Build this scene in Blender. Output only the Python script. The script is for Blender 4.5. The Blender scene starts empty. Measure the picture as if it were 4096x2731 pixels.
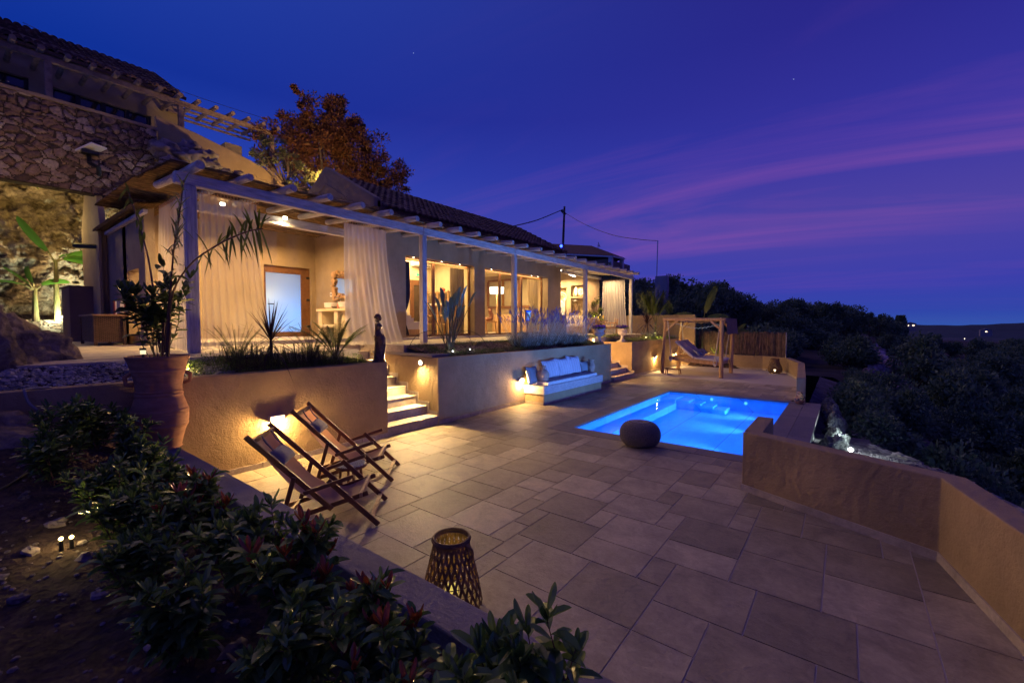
import bpy, math, random
from mathutils import Vector, Matrix, Euler, noise
PI = math.pi
R = math.radians
# ------------------------------------------------------------------ camera
F, CX, CY, YAW, PITCH, EYE = 1729.0, 2048.0, 1365.5, R(37.6), R(2.26), 2.2
scene = bpy.context.scene
cd = bpy.data.cameras.new('camera')
cd.sensor_width = 36; cd.lens = 36 * F / 4096; cd.clip_start = 0.05; cd.clip_end = 20000
cam = bpy.data.objects.new('camera', cd)
cam.location = (0, 0, EYE); cam.rotation_euler = (PI / 2 - PITCH, 0, YAW)
scene.collection.objects.link(cam); scene.camera = cam
# ------------------------------------------------------------------ world: dusk sky
world = bpy.data.worlds.new("World"); scene.world = world; world.use_nodes = True
def NT(t):
    t.nodes.clear(); return t.nodes, t.links
wn, wl = NT(world.node_tree)
def nd(ns, typ, **k):
    n = ns.new(typ)
    for a, v in k.items():
        if a.startswith('i_'):
            key = a[2:]
            key = int(key) if key.isdigit() else key
            n.inputs[key].default_value = v
        else: setattr(n, a, v)
    return n
def ramp(ns, stops, interp='LINEAR'):
    r = ns.new('ShaderNodeValToRGB'); e = r.color_ramp.elements; r.color_ramp.interpolation = interp
    while len(e) < len(stops): e.new(0.5)
    for i, (p, c) in enumerate(stops):
        e[i].position = p; e[i].color = (c[0], c[1], c[2], 1)
    return r
def mixc(ns, ls, fac, a, b, mode='MIX'):
    m = ns.new('ShaderNodeMix'); m.data_type = 'RGBA'; m.blend_type = mode
    for sock, v in ((0, fac), (6, a), (7, b)):
        if hasattr(v, 'is_linked') or hasattr(v, 'links'): ls.new(v, m.inputs[sock])
        elif isinstance(v, (int, float)): m.inputs[sock].default_value = v
        else: m.inputs[sock].default_value = (v[0], v[1], v[2], 1)
    return m.outputs[2]
def mth(ns, ls, op, a, b=None, c=None, clamp=False):
    m = ns.new('ShaderNodeMath'); m.operation = op; m.use_clamp = clamp
    for i, v in enumerate((a, b, c)):
        if v is None: continue
        if isinstance(v, (int, float)): m.inputs[i].default_value = v
        else: ls.new(v, m.inputs[i])
    return m.outputs[0]
def srgb(r, g, b):
    f = lambda c: (c / 255 / 12.92) if c / 255 <= 0.04045 else ((c / 255 + 0.055) / 1.055) ** 2.4
    return (f(r), f(g), f(b))
tc = nd(wn, 'ShaderNodeTexCoord')
sep = nd(wn, 'ShaderNodeSeparateXYZ'); wl.new(tc.outputs['Generated'], sep.inputs[0])
# elevation 0..1 and azimuth (0 at -X, 1 towards +Y/+X)
el = mth(wn, wl, 'MULTIPLY', sep.outputs[2], 1.25, clamp=True)
base_l = ramp(wn, [(0.0, srgb(34, 72, 184)), (0.14, srgb(34, 68, 184)), (0.34, srgb(36, 68, 176)), (0.52, srgb(14, 48, 150)), (0.75, srgb(34, 64, 164)), (1, srgb(22, 46, 140))])
base_r = ramp(wn, [(0.0, srgb(50, 82, 168)), (0.03, srgb(48, 68, 166)), (0.09, srgb(58, 62, 168)), (0.24, srgb(78, 66, 160)), (0.4, srgb(54, 52, 158)), (0.62, srgb(42, 40, 138)), (1, srgb(36, 32, 112))])
wl.new(el, base_l.inputs[0]); wl.new(el, base_r.inputs[0])
az = mth(wn, wl, 'ARCTAN2', sep.outputs[0], sep.outputs[1])          # 0 towards +Y, -pi/2 towards -X
azn = mth(wn, wl, 'MULTIPLY_ADD', az, 1 / 1.35, 1.06, clamp=True)
azn2 = mth(wn, wl, 'SMOOTH_MIN', azn, 1.0, 0.1)
sky = mixc(wn, wl, azn2, base_l.outputs[0], base_r.outputs[0])
# wispy afterglow cloud: direction projected on a flat layer
zc = mth(wn, wl, 'MAXIMUM', mth(wn, wl, 'ADD', sep.outputs[2], 0.10), 0.03)
vx = mth(wn, wl, 'DIVIDE', sep.outputs[0], zc); vy = mth(wn, wl, 'DIVIDE', sep.outputs[1], zc)
cmb = nd(wn, 'ShaderNodeCombineXYZ'); wl.new(vx, cmb.inputs[0]); wl.new(vy, cmb.inputs[1])
mp = nd(wn, 'ShaderNodeMapping'); mp.inputs['Rotation'].default_value = (0, 0, R(-52)); mp.inputs['Scale'].default_value = (0.17, 0.62, 1)
wl.new(cmb.outputs[0], mp.inputs[0])
n1 = nd(wn, 'ShaderNodeTexNoise', i_Scale=1.7, i_Detail=8.0, i_Roughness=0.58, i_Distortion=1.1); wl.new(mp.outputs[0], n1.inputs['Vector'])
mp2 = nd(wn, 'ShaderNodeMapping'); mp2.inputs['Rotation'].default_value = (0, 0, R(-35)); mp2.inputs['Scale'].default_value = (0.1, 0.26, 1); mp2.inputs['Location'].default_value = (3.1, 1.7, 0)
wl.new(cmb.outputs[0], mp2.inputs[0])
n2 = nd(wn, 'ShaderNodeTexNoise', i_Scale=1.0, i_Detail=4.0, i_Roughness=0.5, i_Distortion=0.3); wl.new(mp2.outputs[0], n2.inputs['Vector'])
c1 = ramp(wn, [(0.45, (0, 0, 0)), (0.74, (1, 1, 1))]); wl.new(n1.outputs[0], c1.inputs[0])
c2 = ramp(wn, [(0.36, (0, 0, 0)), (0.66, (1, 1, 1))]); wl.new(n2.outputs[0], c2.inputs[0])
band = ramp(wn, [(0.0, (0, 0, 0)), (0.06, (0.15, 0.15, 0.15)), (0.16, (1, 1, 1)), (0.3, (0.8, 0.8, 0.8)), (0.42, (0.42, 0.42, 0.42)), (0.6, (0.2, 0.2, 0.2)), (0.9, (0.1, 0.1, 0.1))])
wl.new(el, band.inputs[0])
azc = ramp(wn, [(0.30, (0.06, 0.06, 0.06)), (0.5, (0.5, 0.5, 0.5)), (0.85, (1, 1, 1))]); wl.new(azn, azc.inputs[0])
cf = mth(wn, wl, 'MULTIPLY', mth(wn, wl, 'MULTIPLY', c1.outputs[0], c2.outputs[0]), mth(wn, wl, 'MULTIPLY', band.outputs[0], azc.outputs[0]))
cf = mth(wn, wl, 'MULTIPLY', cf, 0.88)
sky = mixc(wn, wl, cf, sky, srgb(150, 84, 168))
# a few faint stars
vor = nd(wn, 'ShaderNodeTexVoronoi', i_Scale=38.0); wl.new(tc.outputs['Generated'], vor.inputs['Vector'])
sr = nd(wn, 'ShaderNodeSeparateColor'); wl.new(vor.outputs['Color'], sr.inputs[0])
st = mth(wn, wl, 'MULTIPLY', mth(wn, wl, 'LESS_THAN', vor.outputs['Distance'], 0.035), mth(wn, wl, 'GREATER_THAN', sr.outputs[0], 0.93))
st = mth(wn, wl, 'MULTIPLY', st, mth(wn, wl, 'GREATER_THAN', sep.outputs[2], 0.12))
sky = mixc(wn, wl, mth(wn, wl, 'MULTIPLY', st, 0.5), sky, (0.4, 0.5, 0.9))
bg = nd(wn, 'ShaderNodeBackground', i_Strength=0.80); wl.new(sky, bg.inputs[0])
wo = nd(wn, 'ShaderNodeOutputWorld'); wl.new(bg.outputs[0], wo.inputs[0])
# ------------------------------------------------------------------ added fill sun: soft, warm, from the house side
sl = bpy.data.lights.new('fill_sun', 'SUN'); sl.energy = 0.42; sl.angle = R(60); sl.color = (1.0, 0.6, 0.3)
so = bpy.data.objects.new('fill_sun', sl); so.rotation_euler = Vector((0.75, -0.30, -0.60)).to_track_quat('-Z', 'Y').to_euler(); scene.collection.objects.link(so)
# ------------------------------------------------------------------ render settings
scene.view_settings.view_transform = 'Standard'; scene.view_settings.look = 'None'
scene.view_settings.exposure = 0.35; scene.view_settings.gamma = 1
cy = scene.cycles
scene.render.engine = 'CYCLES'
cy.use_adaptive_sampling = True; cy.adaptive_threshold = 0.03; cy.adaptive_min_samples = 16
cy.use_denoising = True; cy.denoiser = 'OPENIMAGEDENOISE'
cy.max_bounces = 6; cy.diffuse_bounces = 3; cy.glossy_bounces = 3; cy.transmission_bounces = 6; cy.transparent_max_bounces = 16
cy.sample_clamp_indirect = 4; cy.sample_clamp_direct = 0; cy.use_light_tree = True
cy.caustics_reflective = False; cy.caustics_refractive = False
# ------------------------------------------------------------------ pixel -> point on a real plane
def ray(x, y):
    r = Vector(((x - CX) / F, (CY - y) / F, -1.0))
    return Euler((PI / 2 - PITCH, 0, YAW)).to_matrix() @ r
def W(x, y, X=None, Y=None, Z=None):
    r = ray(x, y)
    t = X / r.x if X is not None else (Y / r.y if Y is not None else (Z - EYE) / r.z)
    return Vector((0, 0, EYE)) + r * t
# ------------------------------------------------------------------ mesh builder
C = scene.collection.objects
class MB:
    def __init__(s): s.v = []; s.f = []; s.m = []; s.k = 0
    def add(s, vs, fs, k=None):
        o = len(s.v); s.v.extend([tuple(a) for a in vs]); s.f.extend([tuple(i + o for i in f) for f in fs])
        s.m.extend([s.k if k is None else k] * len(fs)); return s
    def box(s, x0, x1, y0, y1, z0, z1, k=None):
        vs = [(x, y, z) for x in (x0, x1) for y in (y0, y1) for z in (z0, z1)]
        return s.add(vs, [(0, 1, 3, 2), (4, 6, 7, 5), (0, 4, 5, 1), (2, 3, 7, 6), (0, 2, 6, 4), (1, 5, 7, 3)], k)
    def obox(s, c, size, rot=(0, 0, 0), k=None):
        M = rot if isinstance(rot, Matrix) else Euler(rot).to_matrix(); c = Vector(c); h = Vector(size) / 2
        vs = [c + M @ Vector((x * h.x, y * h.y, z * h.z)) for x in (-1, 1) for y in (-1, 1) for z in (-1, 1)]
        return s.add(vs, [(0, 1, 3, 2), (4, 6, 7, 5), (0, 4, 5, 1), (2, 3, 7, 6), (0, 2, 6, 4), (1, 5, 7, 3)], k)
    def bar(s, a, b, w, h, up=(0, 0, 1), k=None):      # rectangular bar from a to b
        a, b = Vector(a), Vector(b); d = (b - a).normalized(); u = Vector(up)
        if abs(d.dot(u)) > 0.98: u = Vector((1, 0, 0))
        sx = d.cross(u).normalized() * w / 2; sz = sx.cross(d).normalized() * h / 2
        vs = [p + i * sx + j * sz for p in (a, b) for i, j in ((-1, -1), (1, -1), (1, 1), (-1, 1))]
        return s.add(vs, [(0, 1, 2, 3), (7, 6, 5, 4), (0, 4, 5, 1), (1, 5, 6, 2), (2, 6, 7, 3), (3, 7, 4, 0)], k)
    def tube(s, pts, rad, n=8, cap=True, k=None):
        pts = [Vector(p) for p in pts]; m = len(pts)
        if isinstance(rad, (int, float)): rad = [rad] * m
        o = len(s.v); ref = None
        for i, p in enumerate(pts):
            d = (pts[min(i + 1, m - 1)] - pts[max(i - 1, 0)])
            d = d.normalized() if d.length > 1e-9 else Vector((0, 0, 1))
            if ref is None: ref = Vector((0, 0, 1)) if abs(d.z) < 0.9 else Vector((1, 0, 0))
            u = d.cross(ref).normalized(); w = u.cross(d).normalized(); ref = w
            for j in range(n):
                a = 2 * PI * j / n; s.v.append(tuple(p + (u * math.cos(a) + w * math.sin(a)) * rad[i]))
        kk = s.k if k is None else k
        for i in range(m - 1):
            for j in range(n):
                s.f.append((o + i * n + j, o + i * n + (j + 1) % n, o + (i + 1) * n + (j + 1) % n, o + (i + 1) * n + j)); s.m.append(kk)
        if cap:
            s.f.append(tuple(o + j for j in range(n))[::-1]); s.m.append(kk)
            s.f.append(tuple(o + (m - 1) * n + j for j in range(n))); s.m.append(kk)
        return s
    def lathe(s, prof, c=(0, 0, 0), n=32, k=None, wob=0):
        o = len(s.v); kk = s.k if k is None else k; m = len(prof)
        for (r, z) in prof:
            for j in range(n):
                a = 2 * PI * j / n; s.v.append((c[0] + r * math.cos(a), c[1] + r * math.sin(a), c[2] + z))
        for i in range(m - 1):
            for j in range(n):
                s.f.append((o + i * n + j, o + i * n + (j + 1) % n, o + (i + 1) * n + (j + 1) % n, o + (i + 1) * n + j)); s.m.append(kk)
        return s
    def prism(s, poly, z0, z1, k=None):               # poly in XY
        n = len(poly); vs = [(x, y, z0) for x, y in poly] + [(x, y, z1) for x, y in poly]
        return s.add(vs, [tuple(range(n))[::-1], tuple(range(n, 2 * n))] + [(i, (i + 1) % n, n + (i + 1) % n, n + i) for i in range(n)], k)
    def slab(s, poly, axis, a0, a1, k=None):          # poly extruded along axis 0 or 1 (poly in the other two)
        def P(p, a): return (a, p[0], p[1]) if axis == 0 else (p[0], a, p[1])
        n = len(poly); vs = [P(p, a0) for p in poly] + [P(p, a1) for p in poly]
        return s.add(vs, [tuple(range(n))[::-1], tuple(range(n, 2 * n))] + [(i, (i + 1) % n, n + (i + 1) % n, n + i) for i in range(n)], k)
    def quad(s, a, b, c, d, k=None): return s.add([a, b, c, d], [(0, 1, 2, 3)], k)
    def ball(s, c, r, nu=10, nv=7, k=None, rough=0, seed=0, fre=1.5):
        r = (r, r, r) if isinstance(r, (int, float)) else r; vs = []; fs = []
        for i in range(nv + 1):
            t = PI * i / nv
            for j in range(nu):
                a = 2 * PI * j / nu; d = Vector((math.sin(t) * math.cos(a), math.sin(t) * math.sin(a), math.cos(t)))
                q = 1 + (rough * noise.noise(d * fre + Vector((seed * 7.3, seed, 0))) if rough else 0)
                vs.append((c[0] + d.x * r[0] * q, c[1] + d.y * r[1] * q, c[2] + d.z * r[2] * q))
        for i in range(nv):
            for j in range(nu): fs.append((i * nu + j, (i + 1) * nu + j, (i + 1) * nu + (j + 1) % nu, i * nu + (j + 1) % nu))
        return s.add(vs, fs, k)
    def leaf(s, p, d, up, ln, wd, bend=0.25, k=None, fold=0.15):   # pointed oval leaf, 2x3 quads folded on the midrib
        p, d, up = Vector(p), Vector(d).normalized(), Vector(up)
        sd = d.cross(up)
        sd = sd.normalized() if sd.length > 1e-4 else Vector((1, 0, 0)); up = sd.cross(d).normalized()
        vs = []
        for t, w in ((0, 0.08), (0.2, 0.62), (0.48, 1.0), (0.78, 0.86), (0.94, 0.42), (1, 0.0)):
            c = p + d * ln * t - up * bend * ln * t * t
            if w == 0: vs.append(c); continue
            vs += [c - sd * wd * w / 2 + up * fold * wd * w, c, c + sd * wd * w / 2 + up * fold * wd * w]
        return s.add(vs, [q for i in range(0, 12, 3) for q in ((i, i + 1, i + 4, i + 3), (i + 1, i + 2, i + 5, i + 4))] + [(12, 13, 15), (13, 14, 15)], k)
    def blade(s, p, d, up, ln, wd, bend=0.3, n=5, k=None):           # long strap leaf
        p, d, up = Vector(p), Vector(d).normalized(), Vector(up)
        sd = d.cross(up); sd = sd.normalized() if sd.length > 1e-4 else Vector((1, 0, 0)); up = sd.cross(d).normalized()
        o = len(s.v); kk = s.k if k is None else k
        for i in range(n + 1):
            t = i / n; c = p + d * ln * t - Vector((0, 0, 1)) * bend * ln * t * t; w = wd * (0.5 + 0.5 * min(1, t * 4)) * (1 - t ** 3) + 0.0005
            s.v += [tuple(c - sd * w / 2), tuple(c + sd * w / 2)]
        for i in range(n): s.f.append((o + 2 * i, o + 2 * i + 1, o + 2 * i + 3, o + 2 * i + 2)); s.m.append(kk)
        return s
    def build(s, name, mats, parent=None, smooth=False, bevel=0, sub=0, loc=None):
        me = bpy.data.meshes.new(name); off = Vector(loc) if loc is not None else None
        vs = s.v if off is None else [(a - off.x, b - off.y, c - off.z) for a, b, c in s.v]
        me.from_pydata(vs, [], s.f)
        if not isinstance(mats, (list, tuple)): mats = [mats]
        for m in mats: me.materials.append(m)
        if len(mats) > 1: me.polygons.foreach_set('material_index', s.m)
        if smooth: me.polygons.foreach_set('use_smooth', [True] * len(me.polygons))
        me.update()
        o = bpy.data.objects.new(name, me); C.link(o)
        if off is not None: o.location = off
        if parent: o.parent = parent
        if bevel:
            b = o.modifiers.new('bevel', 'BEVEL'); b.width = bevel; b.segments = 2; b.limit_method = 'ANGLE'; b.angle_limit = R(40)
        if sub:
            b = o.modifiers.new('sub', 'SUBSURF'); b.levels = sub; b.render_levels = sub
        return o
def tag(o, label=None, cat=None, group=None, kind=None):
    if label: o['label'] = label
    if cat: o['category'] = cat
    if group: o['group'] = group
    if kind: o['kind'] = kind
    return o
def empty(name, loc, label, cat, group=None, rz=0):
    o = bpy.data.objects.new(name, None); C.link(o); o.location = loc; o.rotation_euler = (0, 0, rz)
    o.empty_display_size = 0.1
    return tag(o, label, cat, group)
def struct(o): o['kind'] = 'structure'; return o
def stuff(o, label=None, cat=None): return tag(o, label, cat, kind='stuff')
def kids(o): return [c for c in bpy.data.objects if c.parent == o]
def copy_tree(o, parent=None):
    c = o.copy(); C.link(c)
    if parent is not None: c.parent = parent
    for ch in kids(o): copy_tree(ch, c)
    return c
def put(o, loc, rz=0, sc=1, label=None, group=None):
    o.location = loc; o.rotation_euler = (0, 0, rz)
    o.scale = (sc, sc, sc) if isinstance(sc, (int, float)) else sc
    if label: o['label'] = label
    if group: o['group'] = group
    return o
def curve_pts(P, n=8):                                  # Catmull-Rom through points
    P = [Vector(p) for p in P]; out = []
    for i in range(len(P) - 1):
        a, b, c, d = P[max(i - 1, 0)], P[i], P[i + 1], P[min(i + 2, len(P) - 1)]
        for j in range(n):
            t = j / n; out.append(0.5 * ((2 * b) + (c - a) * t + (2 * a - 5 * b + 4 * c - d) * t * t + (3 * b - a - 3 * c + d) * t ** 3))
    out.append(P[-1]); return out
# ------------------------------------------------------------------ materials
def newmat(name):
    m = bpy.data.materials.new(name); m.use_nodes = True; n, l = NT(m.node_tree)
    out = n.new('ShaderNodeOutputMaterial'); b = n.new('ShaderNodeBsdfPrincipled'); l.new(b.outputs[0], out.inputs[0])
    return m, n, l, b, out
def pos(n, l, space='world', scale=(1, 1, 1), rot=(0, 0, 0)):
    if space == 'world': src = n.new('ShaderNodeNewGeometry').outputs['Position']
    else: src = n.new('ShaderNodeTexCoord').outputs['Object']
    mp = n.new('ShaderNodeMapping'); mp.inputs['Scale'].default_value = scale; mp.inputs['Rotation'].default_value = rot
    l.new(src, mp.inputs[0]); return mp.outputs[0]
def mat(name, col, col2=None, rough=0.7, ns=8.0, stretch=(1, 1, 1), bump=0.0, bs=None, metal=0.0, spec=0.5, island=0.0, space='obj', lo=0.35, hi=0.65, bstretch=None, sheen=0):
    m, n, l, b, out = newmat(name)
    p = pos(n, l, space, stretch)
    t = nd(n, 'ShaderNodeTexNoise', i_Scale=ns, i_Detail=5.0, i_Roughness=0.6); l.new(p, t.inputs['Vector'])
    c = col
    if col2 is not None:
        r = ramp(n, [(lo, col), (hi, col2)]); l.new(t.outputs[0], r.inputs[0]); c = r.outputs[0]
    else: c = mixc(n, l, 1.0, col, col)
    if island:
        g = n.new('ShaderNodeNewGeometry'); rr = mth(n, l, 'MULTIPLY_ADD', g.outputs['Random Per Island'], island * 2, 1 - island)
        h = n.new('ShaderNodeHueSaturation'); l.new(c, h.inputs['Color']); l.new(rr, h.inputs['Value']); c = h.outputs[0]
    l.new(c, b.inputs['Base Color'])
    b.inputs['Roughness'].default_value = rough; b.inputs['Metallic'].default_value = metal
    b.inputs['Specular IOR Level'].default_value = spec
    if sheen: b.inputs['Sheen Weight'].default_value = sheen
    if bump:
        bp = n.new('ShaderNodeBump'); bp.inputs['Strength'].default_value = bump; bp.inputs['Distance'].default_value = 0.02
        p2 = p if bstretch is None else pos(n, l, space, bstretch)
        t2 = nd(n, 'ShaderNodeTexNoise', i_Scale=bs or ns * 3, i_Detail=6.0, i_Roughness=0.65); l.new(p2, t2.inputs['Vector'])
        l.new(t2.outputs[0], bp.inputs['Height']); l.new(bp.outputs[0], b.inputs['Normal'])
    return m
def emis(name, col, s):
    m = bpy.data.materials.new(name); m.use_nodes = True; n, l = NT(m.node_tree)
    out = n.new('ShaderNodeOutputMaterial'); e = nd(n, 'ShaderNodeEmission', i_Strength=s); e.inputs[0].default_value = (*col, 1); l.new(e.outputs[0], out.inputs[0]); return m
def leafmat(name, col, col2, trans=0.35, rough=0.4, tip=None, spec=0.5):
    m, n, l, b, out = newmat(name)
    g = n.new('ShaderNodeNewGeometry')
    st = [(0.0, col), (0.8, col2)] + ([(0.9, tip), (1.0, tip)] if tip else [(1.0, col2)])
    r = ramp(n, st); l.new(g.outputs['Random Per Island'], r.inputs[0]); l.new(r.outputs[0], b.inputs['Base Color'])
    b.inputs['Roughness'].default_value = rough; b.inputs['Specular IOR Level'].default_value = spec
    if trans:
        tr = n.new('ShaderNodeBsdfTranslucent'); l.new(r.outputs[0], tr.inputs[0])
        mx = nd(n, 'ShaderNodeMixShader', i_0=trans); l.new(b.outputs[0], mx.inputs[1]); l.new(tr.outputs[0], mx.inputs[2]); l.new(mx.outputs[0], out.inputs[0])
    return m
def sheer(name, col, alpha=0.45):
    m, n, l, b, out = newmat(name)
    b.inputs['Base Color'].default_value = (*col, 1); b.inputs['Roughness'].default_value = 0.9; b.inputs['Specular IOR Level'].default_value = 0.1
    tr = n.new('ShaderNodeBsdfTranslucent'); tr.inputs[0].default_value = (*col, 1)
    tp = n.new('ShaderNodeBsdfTransparent')
    a = nd(n, 'ShaderNodeMixShader', i_0=0.5); l.new(b.outputs[0], a.inputs[1]); l.new(tr.outputs[0], a.inputs[2])
    w = nd(n, 'ShaderNodeTexNoise', i_Scale=3.0, i_Detail=2.0); l.new(pos(n, l, 'world', (1, 1, 0.2)), w.inputs['Vector'])
    f = mth(n, l, 'MULTIPLY_ADD', w.outputs[0], 0.3, alpha - 0.15, clamp=True)
    mx = n.new('ShaderNodeMixShader'); l.new(f, mx.inputs[0]); l.new(tp.outputs[0], mx.inputs[1]); l.new(a.outputs[0], mx.inputs[2]); l.new(mx.outputs[0], out.inputs[0])
    return m
def glassm(name, tint=(1, 1, 1), refl=1.0):
    m = bpy.data.materials.new(name); m.use_nodes = True; n, l = NT(m.node_tree); out = n.new('ShaderNodeOutputMaterial')
    tp = n.new('ShaderNodeBsdfTransparent'); tp.inputs[0].default_value = (*tint, 1); gl = nd(n, 'ShaderNodeBsdfGlossy', i_Roughness=0.02)
    fr = nd(n, 'ShaderNodeFresnel', i_IOR=1.33); fm = mth(n, l, 'MULTIPLY', fr.outputs[0], refl)
    mx = n.new('ShaderNodeMixShader'); l.new(fm, mx.inputs[0]); l.new(tp.outputs[0], mx.inputs[1]); l.new(gl.outputs[0], mx.inputs[2]); l.new(mx.outputs[0], out.inputs[0])
    return m
def plaster(name, col, swirl=0.5):
    m, n, l, b, out = newmat(name)
    p = pos(n, l, 'world')
    wv = nd(n, 'ShaderNodeTexWave', i_Scale=2.2, i_Distortion=9.0, i_Detail=3.0); wv.inputs['Detail Scale'].default_value = 1.3; l.new(p, wv.inputs['Vector'])
    n2_ = nd(n, 'ShaderNodeTexNoise', i_Scale=28.0, i_Detail=6.0, i_Roughness=0.7); l.new(p, n2_.inputs['Vector'])
    n3 = nd(n, 'ShaderNodeTexNoise', i_Scale=1.7, i_Detail=6.0, i_Roughness=0.65); l.new(p, n3.inputs['Vector'])
    r = ramp(n, [(0.3, tuple(c * 0.80 for c in col)), (0.7, tuple(min(1, c * 1.12) for c in col))]); l.new(n3.outputs[0], r.inputs[0]); l.new(r.outputs[0], b.inputs['Base Color'])
    h = mth(n, l, 'ADD', mth(n, l, 'MULTIPLY', wv.outputs[0], 0.35 * swirl), n2_.outputs[0])
    bp = n.new('ShaderNodeBump'); bp.inputs['Strength'].default_value = 0.8; bp.inputs['Distance'].default_value = 0.02; l.new(h, bp.inputs['Height']); l.new(bp.outputs[0], b.inputs['Normal'])
    b.inputs['Roughness'].default_value = 0.85; b.inputs['Specular IOR Level'].default_value = 0.25
    return m
def tilemat(name, a, b_, c_, rough=0.6):
    m, n, l, b, out = newmat(name); p = pos(n, l, 'world'); g = n.new('ShaderNodeNewGeometry')
    r = ramp(n, [(0.0, a), (0.5, b_), (1.0, c_)]); l.new(g.outputs['Random Per Island'], r.inputs[0])
    t = nd(n, 'ShaderNodeTexNoise', i_Scale=3.2, i_Detail=8.0, i_Roughness=0.7, i_Distortion=0.6); l.new(p, t.inputs['Vector'])
    t2 = nd(n, 'ShaderNodeTexNoise', i_Scale=22.0, i_Detail=6.0, i_Roughness=0.75); l.new(p, t2.inputs['Vector'])
    rr = ramp(n, [(0.3, (0.62, 0.60, 0.60)), (0.62, (1.12, 1.1, 1.08))]); l.new(t.outputs[0], rr.inputs[0])
    rr2 = ramp(n, [(0.3, (0.82, 0.82, 0.82)), (0.7, (1.1, 1.1, 1.1))]); l.new(t2.outputs[0], rr2.inputs[0])
    c = mixc(n, l, 1.0, mixc(n, l, 1.0, r.outputs[0], rr.outputs[0], 'MULTIPLY'), rr2.outputs[0], 'MULTIPLY'); l.new(c, b.inputs['Base Color'])
    ro = mth(n, l, 'MULTIPLY_ADD', t.outputs[0], 0.35, rough - 0.17); l.new(ro, b.inputs['Roughness'])
    bp = n.new('ShaderNodeBump'); bp.inputs['Strength'].default_value = 0.8; bp.inputs['Distance'].default_value = 0.009
    l.new(mth(n, l, 'ADD', t2.outputs[0], t.outputs[0]), bp.inputs['Height']); l.new(bp.outputs[0], b.inputs['Normal'])
    return m
def rockmat(name, a, b_, ns=2.0, bump=1.0):
    m, n, l, b, out = newmat(name); p = pos(n, l, 'world')
    t = nd(n, 'ShaderNodeTexNoise', i_Scale=ns, i_Detail=10.0, i_Roughness=0.72, i_Distortion=0.4); l.new(p, t.inputs['Vector'])
    v = nd(n, 'ShaderNodeTexVoronoi', i_Scale=ns * 3.5); l.new(p, v.inputs['Vector'])
    r = ramp(n, [(0.34, a), (0.62, b_)]); l.new(t.outputs[0], r.inputs[0]); l.new(r.outputs[0], b.inputs['Base Color'])
    bp = n.new('ShaderNodeBump'); bp.inputs['Strength'].default_value = bump; bp.inputs['Distance'].default_value = 0.08
    l.new(mth(n, l, 'MULTIPLY_ADD', v.outputs[0], 0.4, t.outputs[0]), bp.inputs['Height']); l.new(bp.outputs[0], b.inputs['Normal']); b.inputs['Roughness'].default_value = 0.95
    b.inputs['Specular IOR Level'].default_value = 0.2
    return m
def lamp(kind, loc, power, col, size=0.05, rot=None, parent=None, spread=None, sy=None, spot=None, blend=0.5):
    d = bpy.data.lights.new('lamp_light', kind); d.energy = power; d.color = col
    if kind == 'AREA':
        d.shape = 'RECTANGLE'; d.size = size; d.size_y = sy or size
        if spread: d.spread = spread
    else: d.shadow_soft_size = size
    if kind == 'SPOT': d.spot_size = spot or R(90); d.spot_blend = blend
    o = bpy.data.objects.new('lamp_light', d); o.location = loc
    if rot is not None: o.rotation_euler = rot
    C.link(o)
    if parent: o.parent = parent; o.matrix_parent_inverse = Matrix.Identity(4)
    return o
def aim(d):  # euler for a lamp shining along d
    return Vector(d).to_track_quat('-Z', 'Y').to_euler()
WARM = (1.0, 0.60, 0.22); GOLD = (1.0, 0.55, 0.18); COOLW = (0.85, 0.95, 1.0)
M_pl = plaster('plaster_sand', (0.44, 0.31, 0.16), 0.9); M_plh = plaster('plaster_house', (0.38, 0.29, 0.18), 0.3)
M_pld = plaster('plaster_cap', (0.26, 0.23, 0.22), 0.3)
M_tile = tilemat('paving', (0.27, 0.225, 0.15), (0.37, 0.31, 0.21), (0.47, 0.40, 0.28))
M_deck = tilemat('deck_tile', (0.50, 0.45, 0.37), (0.54, 0.48, 0.40), (0.58, 0.52, 0.43))
M_skirt = tilemat('skirting_tile', (0.44, 0.37, 0.29), (0.5, 0.42, 0.33), (0.56, 0.48, 0.38))
M_grout = mat('grout', (0.55, 0.48, 0.40), rough=0.9)
M_wood = mat('warm_wood', (0.16, 0.065, 0.025), (0.30, 0.13, 0.05), rough=0.45, ns=3, stretch=(1, 1, 1), bump=0.2, island=0.15)
M_log = mat('log_wood', (0.42, 0.24, 0.11), (0.62, 0.40, 0.2), rough=0.6, ns=4, stretch=(4, 4, 0.6), bump=0.3, island=0.1)
M_white = mat('whitewashed_wood', (0.45, 0.41, 0.37), (0.76, 0.71, 0.64), rough=0.7, ns=7, stretch=(1, 1, 1), bump=0.5, bs=20, lo=0.3, hi=0.5)
M_metal = mat('dark_metal', (0.03, 0.03, 0.032), rough=0.45, metal=0.6)
M_chrome = mat('steel', (0.5, 0.5, 0.5), rough=0.3, metal=1.0)
M_frame = mat('window_wood', (0.14, 0.06, 0.025), (0.22, 0.10, 0.04), rough=0.4, ns=5, bump=0.1)
M_reed = mat('reed_mat', (0.10, 0.06, 0.022), (0.34, 0.22, 0.09), rough=0.9, ns=9, stretch=(4, 0.7, 4), bump=1.0, bs=30, island=0.4)
M_soil = rockmat('soil', (0.035, 0.022, 0.02), (0.11, 0.07, 0.06), 6.0, 1.0)
M_terra = mat('terracotta', (0.34, 0.15, 0.08), (0.50, 0.24, 0.13), rough=0.8, ns=5, stretch=(1, 1, 3), bump=0.15)
M_clay = mat('pale_clay', (0.5, 0.36, 0.24), (0.62, 0.46, 0.32), rough=0.8, ns=6, bump=0.15)
M_glass = glassm('window_glass')
M_bulb = emis('bulb_warm', (1.0, 0.8, 0.5), 14); M_bulbs = emis('bulb_soft', (1.0, 0.75, 0.42), 5)
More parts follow.
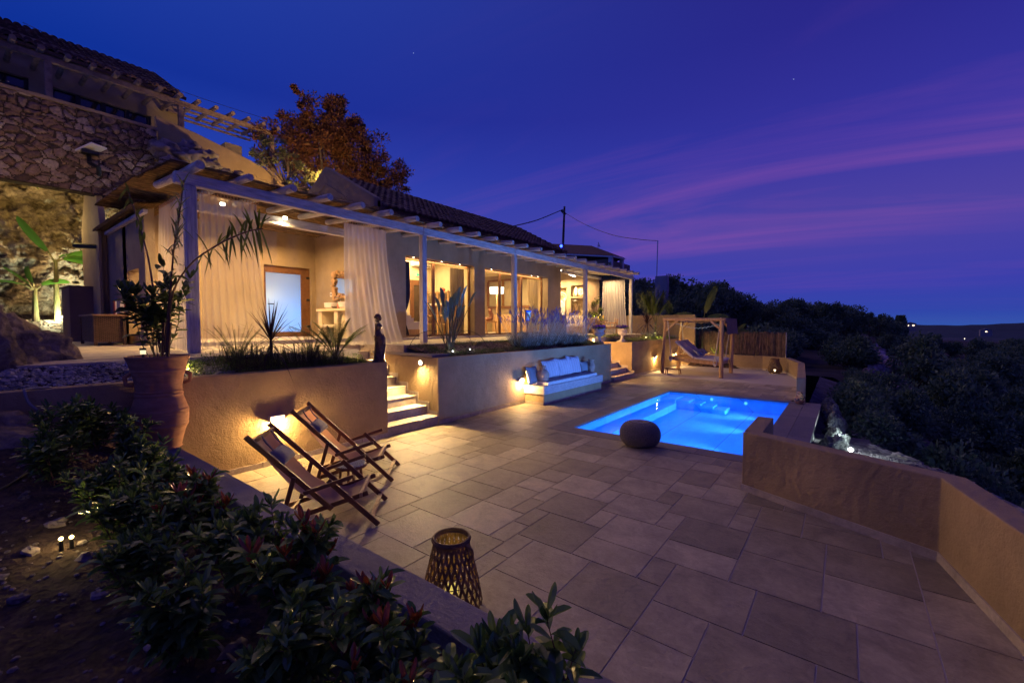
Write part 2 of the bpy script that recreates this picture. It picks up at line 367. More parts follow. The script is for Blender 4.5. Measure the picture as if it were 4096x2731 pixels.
M_curt = sheer('sheer_curtain', (0.82, 0.79, 0.72), 0.6); M_curt2 = sheer('thin_curtain', (0.82, 0.78, 0.70), 0.38)
M_white_p = mat('white_paint', (0.75, 0.73, 0.70), rough=0.5)
M_cream = mat('cream_paint', (0.66, 0.56, 0.38), (0.7, 0.6, 0.42), rough=0.7, ns=3)
# ================================================================== TERRACE PAVING
def clip(poly, conv):
    out = poly
    for i in range(len(conv)):
        ax, ay = conv[i]; bx, by = conv[(i + 1) % len(conv)]
        inp, out = out, []
        if not inp: break
        sd = lambda p: (bx - ax) * (p[1] - ay) - (by - ay) * (p[0] - ax)
        for j in range(len(inp)):
            p, q = inp[j], inp[(j + 1) % len(inp)]; sp, sq = sd(p), sd(q)
            if sp >= 0: out.append(p)
            if (sp >= 0) != (sq >= 0):
                t = sp / (sp - sq); out.append((p[0] + (q[0] - p[0]) * t, p[1] + (q[1] - p[1]) * t))
    return out
def area(p): return abs(sum(p[i][0] * p[(i + 1) % len(p)][1] - p[(i + 1) % len(p)][0] * p[i][1] for i in range(len(p)))) / 2
def pack(x0, y0, nx, ny, u, sizes, seed, v=None):
    v = v or u
    rnd = random.Random(seed); g = [[0] * ny for _ in range(nx)]; out = []; prev = None
    for j in range(ny):
        for i in range(nx):
            if g[i][j]: continue
            c = sizes[:]; rnd.shuffle(c); c.sort(key=lambda s: -(s[0] * s[1]) * rnd.uniform(0.25, 1.0))
            for w, h in c + [(1, 1)]:
                if i + w > nx or j + h > ny: continue
                if any(g[i + a][j + b] for a in range(w) for b in range(h)): continue
                for a in range(w):
                    for b in range(h): g[i + a][j + b] = 1
                out.append((x0 + i * u, y0 + j * v, w * u, h * v)); break
    return out
def paving(name, tiles, regions, z, m, gap=0.0055, seed=3, lift=0.0):
    rnd = random.Random(seed); vs = []; fs = []; val = []
    for (x, y, w, h) in tiles:
        r = rnd.random(); dz = rnd.uniform(0, lift)
        sq = [(x + gap, y + gap), (x + w - gap, y + gap), (x + w - gap, y + h - gap), (x + gap, y + h - gap)]
        for reg in regions:
            p = clip(sq, reg)
            if len(p) < 3 or area(p) < 1e-4: continue
            o = len(vs); n = len(p); vs += [(a, b, z + dz) for a, b in p] + [(a, b, z - 0.03) for a, b in p]
            fs.append(tuple(o + i for i in range(n))); fs += [(o + i, o + n + i, o + n + (i + 1) % n, o + (i + 1) % n) for i in range(n)]; val += [r] * (n + 1)
    me = bpy.data.meshes.new(name); me.from_pydata(vs, [], fs); me.materials.append(m)
    at = me.attributes.new('rnd', 'FLOAT', 'FACE'); at.data.foreach_set('value', val); me.update()
    o = bpy.data.objects.new(name, me); C.link(o); return o
def use_attr(m):
    n, l = m.node_tree.nodes, m.node_tree.links
    a = n.new('ShaderNodeAttribute'); a.attribute_name = 'rnd'
    for k in list(l):
        if k.from_socket.name == 'Random Per Island': s = k.to_socket; l.remove(k); l.new(a.outputs['Fac'], s)
use_attr(M_tile)
U = 0.2155
A_reg = [(-7.05, 1.66), (1.17, 1.66), (1.02, 4.2), (0.75, 5.6), (-1.04, 6.36), (-7.05, 6.36)]
B_reg = [(-7.05, 6.36), (-0.98, 6.36), (-0.98, 7.65), (-7.05, 7.65)]
L_reg = [(-7.05, 7.65), (-4.95, 7.65), (-4.95, 14.85), (-7.05, 14.85)]
C_reg = [(-7.05, 14.85), (-1.0, 14.85), (-1.42, 20.4), (-2.05, 23.1), (-3.05, 23.86), (-5.9, 24.15), (-7.05, 23.8)]
tl = pack(-2.68 - 21 * U, 8.1 - 30 * U, 40, 77, U, [(3, 3), (2, 3), (3, 2), (2, 2), (2, 2), (1, 2), (2, 1), (2, 1), (3, 1)], 11)
terrace = struct(paving('terrace_paving', tl, [A_reg, B_reg, L_reg, C_reg], 0.0, M_tile, lift=0.002))
g = MB()
for r in (A_reg, B_reg, L_reg, C_reg): g.prism(r, -0.3, -0.005)
struct(g.build('terrace_ground', M_grout))
# ================================================================== POOL
PX0, PX1, PY0, PY1, PZ = -4.55, -1.17, 8.05, 14.47, -0.40
M_cop = tilemat('coping_stone', (0.15, 0.125, 0.12), (0.19, 0.155, 0.145), (0.22, 0.18, 0.165))
m, n, l, b, out = newmat('pool_tile')
br = nd(n, 'ShaderNodeTexBrick', i_Scale=1.0); br.offset = 0.0; br.inputs['Brick Width'].default_value = 1.25; br.inputs['Row Height'].default_value = 1.6; br.inputs['Mortar Size'].default_value = 0.012
br.inputs['Color1'].default_value = (0.16, 0.66, 0.82, 1); br.inputs['Color2'].default_value = (0.14, 0.60, 0.78, 1); br.inputs['Mortar'].default_value = (0.12, 0.30, 0.40, 1)
sx = n.new('ShaderNodeSeparateXYZ'); l.new(pos(n, l), sx.inputs[0]); cb = n.new('ShaderNodeCombineXYZ')
l.new(mth(n, l, 'ADD', sx.outputs[0], sx.outputs[2]), cb.inputs[0]); l.new(sx.outputs[1], cb.inputs[1]); l.new(cb.outputs[0], br.inputs[0])
tn = nd(n, 'ShaderNodeTexNoise', i_Scale=6.0, i_Detail=5.0); l.new(pos(n, l, 'world', (1, 0.25, 1)), tn.inputs['Vector'])
tr_ = ramp(n, [(0.3, (0.86, 0.86, 0.86)), (0.7, (1.08, 1.08, 1.08))]); l.new(tn.outputs[0], tr_.inputs[0])
l.new(mixc(n, l, 1.0, br.outputs[0], tr_.outputs[0], 'MULTIPLY'), b.inputs['Base Color']); b.inputs['Roughness'].default_value = 0.5
M_pool = m
pool = empty('swimming_pool', (-2.9, 8, 0), 'rectangular pool glowing electric blue, set in the paved terrace', 'pool')
def rel(mb, name, mats, par, **k): return mb.build(name, mats, None, **k)
g = MB(); t = 0.15
g.box(PX0, PX1, PY0, PY1, PZ - 0.1, PZ)
g.box(PX0 - t, PX0, PY0 - t, PY1 + t, PZ - 0.1, -0.035); g.box(PX1, PX1 + t, PY0 - t, PY1 + t, PZ - 0.1, -0.035)
g.box(PX0, PX1, PY0 - t, PY0, PZ - 0.1, -0.035); g.box(PX0, PX1, PY1, PY1 + t, PZ - 0.1, -0.035)
def under(o, par):                                     # parent keeping world placement
    o.parent = par; o.location = Vector(o.location) - par.location if par.rotation_euler.z == 0 else Matrix.Rotation(-par.rotation_euler.z, 3, 'Z') @ (Vector(o.location) - par.location)
    if par.rotation_euler.z: o.rotation_euler.z -= par.rotation_euler.z
    return o
def U_(mb, name, mats, par, **k): return under(mb.build(name, mats, **k), par)
U_(g, 'basin', M_pool, pool)
g = MB(); g.box(PX0, -4.05, PY0, 13.55, PZ, -0.21); U_(g, 'seat_ledge', M_pool, pool)
for i, (x0, x1, y0, y1, z) in enumerate([(-4.55, -4.1, 13.55, 14.47, -0.10), (-4.1, -3.72, 13.65, 14.36, -0.14), (-3.72, -3.38, 13.65, 14.3, -0.19), (-3.38, -3.03, 13.6, 14.25, -0.235), (-3.03, -2.68, 13.5, 14.2, -0.28)]):
    g = MB(); g.box(x0, x1, y0, y1, PZ, z); U_(g, 'pool_step', M_pool, pool)
m = bpy.data.materials.new('pool_water'); m.use_nodes = True; n, l = NT(m.node_tree); out = n.new('ShaderNodeOutputMaterial')
tp = n.new('ShaderNodeBsdfTransparent'); tp.inputs[0].default_value = (0.82, 0.93, 1, 1); gl = nd(n, 'ShaderNodeBsdfGlossy', i_Roughness=0.03)
nz = nd(n, 'ShaderNodeTexNoise', i_Scale=2.5, i_Detail=2.0); l.new(pos(n, l), nz.inputs['Vector'])
bp = n.new('ShaderNodeBump'); bp.inputs['Strength'].default_value = 0.12; bp.inputs['Distance'].default_value = 0.05; l.new(nz.outputs[0], bp.inputs['Height'])
fr = nd(n, 'ShaderNodeFresnel', i_IOR=1.2); l.new(bp.outputs[0], fr.inputs['Normal']); l.new(bp.outputs[0], gl.inputs['Normal'])
mx = n.new('ShaderNodeMixShader'); l.new(mth(n, l, 'MULTIPLY', fr.outputs[0], 0.35), mx.inputs[0]); l.new(tp.outputs[0], mx.inputs[1]); l.new(gl.outputs[0], mx.inputs[2]); l.new(mx.outputs[0], out.inputs[0])
g = MB(); g.quad((PX0, PY0, -0.05), (PX1, PY0, -0.05), (PX1, PY1, -0.05), (PX0, PY1, -0.05)); o = g.build('pool_water', m); struct(o)
BLUE = (0.0, 0.20, 1.0); CYAN = (0.02, 0.42, 1.0)
M_pl_lens = emis('pool_light_lens', (0.1, 0.6, 1.0), 1.1)
for i, (x, y, z, dx, dy) in enumerate([(-1.175, 9.4, -0.2, -1, 0), (-1.175, 11.6, -0.2, -1, 0), (-1.175, 13.4, -0.2, -1, 0), (-2.3, 14.465, -0.16, 0, -1), (-3.25, 14.465, -0.14, 0, -1)]):
    g = MB(); g.tube([(x, y, z), (x + 0.02 * dx, y + 0.02 * dy, z)], 0.045, 16)
    o = U_(g, 'pool_light', M_pl_lens, pool, loc=(x, y, z))
for y in (9.4, 11.6, 13.4):
    lamp('SPOT', (-1.30, y, -0.12), 480, (0.12, 0.30, 1.0), 0.05, rot=aim((-1, 0, 0.22)), spot=R(84), blend=0.9).name = 'pool_spot_and_fill'
lamp('AREA', ((PX0 + PX1) / 2, (PY0 + PY1) / 2, -0.055), 104, (0.0, 0.125, 1.0), PX1 - PX0 - 0.1, rot=(0, 0, 0), sy=PY1 - PY0 - 0.1).name = 'pool_spot_and_fill'  # added unseen sheet of light below the surface, floods the pool floor evenly
cop = empty('pool_coping', (-4.95, 7.65, 0), 'dark stone coping strip edging the blue pool', 'coping')
def strip(x0, x1, y0, y1, z, axis, step, gap=0.004, th=0.04):
    g = MB(); a, b_ = (x0, x1) if axis == 0 else (y0, y1); nn = max(1, round((b_ - a) / step)); s = (b_ - a) / nn
    for i in range(nn):
        if axis == 0: g.box(a + i * s + gap, a + (i + 1) * s - gap, y0, y1, z - th, z)
        else: g.box(x0, x1, a + i * s + gap, a + (i + 1) * s - gap, z - th, z)
    return g
for nm, a in (('near_edge', (-4.95, -1.0, 7.655, 8.05, 0.006, 0, 0.9)), ('side_edge', (-4.95, -4.55, 8.055, 14.47, 0.006, 1, 0.9)), ('far_edge', (-4.95, -1.17, 14.475, 14.85, 0.006, 0, 0.9))):
    U_(strip(*a), nm, M_cop, cop)
# outer ledge on the valley side and its rough stone face
led = empty('pool_overflow_wall', (-0.8, 10, 0), 'broad dark stone ledge along the valley side of the pool over a rough stone face', 'wall')
g = strip(-1.165, -0.83, 7.62, 14.3, 0.05, 1, 2.2, 0.003, 0.09); g2 = strip(-0.824, -0.46, 7.62, 14.3, 0.05, 1, 2.2, 0.003, 0.09)
g.add(g2.v, g2.f); U_(g, 'ledge_slab', M_cop, led)
M_rub = rockmat('rubble_stone', (0.07, 0.065, 0.06), (0.30, 0.29, 0.26), 5.0, 1.0)
g = MB(); g.box(-1.0, -0.52, 6.6, 14.6, -3.0, -0.041); U_(g, 'stone_face', M_rub, led)
# ================================================================== WALLS
def skirt(par, x0, x1, y0, y1, z0, z1):
    return U_(strip(x0, x1, y0, y1, z1, 1 if (y1 - y0) > (x1 - x0) else 0, 0.6, 0.003, z1 - z0), 'skirting', M_skirt, par)
wA = empty('retaining_wall', (-7.05, 2.5, 0), 'tall ochre plastered retaining wall behind the two deck chairs', 'wall')
g = MB(); g.box(-7.27, -7.05, -2.2, 5.17, -0.2, 1.475); g.box(-10.0, -7.27, 4.97, 5.17, 1.2, 1.475)
U_(g, 'wall', M_pl, wA, bevel=0.008); skirt(wA, -7.05, -7.035, 1.712, 5.165, 0.0, 0.085)
wB = empty('planter_wall', (-7.05, 10, 0), 'long plastered planter wall behind the built-in bench, between the two stairs', 'wall')
g = MB(); g.box(-7.25, -7.05, 6.5, 15.35, -0.2, 1.462); g.slab([(-10.2, 1.0), (-7.2505, -0.1), (-7.2505, 1.45), (-9.45, 1.475), (-10.2, 1.475)], 1, 6.5, 6.68); g.box(-9.6, -7.2505, 15.15, 15.35, 0, 1.45)
U_(g, 'wall', M_pl, wB, bevel=0.008)
g = MB(); g.slab([(-9.45, 1.476), (-7.24, 1.463), (-7.24, 1.52), (-9.45, 1.542)], 1, 6.48, 7.05); U_(g, 'cap', M_pld, wB, bevel=0.01)
skirt(wB, -7.05, -7.035, 6.505, 9.72, 0.0, 0.085); skirt(wB, -7.05, -7.035, 13.26, 15.345, 0.0, 0.085)
wC = empty('planter_wall', (-7.05, 18, 0), 'plastered planter wall with two wall lights beside the hanging daybed', 'wall')
g = MB(); g.box(-7.25, -7.05, 17.4, 23.85, -0.2, 1.45); g.box(-11.0, -7.2505, 17.4, 17.6, 0, 1.45); U_(g, 'wall', M_pl, wC, bevel=0.008)
skirt(wC, -7.05, -7.035, 17.405, 23.8, 0.0, 0.085)
# stairs -------------------------------------------------------------
def stairs(name, label, x0, y0, y1, n, skside, dz=0.19, dx=0.365):
    s = empty(name, (x0, (y0 + y1) / 2, 0), label, 'stairs')
    for i in range(n):
        xa = x0 - dx * i
        g = MB(); g.box(xa - dx, xa, y0 + 0.002, y1 - 0.002, -0.05, dz * (i + 1) - 0.022); U_(g, 'riser', M_skirt, s)
        g = strip(xa - dx + 0.001, xa + 0.012, y0 + 0.002, y1 - 0.002, dz * (i + 1), 1, 0.6, 0.002, 0.022); U_(g, 'tread', M_skirt, s, bevel=0.003)
    g = MB()
    for i in range(n):
        xa = x0 - dx * i - 0.012; z = dz * (i + 1)
        g.box(xa - dx, xa, y1 - 0.014, y1 - 0.002, z + 0.001, z + 0.09); g.box(xa - dx, xa - dx + 0.09, y1 - 0.014, y1 - 0.002, z + 0.0905, z + 0.09 + dz - 0.0005)
    U_(g, 'side_skirting', M_skirt, s)
    return s
stairs('stone_stairs', 'pale tiled steps climbing between the ochre wall and the two round step lights', -7.06, 5.17, 6.5, 8, 1)
stairs('stone_stairs', 'small pale tiled steps below the flower urns near the daybed', -6.93, 15.35, 17.4, 4, 1)
# built-in bench
be = empty('built_in_bench', (-6.7, 11.5, 0), 'built-in masonry bench with tiled edge against the planter wall', 'bench')
g = MB(); g.box(-7.05, -6.41, 9.74, 13.22, 0.0, 0.30); U_(g, 'base', M_pl, be, bevel=0.006)
g = MB(); g.box(-7.05, -6.378, 9.70, 13.26, 0.30, 0.52); M_edge = mat('mosaic_edge', (0.42, 0.38, 0.34), (0.55, 0.5, 0.46), ns=6, rough=0.7)
m_, n_, l_, b_, o_ = newmat('mosaic_tiles'); bt = nd(n_, 'ShaderNodeTexBrick', i_Scale=1.0); bt.inputs['Brick Width'].default_value = 0.075; bt.inputs['Row Height'].default_value = 0.05; bt.inputs['Mortar Size'].default_value = 0.003
bt.inputs['Color1'].default_value = (0.5, 0.46, 0.42, 1); bt.inputs['Color2'].default_value = (0.62, 0.57, 0.52, 1); bt.inputs['Mortar'].default_value = (0.28, 0.26, 0.24, 1)
sx = n_.new('ShaderNodeSeparateXYZ'); l_.new(pos(n_, l_), sx.inputs[0]); cb = n_.new('ShaderNodeCombineXYZ'); l_.new(mth(n_, l_, 'ADD', sx.outputs[0], sx.outputs[1]), cb.inputs[0]); l_.new(sx.outputs[2], cb.inputs[1]); l_.new(cb.outputs[0], bt.inputs[0]); l_.new(bt.outputs[0], b_.inputs['Base Color']); b_.inputs['Roughness'].default_value = 0.6
M_mos = m_; U_(g, 'tiled_edge', M_mos, be)
g = strip(-6.41, -6.396, 9.73, 13.23, 0.08, 1, 0.6, 0.003, 0.08); U_(g, 'skirting', M_skirt, be)
g = strip(-7.03, -6.41, 9.726, 9.74, 0.08, 0, 0.6, 0.003, 0.08); U_(g, 'skirting', M_skirt, be)
# curb between planting bed and terrace
wD = empty('low_wall', (-3, 1.8, 0), 'low grey-topped wall between the foreground shrubs and the paving', 'wall')
g = MB(); g.box(-7.45, 2.5, 1.47, 1.71, -0.2, 0.66); U_(g, 'wall', M_pld, wD, bevel=0.012)
# parapet towards the valley
def ribbon(pts, w, z0, z1):                              # wall following a polyline, mitred
    P = [Vector((x, y)) for x, y in pts]; L = []; Rr = []
    for i, p in enumerate(P):
        d1 = (P[i] - P[i - 1]).normalized() if i else (P[1] - P[0]).normalized()
        d2 = (P[i + 1] - P[i]).normalized() if i < len(P) - 1 else d1
        nrm = Vector((d1.y + d2.y, -d1.x - d2.x)).normalized(); k = w / max(0.3, nrm.dot(Vector((d1.y, -d1.x))))
        L.append(p); Rr.append(p + nrm * k)
    g = MB(); n = len(P)
    vs = [(p.x, p.y, z) for p in L for z in (z0, z1)] + [(p.x, p.y, z) for p in Rr for z in (z0, z1)]; fs = []
    o = 2 * n
    for i in range(n - 1):
        a, b2 = 2 * i, 2 * i + 2
        fs += [(a, b2, b2 + 1, a + 1), (o + a, o + a + 1, o + b2 + 1, o + b2), (a + 1, b2 + 1, o + b2 + 1, o + a + 1), (a, o + a, o + b2, b2)]
    fs += [(0, 1, o + 1, o), (2 * n - 2, o + 2 * n - 2, o + 2 * n - 1, 2 * n - 1)]
    g.add(vs, fs); return g
wE = empty('parapet_wall', (0, 5.8, 0), 'angular brown plastered parapet wall running to the right foreground', 'wall')
PAR = [(-1.04, 6.36), (0.74, 5.55), (1.0, 4.33), (1.17, 1.0), (1.2, -1.5)]
g = ribbon(PAR[::-1], 0.22, -0.6, 0.78); U_(g, 'wall', M_pl, wE, bevel=0.012)
g = MB(); g.box(-1.04, -0.83, 6.52, 7.62, -0.6, 0.775); U_(g, 'return_wall', M_pl, wE, bevel=0.01)
g = ribbon([(x, y) for x, y in PAR[::-1]], -0.014, 0.0, 0.085); U_(g, 'skirting', M_skirt, wE)
wF = empty('boundary_wall', (-1.2, 18, 0), 'low plastered boundary wall curving round the far end of the terrace', 'wall')
FAR = [(-1.06, 14.72), (-1.44, 20.4), (-2.1, 23.08), (-3.1, 23.84), (-5.9, 24.15), (-7.05, 23.84)]
g = ribbon(FAR, 0.22, -0.6, 0.68); U_(g, 'wall', M_pl, wF, bevel=0.008)
g = ribbon(FAR, -0.014, 0.0, 0.085); U_(g, 'skirting', M_skirt, wF)
wG = empty('garden_wall', (-9, 24.2, 1), 'higher plastered garden wall behind the palm and the dark spiky plant', 'wall')
g = MB(); g.box(-14.5, -6.35, 24.25, 24.45, 0.3, 2.72); U_(g, 'wall', M_pl, wG, bevel=0.008)
g = strip(-14.5, -7.3, 24.235, 24.25, 1.62, 0, 0.6, 0.003, 0.15); U_(g, 'skirting', M_skirt, wG)
# ================================================================== UPPER DECK
DZ = 1.70
D_poly = [[(-24.5, -4), (-7.9, -4), (-7.9, 5.1), (-24.5, 5.1)], [(-11.3, 5.1), (-9.98, 5.1), (-9.98, 6.6), (-11.3, 6.6)], [(-11.3, 6.6), (-8.35, 6.6), (-8.35, 23.2), (-11.3, 23.2)]]
tl = [(x, y, w, h) for x, y, w, h in pack(-24.6, -4.2, 54, 92, 0.3, [(3, 2), (3, 2), (2, 2), (3, 1)], 5)]
M_deck2 = tilemat('deck_tiles', (0.44, 0.39, 0.31), (0.50, 0.44, 0.36), (0.55, 0.49, 0.40)); use_attr(M_deck2)
struct(paving('deck_paving', tl, D_poly, DZ, M_deck2, gap=0.002, seed=9))
g = MB()
for r in D_poly: g.prism(r, 1.0, DZ - 0.004)
g.box(-17, -11.2, 18.3, 23.2, 1.0, DZ - 0.002)
struct(g.build('deck_base', M_skirt))
g = strip(-7.9, -7.888, -0.5, 5.1, DZ - 0.002, 1, 0.6, 0.003, 0.19); g2 = strip(-8.35, -8.338, 6.68, 23.2, DZ - 0.002, 1, 0.6, 0.003, 0.19); g.add(g2.v, g2.f)
struct(g.build('deck_edge', M_skirt))
# ================================================================== PLANTING BEDS (soil and gravel)
def gsoil(x, y):                                         # height of the foreground bed
    a = min(1, max(0, (-x - 4.2) / 3.0)); b2 = min(1, max(0, (1.5 - y) / 1.3)); a = a * a * (3 - 2 * a); b2 = b2 * b2 * (3 - 2 * b2)
    c = min(1, max(0, (-y - 0.2) / 2.5)) * min(1, max(0, (-x - 1.5) / 4))
    return 0.56 + 0.68 * a * b2 + 0.45 * c + 0.05 * noise.noise(Vector((x * 1.3, y * 1.3, 0))) + 0.02 * noise.noise(Vector((x * 6, y * 6, 3)))
def sheet(x0, x1, y0, y1, st, fz):
    nx, ny = int((x1 - x0) / st), int((y1 - y0) / st); vs = []; fs = []
    for i in range(nx + 1):
        for j in range(ny + 1):
            x, y = x0 + (x1 - x0) * i / nx, y0 + (y1 - y0) * j / ny; vs.append((x, y, fz(x, y)))
    for i in range(nx):
        for j in range(ny): a = i * (ny + 1) + j; fs.append((a, a + ny + 1, a + ny + 2, a + 1))
    g = MB(); g.add(vs, fs); return g
struct(sheet(-7.06, 2.4, -3.2, 1.49, 0.06, gsoil).build('planting_bed_soil', M_soil, smooth=True))
def bedA(x, y): return 1.46 + 0.2 * min(1, max(0, (-x - 7.27) / 0.6)) * (1 if y < 3.4 else 0.3) + 0.012 * noise.noise(Vector((x * 5, y * 5, 0)))
struct(sheet(-8.0, -7.24, -2, 4.98, 0.08, bedA).build('left_bed_soil', M_soil, smooth=True))
struct(sheet(-8.6, -7.22, 6.66, 15.2, 0.1, lambda x, y: 1.44 + 0.225 * min(1, max(0, (-x - 7.25) / 1.05)) + 0.02 * noise.noise(Vector((x * 4, y * 4, 0)))).build('middle_bed_soil', M_soil, smooth=True))
struct(sheet(-8.6, -7.22, 17.55, 24.2, 0.15, lambda x, y: 1.44 + 0.225 * min(1, max(0, (-x - 7.25) / 1.05)) + 0.02 * noise.noise(Vector((x * 4, y * 4, 0)))).build('right_bed_soil', M_soil, smooth=True))
struct(sheet(-7.3, -1.8, 23.3, 25.4, 0.25, lambda x, y: (0.45 if y > 24 - 0.25 * max(0, x + 3.6) else -0.3) + 0.03 * noise.noise(Vector((x * 4, y * 4, 0)))).build('far_bed_soil', M_soil, smooth=True))
# ================================================================== MAIN HOUSE
XF = -11.15; XB = -14.6
house = empty('villa', (XF, 13, DZ), 'long single storey sand plastered villa with lit glass doors and barrel tiled roof', 'house')
g = MB()
zt = 4.40
segs = [(7.9, 8.92), (12.15, 12.75), (17.27, 18.42)]
for a, b2 in segs: g.box(XF - 0.32, XF, a, b2, 1.55, 5.9)
for a, b2 in ((8.92, 12.15), (12.75, 17.27)): g.box(XF - 0.32, XF, a + 0.0, b2, zt, 5.9)
U_(g, 'facade_wall', M_plh, house)
g = MB(); g.slab([(XF, 1.55), (XF, 5.95), (-13.85, 7.42), (-16.7, 5.9), (-16.7, 1.55)], 1, 7.82, 8.0, 0) if False else None
g.slab([(XF - 0.0, 5.70), (XF, 5.98), (-13.85, 7.45), (-16.75, 5.85), (-16.75, 1.55), (XF - 0.325, 1.55), (XF - 0.325, 5.70)], 1, 7.78, 8.02)
U_(g, 'gable_wall', M_plh, house, bevel=0.02)
g = MB(); g.slab([(-13.85 + 1.75, 5.95), (-13.85, 6.9), (-13.85 - 1.9, 5.9), (-15.65, 5.85), (-13.85, 6.82), (-12.15, 5.88)], 1, 7.76, 7.785); U_(g, 'gable_moulding', M_plh, house)
g = MB(); g.box(-16.75, XF - 0.325, 18.42, 18.7, 1.55, 5.7); g.slab([(XF - 0.33, 5.70), (-13.85, 7.2), (-16.75, 5.7)], 1, 18.45, 18.65)
U_(g, 'end_wall', M_plh, house)
g = MB(); g.box(-16.9, -16.55, 8.02, 18.42, 1.55, 5.6); U_(g, 'rear_wall', M_cream, house)
g = MB(); g.box(-16.55, XF - 0.33, 12.35, 12.5, 1.782, 4.849); U_(g, 'partition_wall', M_cream, house)
g = MB(); g.box(-16.55, XF - 0.322, 8.02, 18.42, 4.85, 4.95); U_(g, 'ceiling', M_cream, house)
g = MB(); g.box(-16.55, XF - 0.02, 8.02, 18.42, 1.702, 1.78); g.box(XF - 0.02, XF + 0.05, 8.02, 18.5, 1.702, 1.775); U_(g, 'floor_and_sill', M_deck, house)
# roof of barrel tiles
m, n, l, b, out = newmat('barrel_tiles'); gi = n.new('ShaderNodeNewGeometry')
rr = ramp(n, [(0, (0.10, 0.055, 0.05)), (0.5, (0.17, 0.09, 0.075)), (1, (0.26, 0.16, 0.13))]); l.new(gi.outputs['Random Per Island'], rr.inputs[0])
tn = nd(n, 'ShaderNodeTexNoise', i_Scale=9.0, i_Detail=5.0); l.new(pos(n, l), tn.inputs['Vector']); r2 = ramp(n, [(0.35, (0.6, 0.6, 0.6)), (0.65, (1.1, 1.1, 1.1))]); l.new(tn.outputs[0], r2.inputs[0])
l.new(mixc(n, l, 1.0, rr.outputs[0], r2.outputs[0], 'MULTIPLY'), b.inputs['Base Color']); b.inputs['Roughness'].default_value = 0.85
M_barrel = m
def barrel_roof(par, e0, e1, y0, y1, cw=0.235, tl_=0.42, name='roof_tiles', mt=None, seed=1):
    """tiles from eave line (x,z)=e0 up to ridge e1, columns along Y"""
    rnd = random.Random(seed); g = MB(); dx, dz = e1[0] - e0[0], e1[1] - e0[1]; L = math.hypot(dx, dz); ux, uz = dx / L, dz / L; nx, nz = -uz, ux
    if nz < 0: nx, nz = -nx, -nz
    nr = int(L / (tl_ * 0.82)) + 1; ncol = int((y1 - y0) / cw); s = 6
    for c in range(ncol):
        yc = y0 + (c + 0.5) * cw
        for r in range(nr):
            a = r * tl_ * 0.82 - 0.06; b_ = min(a + tl_, L); r0, r1 = cw * 0.46, cw * 0.40; h0 = 0.03 + rnd.uniform(-.006, .006); vs = []
            for (d, rad, hh) in ((a, r0, h0 + 0.012), (b_, r1, 0.0)):
                for i in range(s + 1):
                    t = PI * i / s; y = yc + math.cos(t) * rad + (rnd.uniform(-.004, .004)); h = math.sin(t) * rad * 0.85 + hh
                    vs.append((e0[0] + ux * d + nx * h, y, e0[1] + uz * d + nz * h))
            fs = [(i, i + 1, s + 2 + i, s + 1 + i) for i in range(s)]
            # thickness lip at the lower end
            o = len(vs)
            for i in range(s + 1):
                t = PI * i / s; vs.append((e0[0] + ux * a + nx * (math.sin(t) * r0 * 0.62), yc + math.cos(t) * r0 * 0.82, e0[1] + uz * a + nz * (math.sin(t) * r0 * 0.62)))
            fs += [(i, o + i, o + i + 1, i + 1) for i in range(s)]; g.add(vs, fs)
            # channel tile between columns
    o = U_(g, name, mt or M_barrel, par, smooth=False)
    g = MB(); q = 0.02
    g.add([(e0[0], y0, e0[1]), (e0[0], y1, e0[1]), (e1[0], y1, e1[1]), (e1[0], y0, e1[1]), (e0[0] - nx * .12, y0, e0[1] - nz * .12), (e0[0] - nx * .12, y1, e0[1] - nz * .12), (e1[0] - nx * .12, y1, e1[1] - nz * .12), (e1[0] - nx * .12, y0, e1[1] - nz * .12)], [(0, 1, 2, 3), (4, 7, 6, 5), (0, 4, 5, 1), (0, 3, 7, 4), (1, 5, 6, 2), (3, 2, 6, 7)])
    U_(g, 'roof_deck', mt or M_barrel, par); return o
barrel_roof(house, (-10.98, 5.70), (-13.85, 7.24), 8.03, 18.72, seed=4)
g = MB()
for i in range(26): yy = 8.05 + i * 0.41; g.tube([(-13.85, yy, 7.20), (-13.85, yy + 0.44, 7.235)], 0.12, 8)
U_(g, 'ridge_tiles', M_barrel, house)
g = MB(); g.add([(-13.85, 8.02, 7.2), (-13.85, 18.72, 7.2), (-16.9, 18.72, 5.6), (-16.9, 8.02, 5.6)], [(0, 1, 2, 3)]); U_(g, 'rear_roof', M_barrel, house)
# glazed doors
def glazed(y0, y1, z0, z1, mull, par):
    w = empty('_', (0, 0, 0), None, None); bpy.data.objects.remove(w)
    x0, x1 = XF - 0.27, XF - 0.20; g = MB()
    g.box(x0, x1, y0, y1, z1 - 0.10, z1); g.box(x0, x1, y0, y1, z0, z0 + 0.07); g.box(x0, x1, y0, y0 + 0.07, z0 + 0.0705, z1 - 0.1005); g.box(x0, x1, y1 - 0.07, y1, z0 + 0.0705, z1 - 0.1005)
    f = U_(g, 'sliding_door', M_frame, par)
    ys = [y0 + 0.07] + mull + [y1 - 0.07]
    for mm in mull:
        g = MB(); g.box(x0 + 0.01, x1 - 0.01, mm - 0.075, mm + 0.045, z0 + 0.071, z1 - 0.101); g.box(x0 - 0.04, x0 + 0.0095, mm - 0.02, mm + 0.09, z0 + 0.071, z1 - 0.101)
        k = g.build('mullion', M_frame); k.parent = f
        k.location = Vector(k.location)
    for a, b2 in zip(ys[:-1], ys[1:]):
        g = MB(); g.quad((x0 + 0.03, a + 0.046, z0 + 0.072), (x0 + 0.03, b2 - 0.076, z0 + 0.072), (x0 + 0.03, b2 - 0.076, z1 - 0.102), (x0 + 0.03, a + 0.046, z1 - 0.102)); k = g.build('pane', M_glass); k.parent = f
    for k in f.children: k.location = -f.location - par.location if False else k.location - (f.location + par.location)
    return f
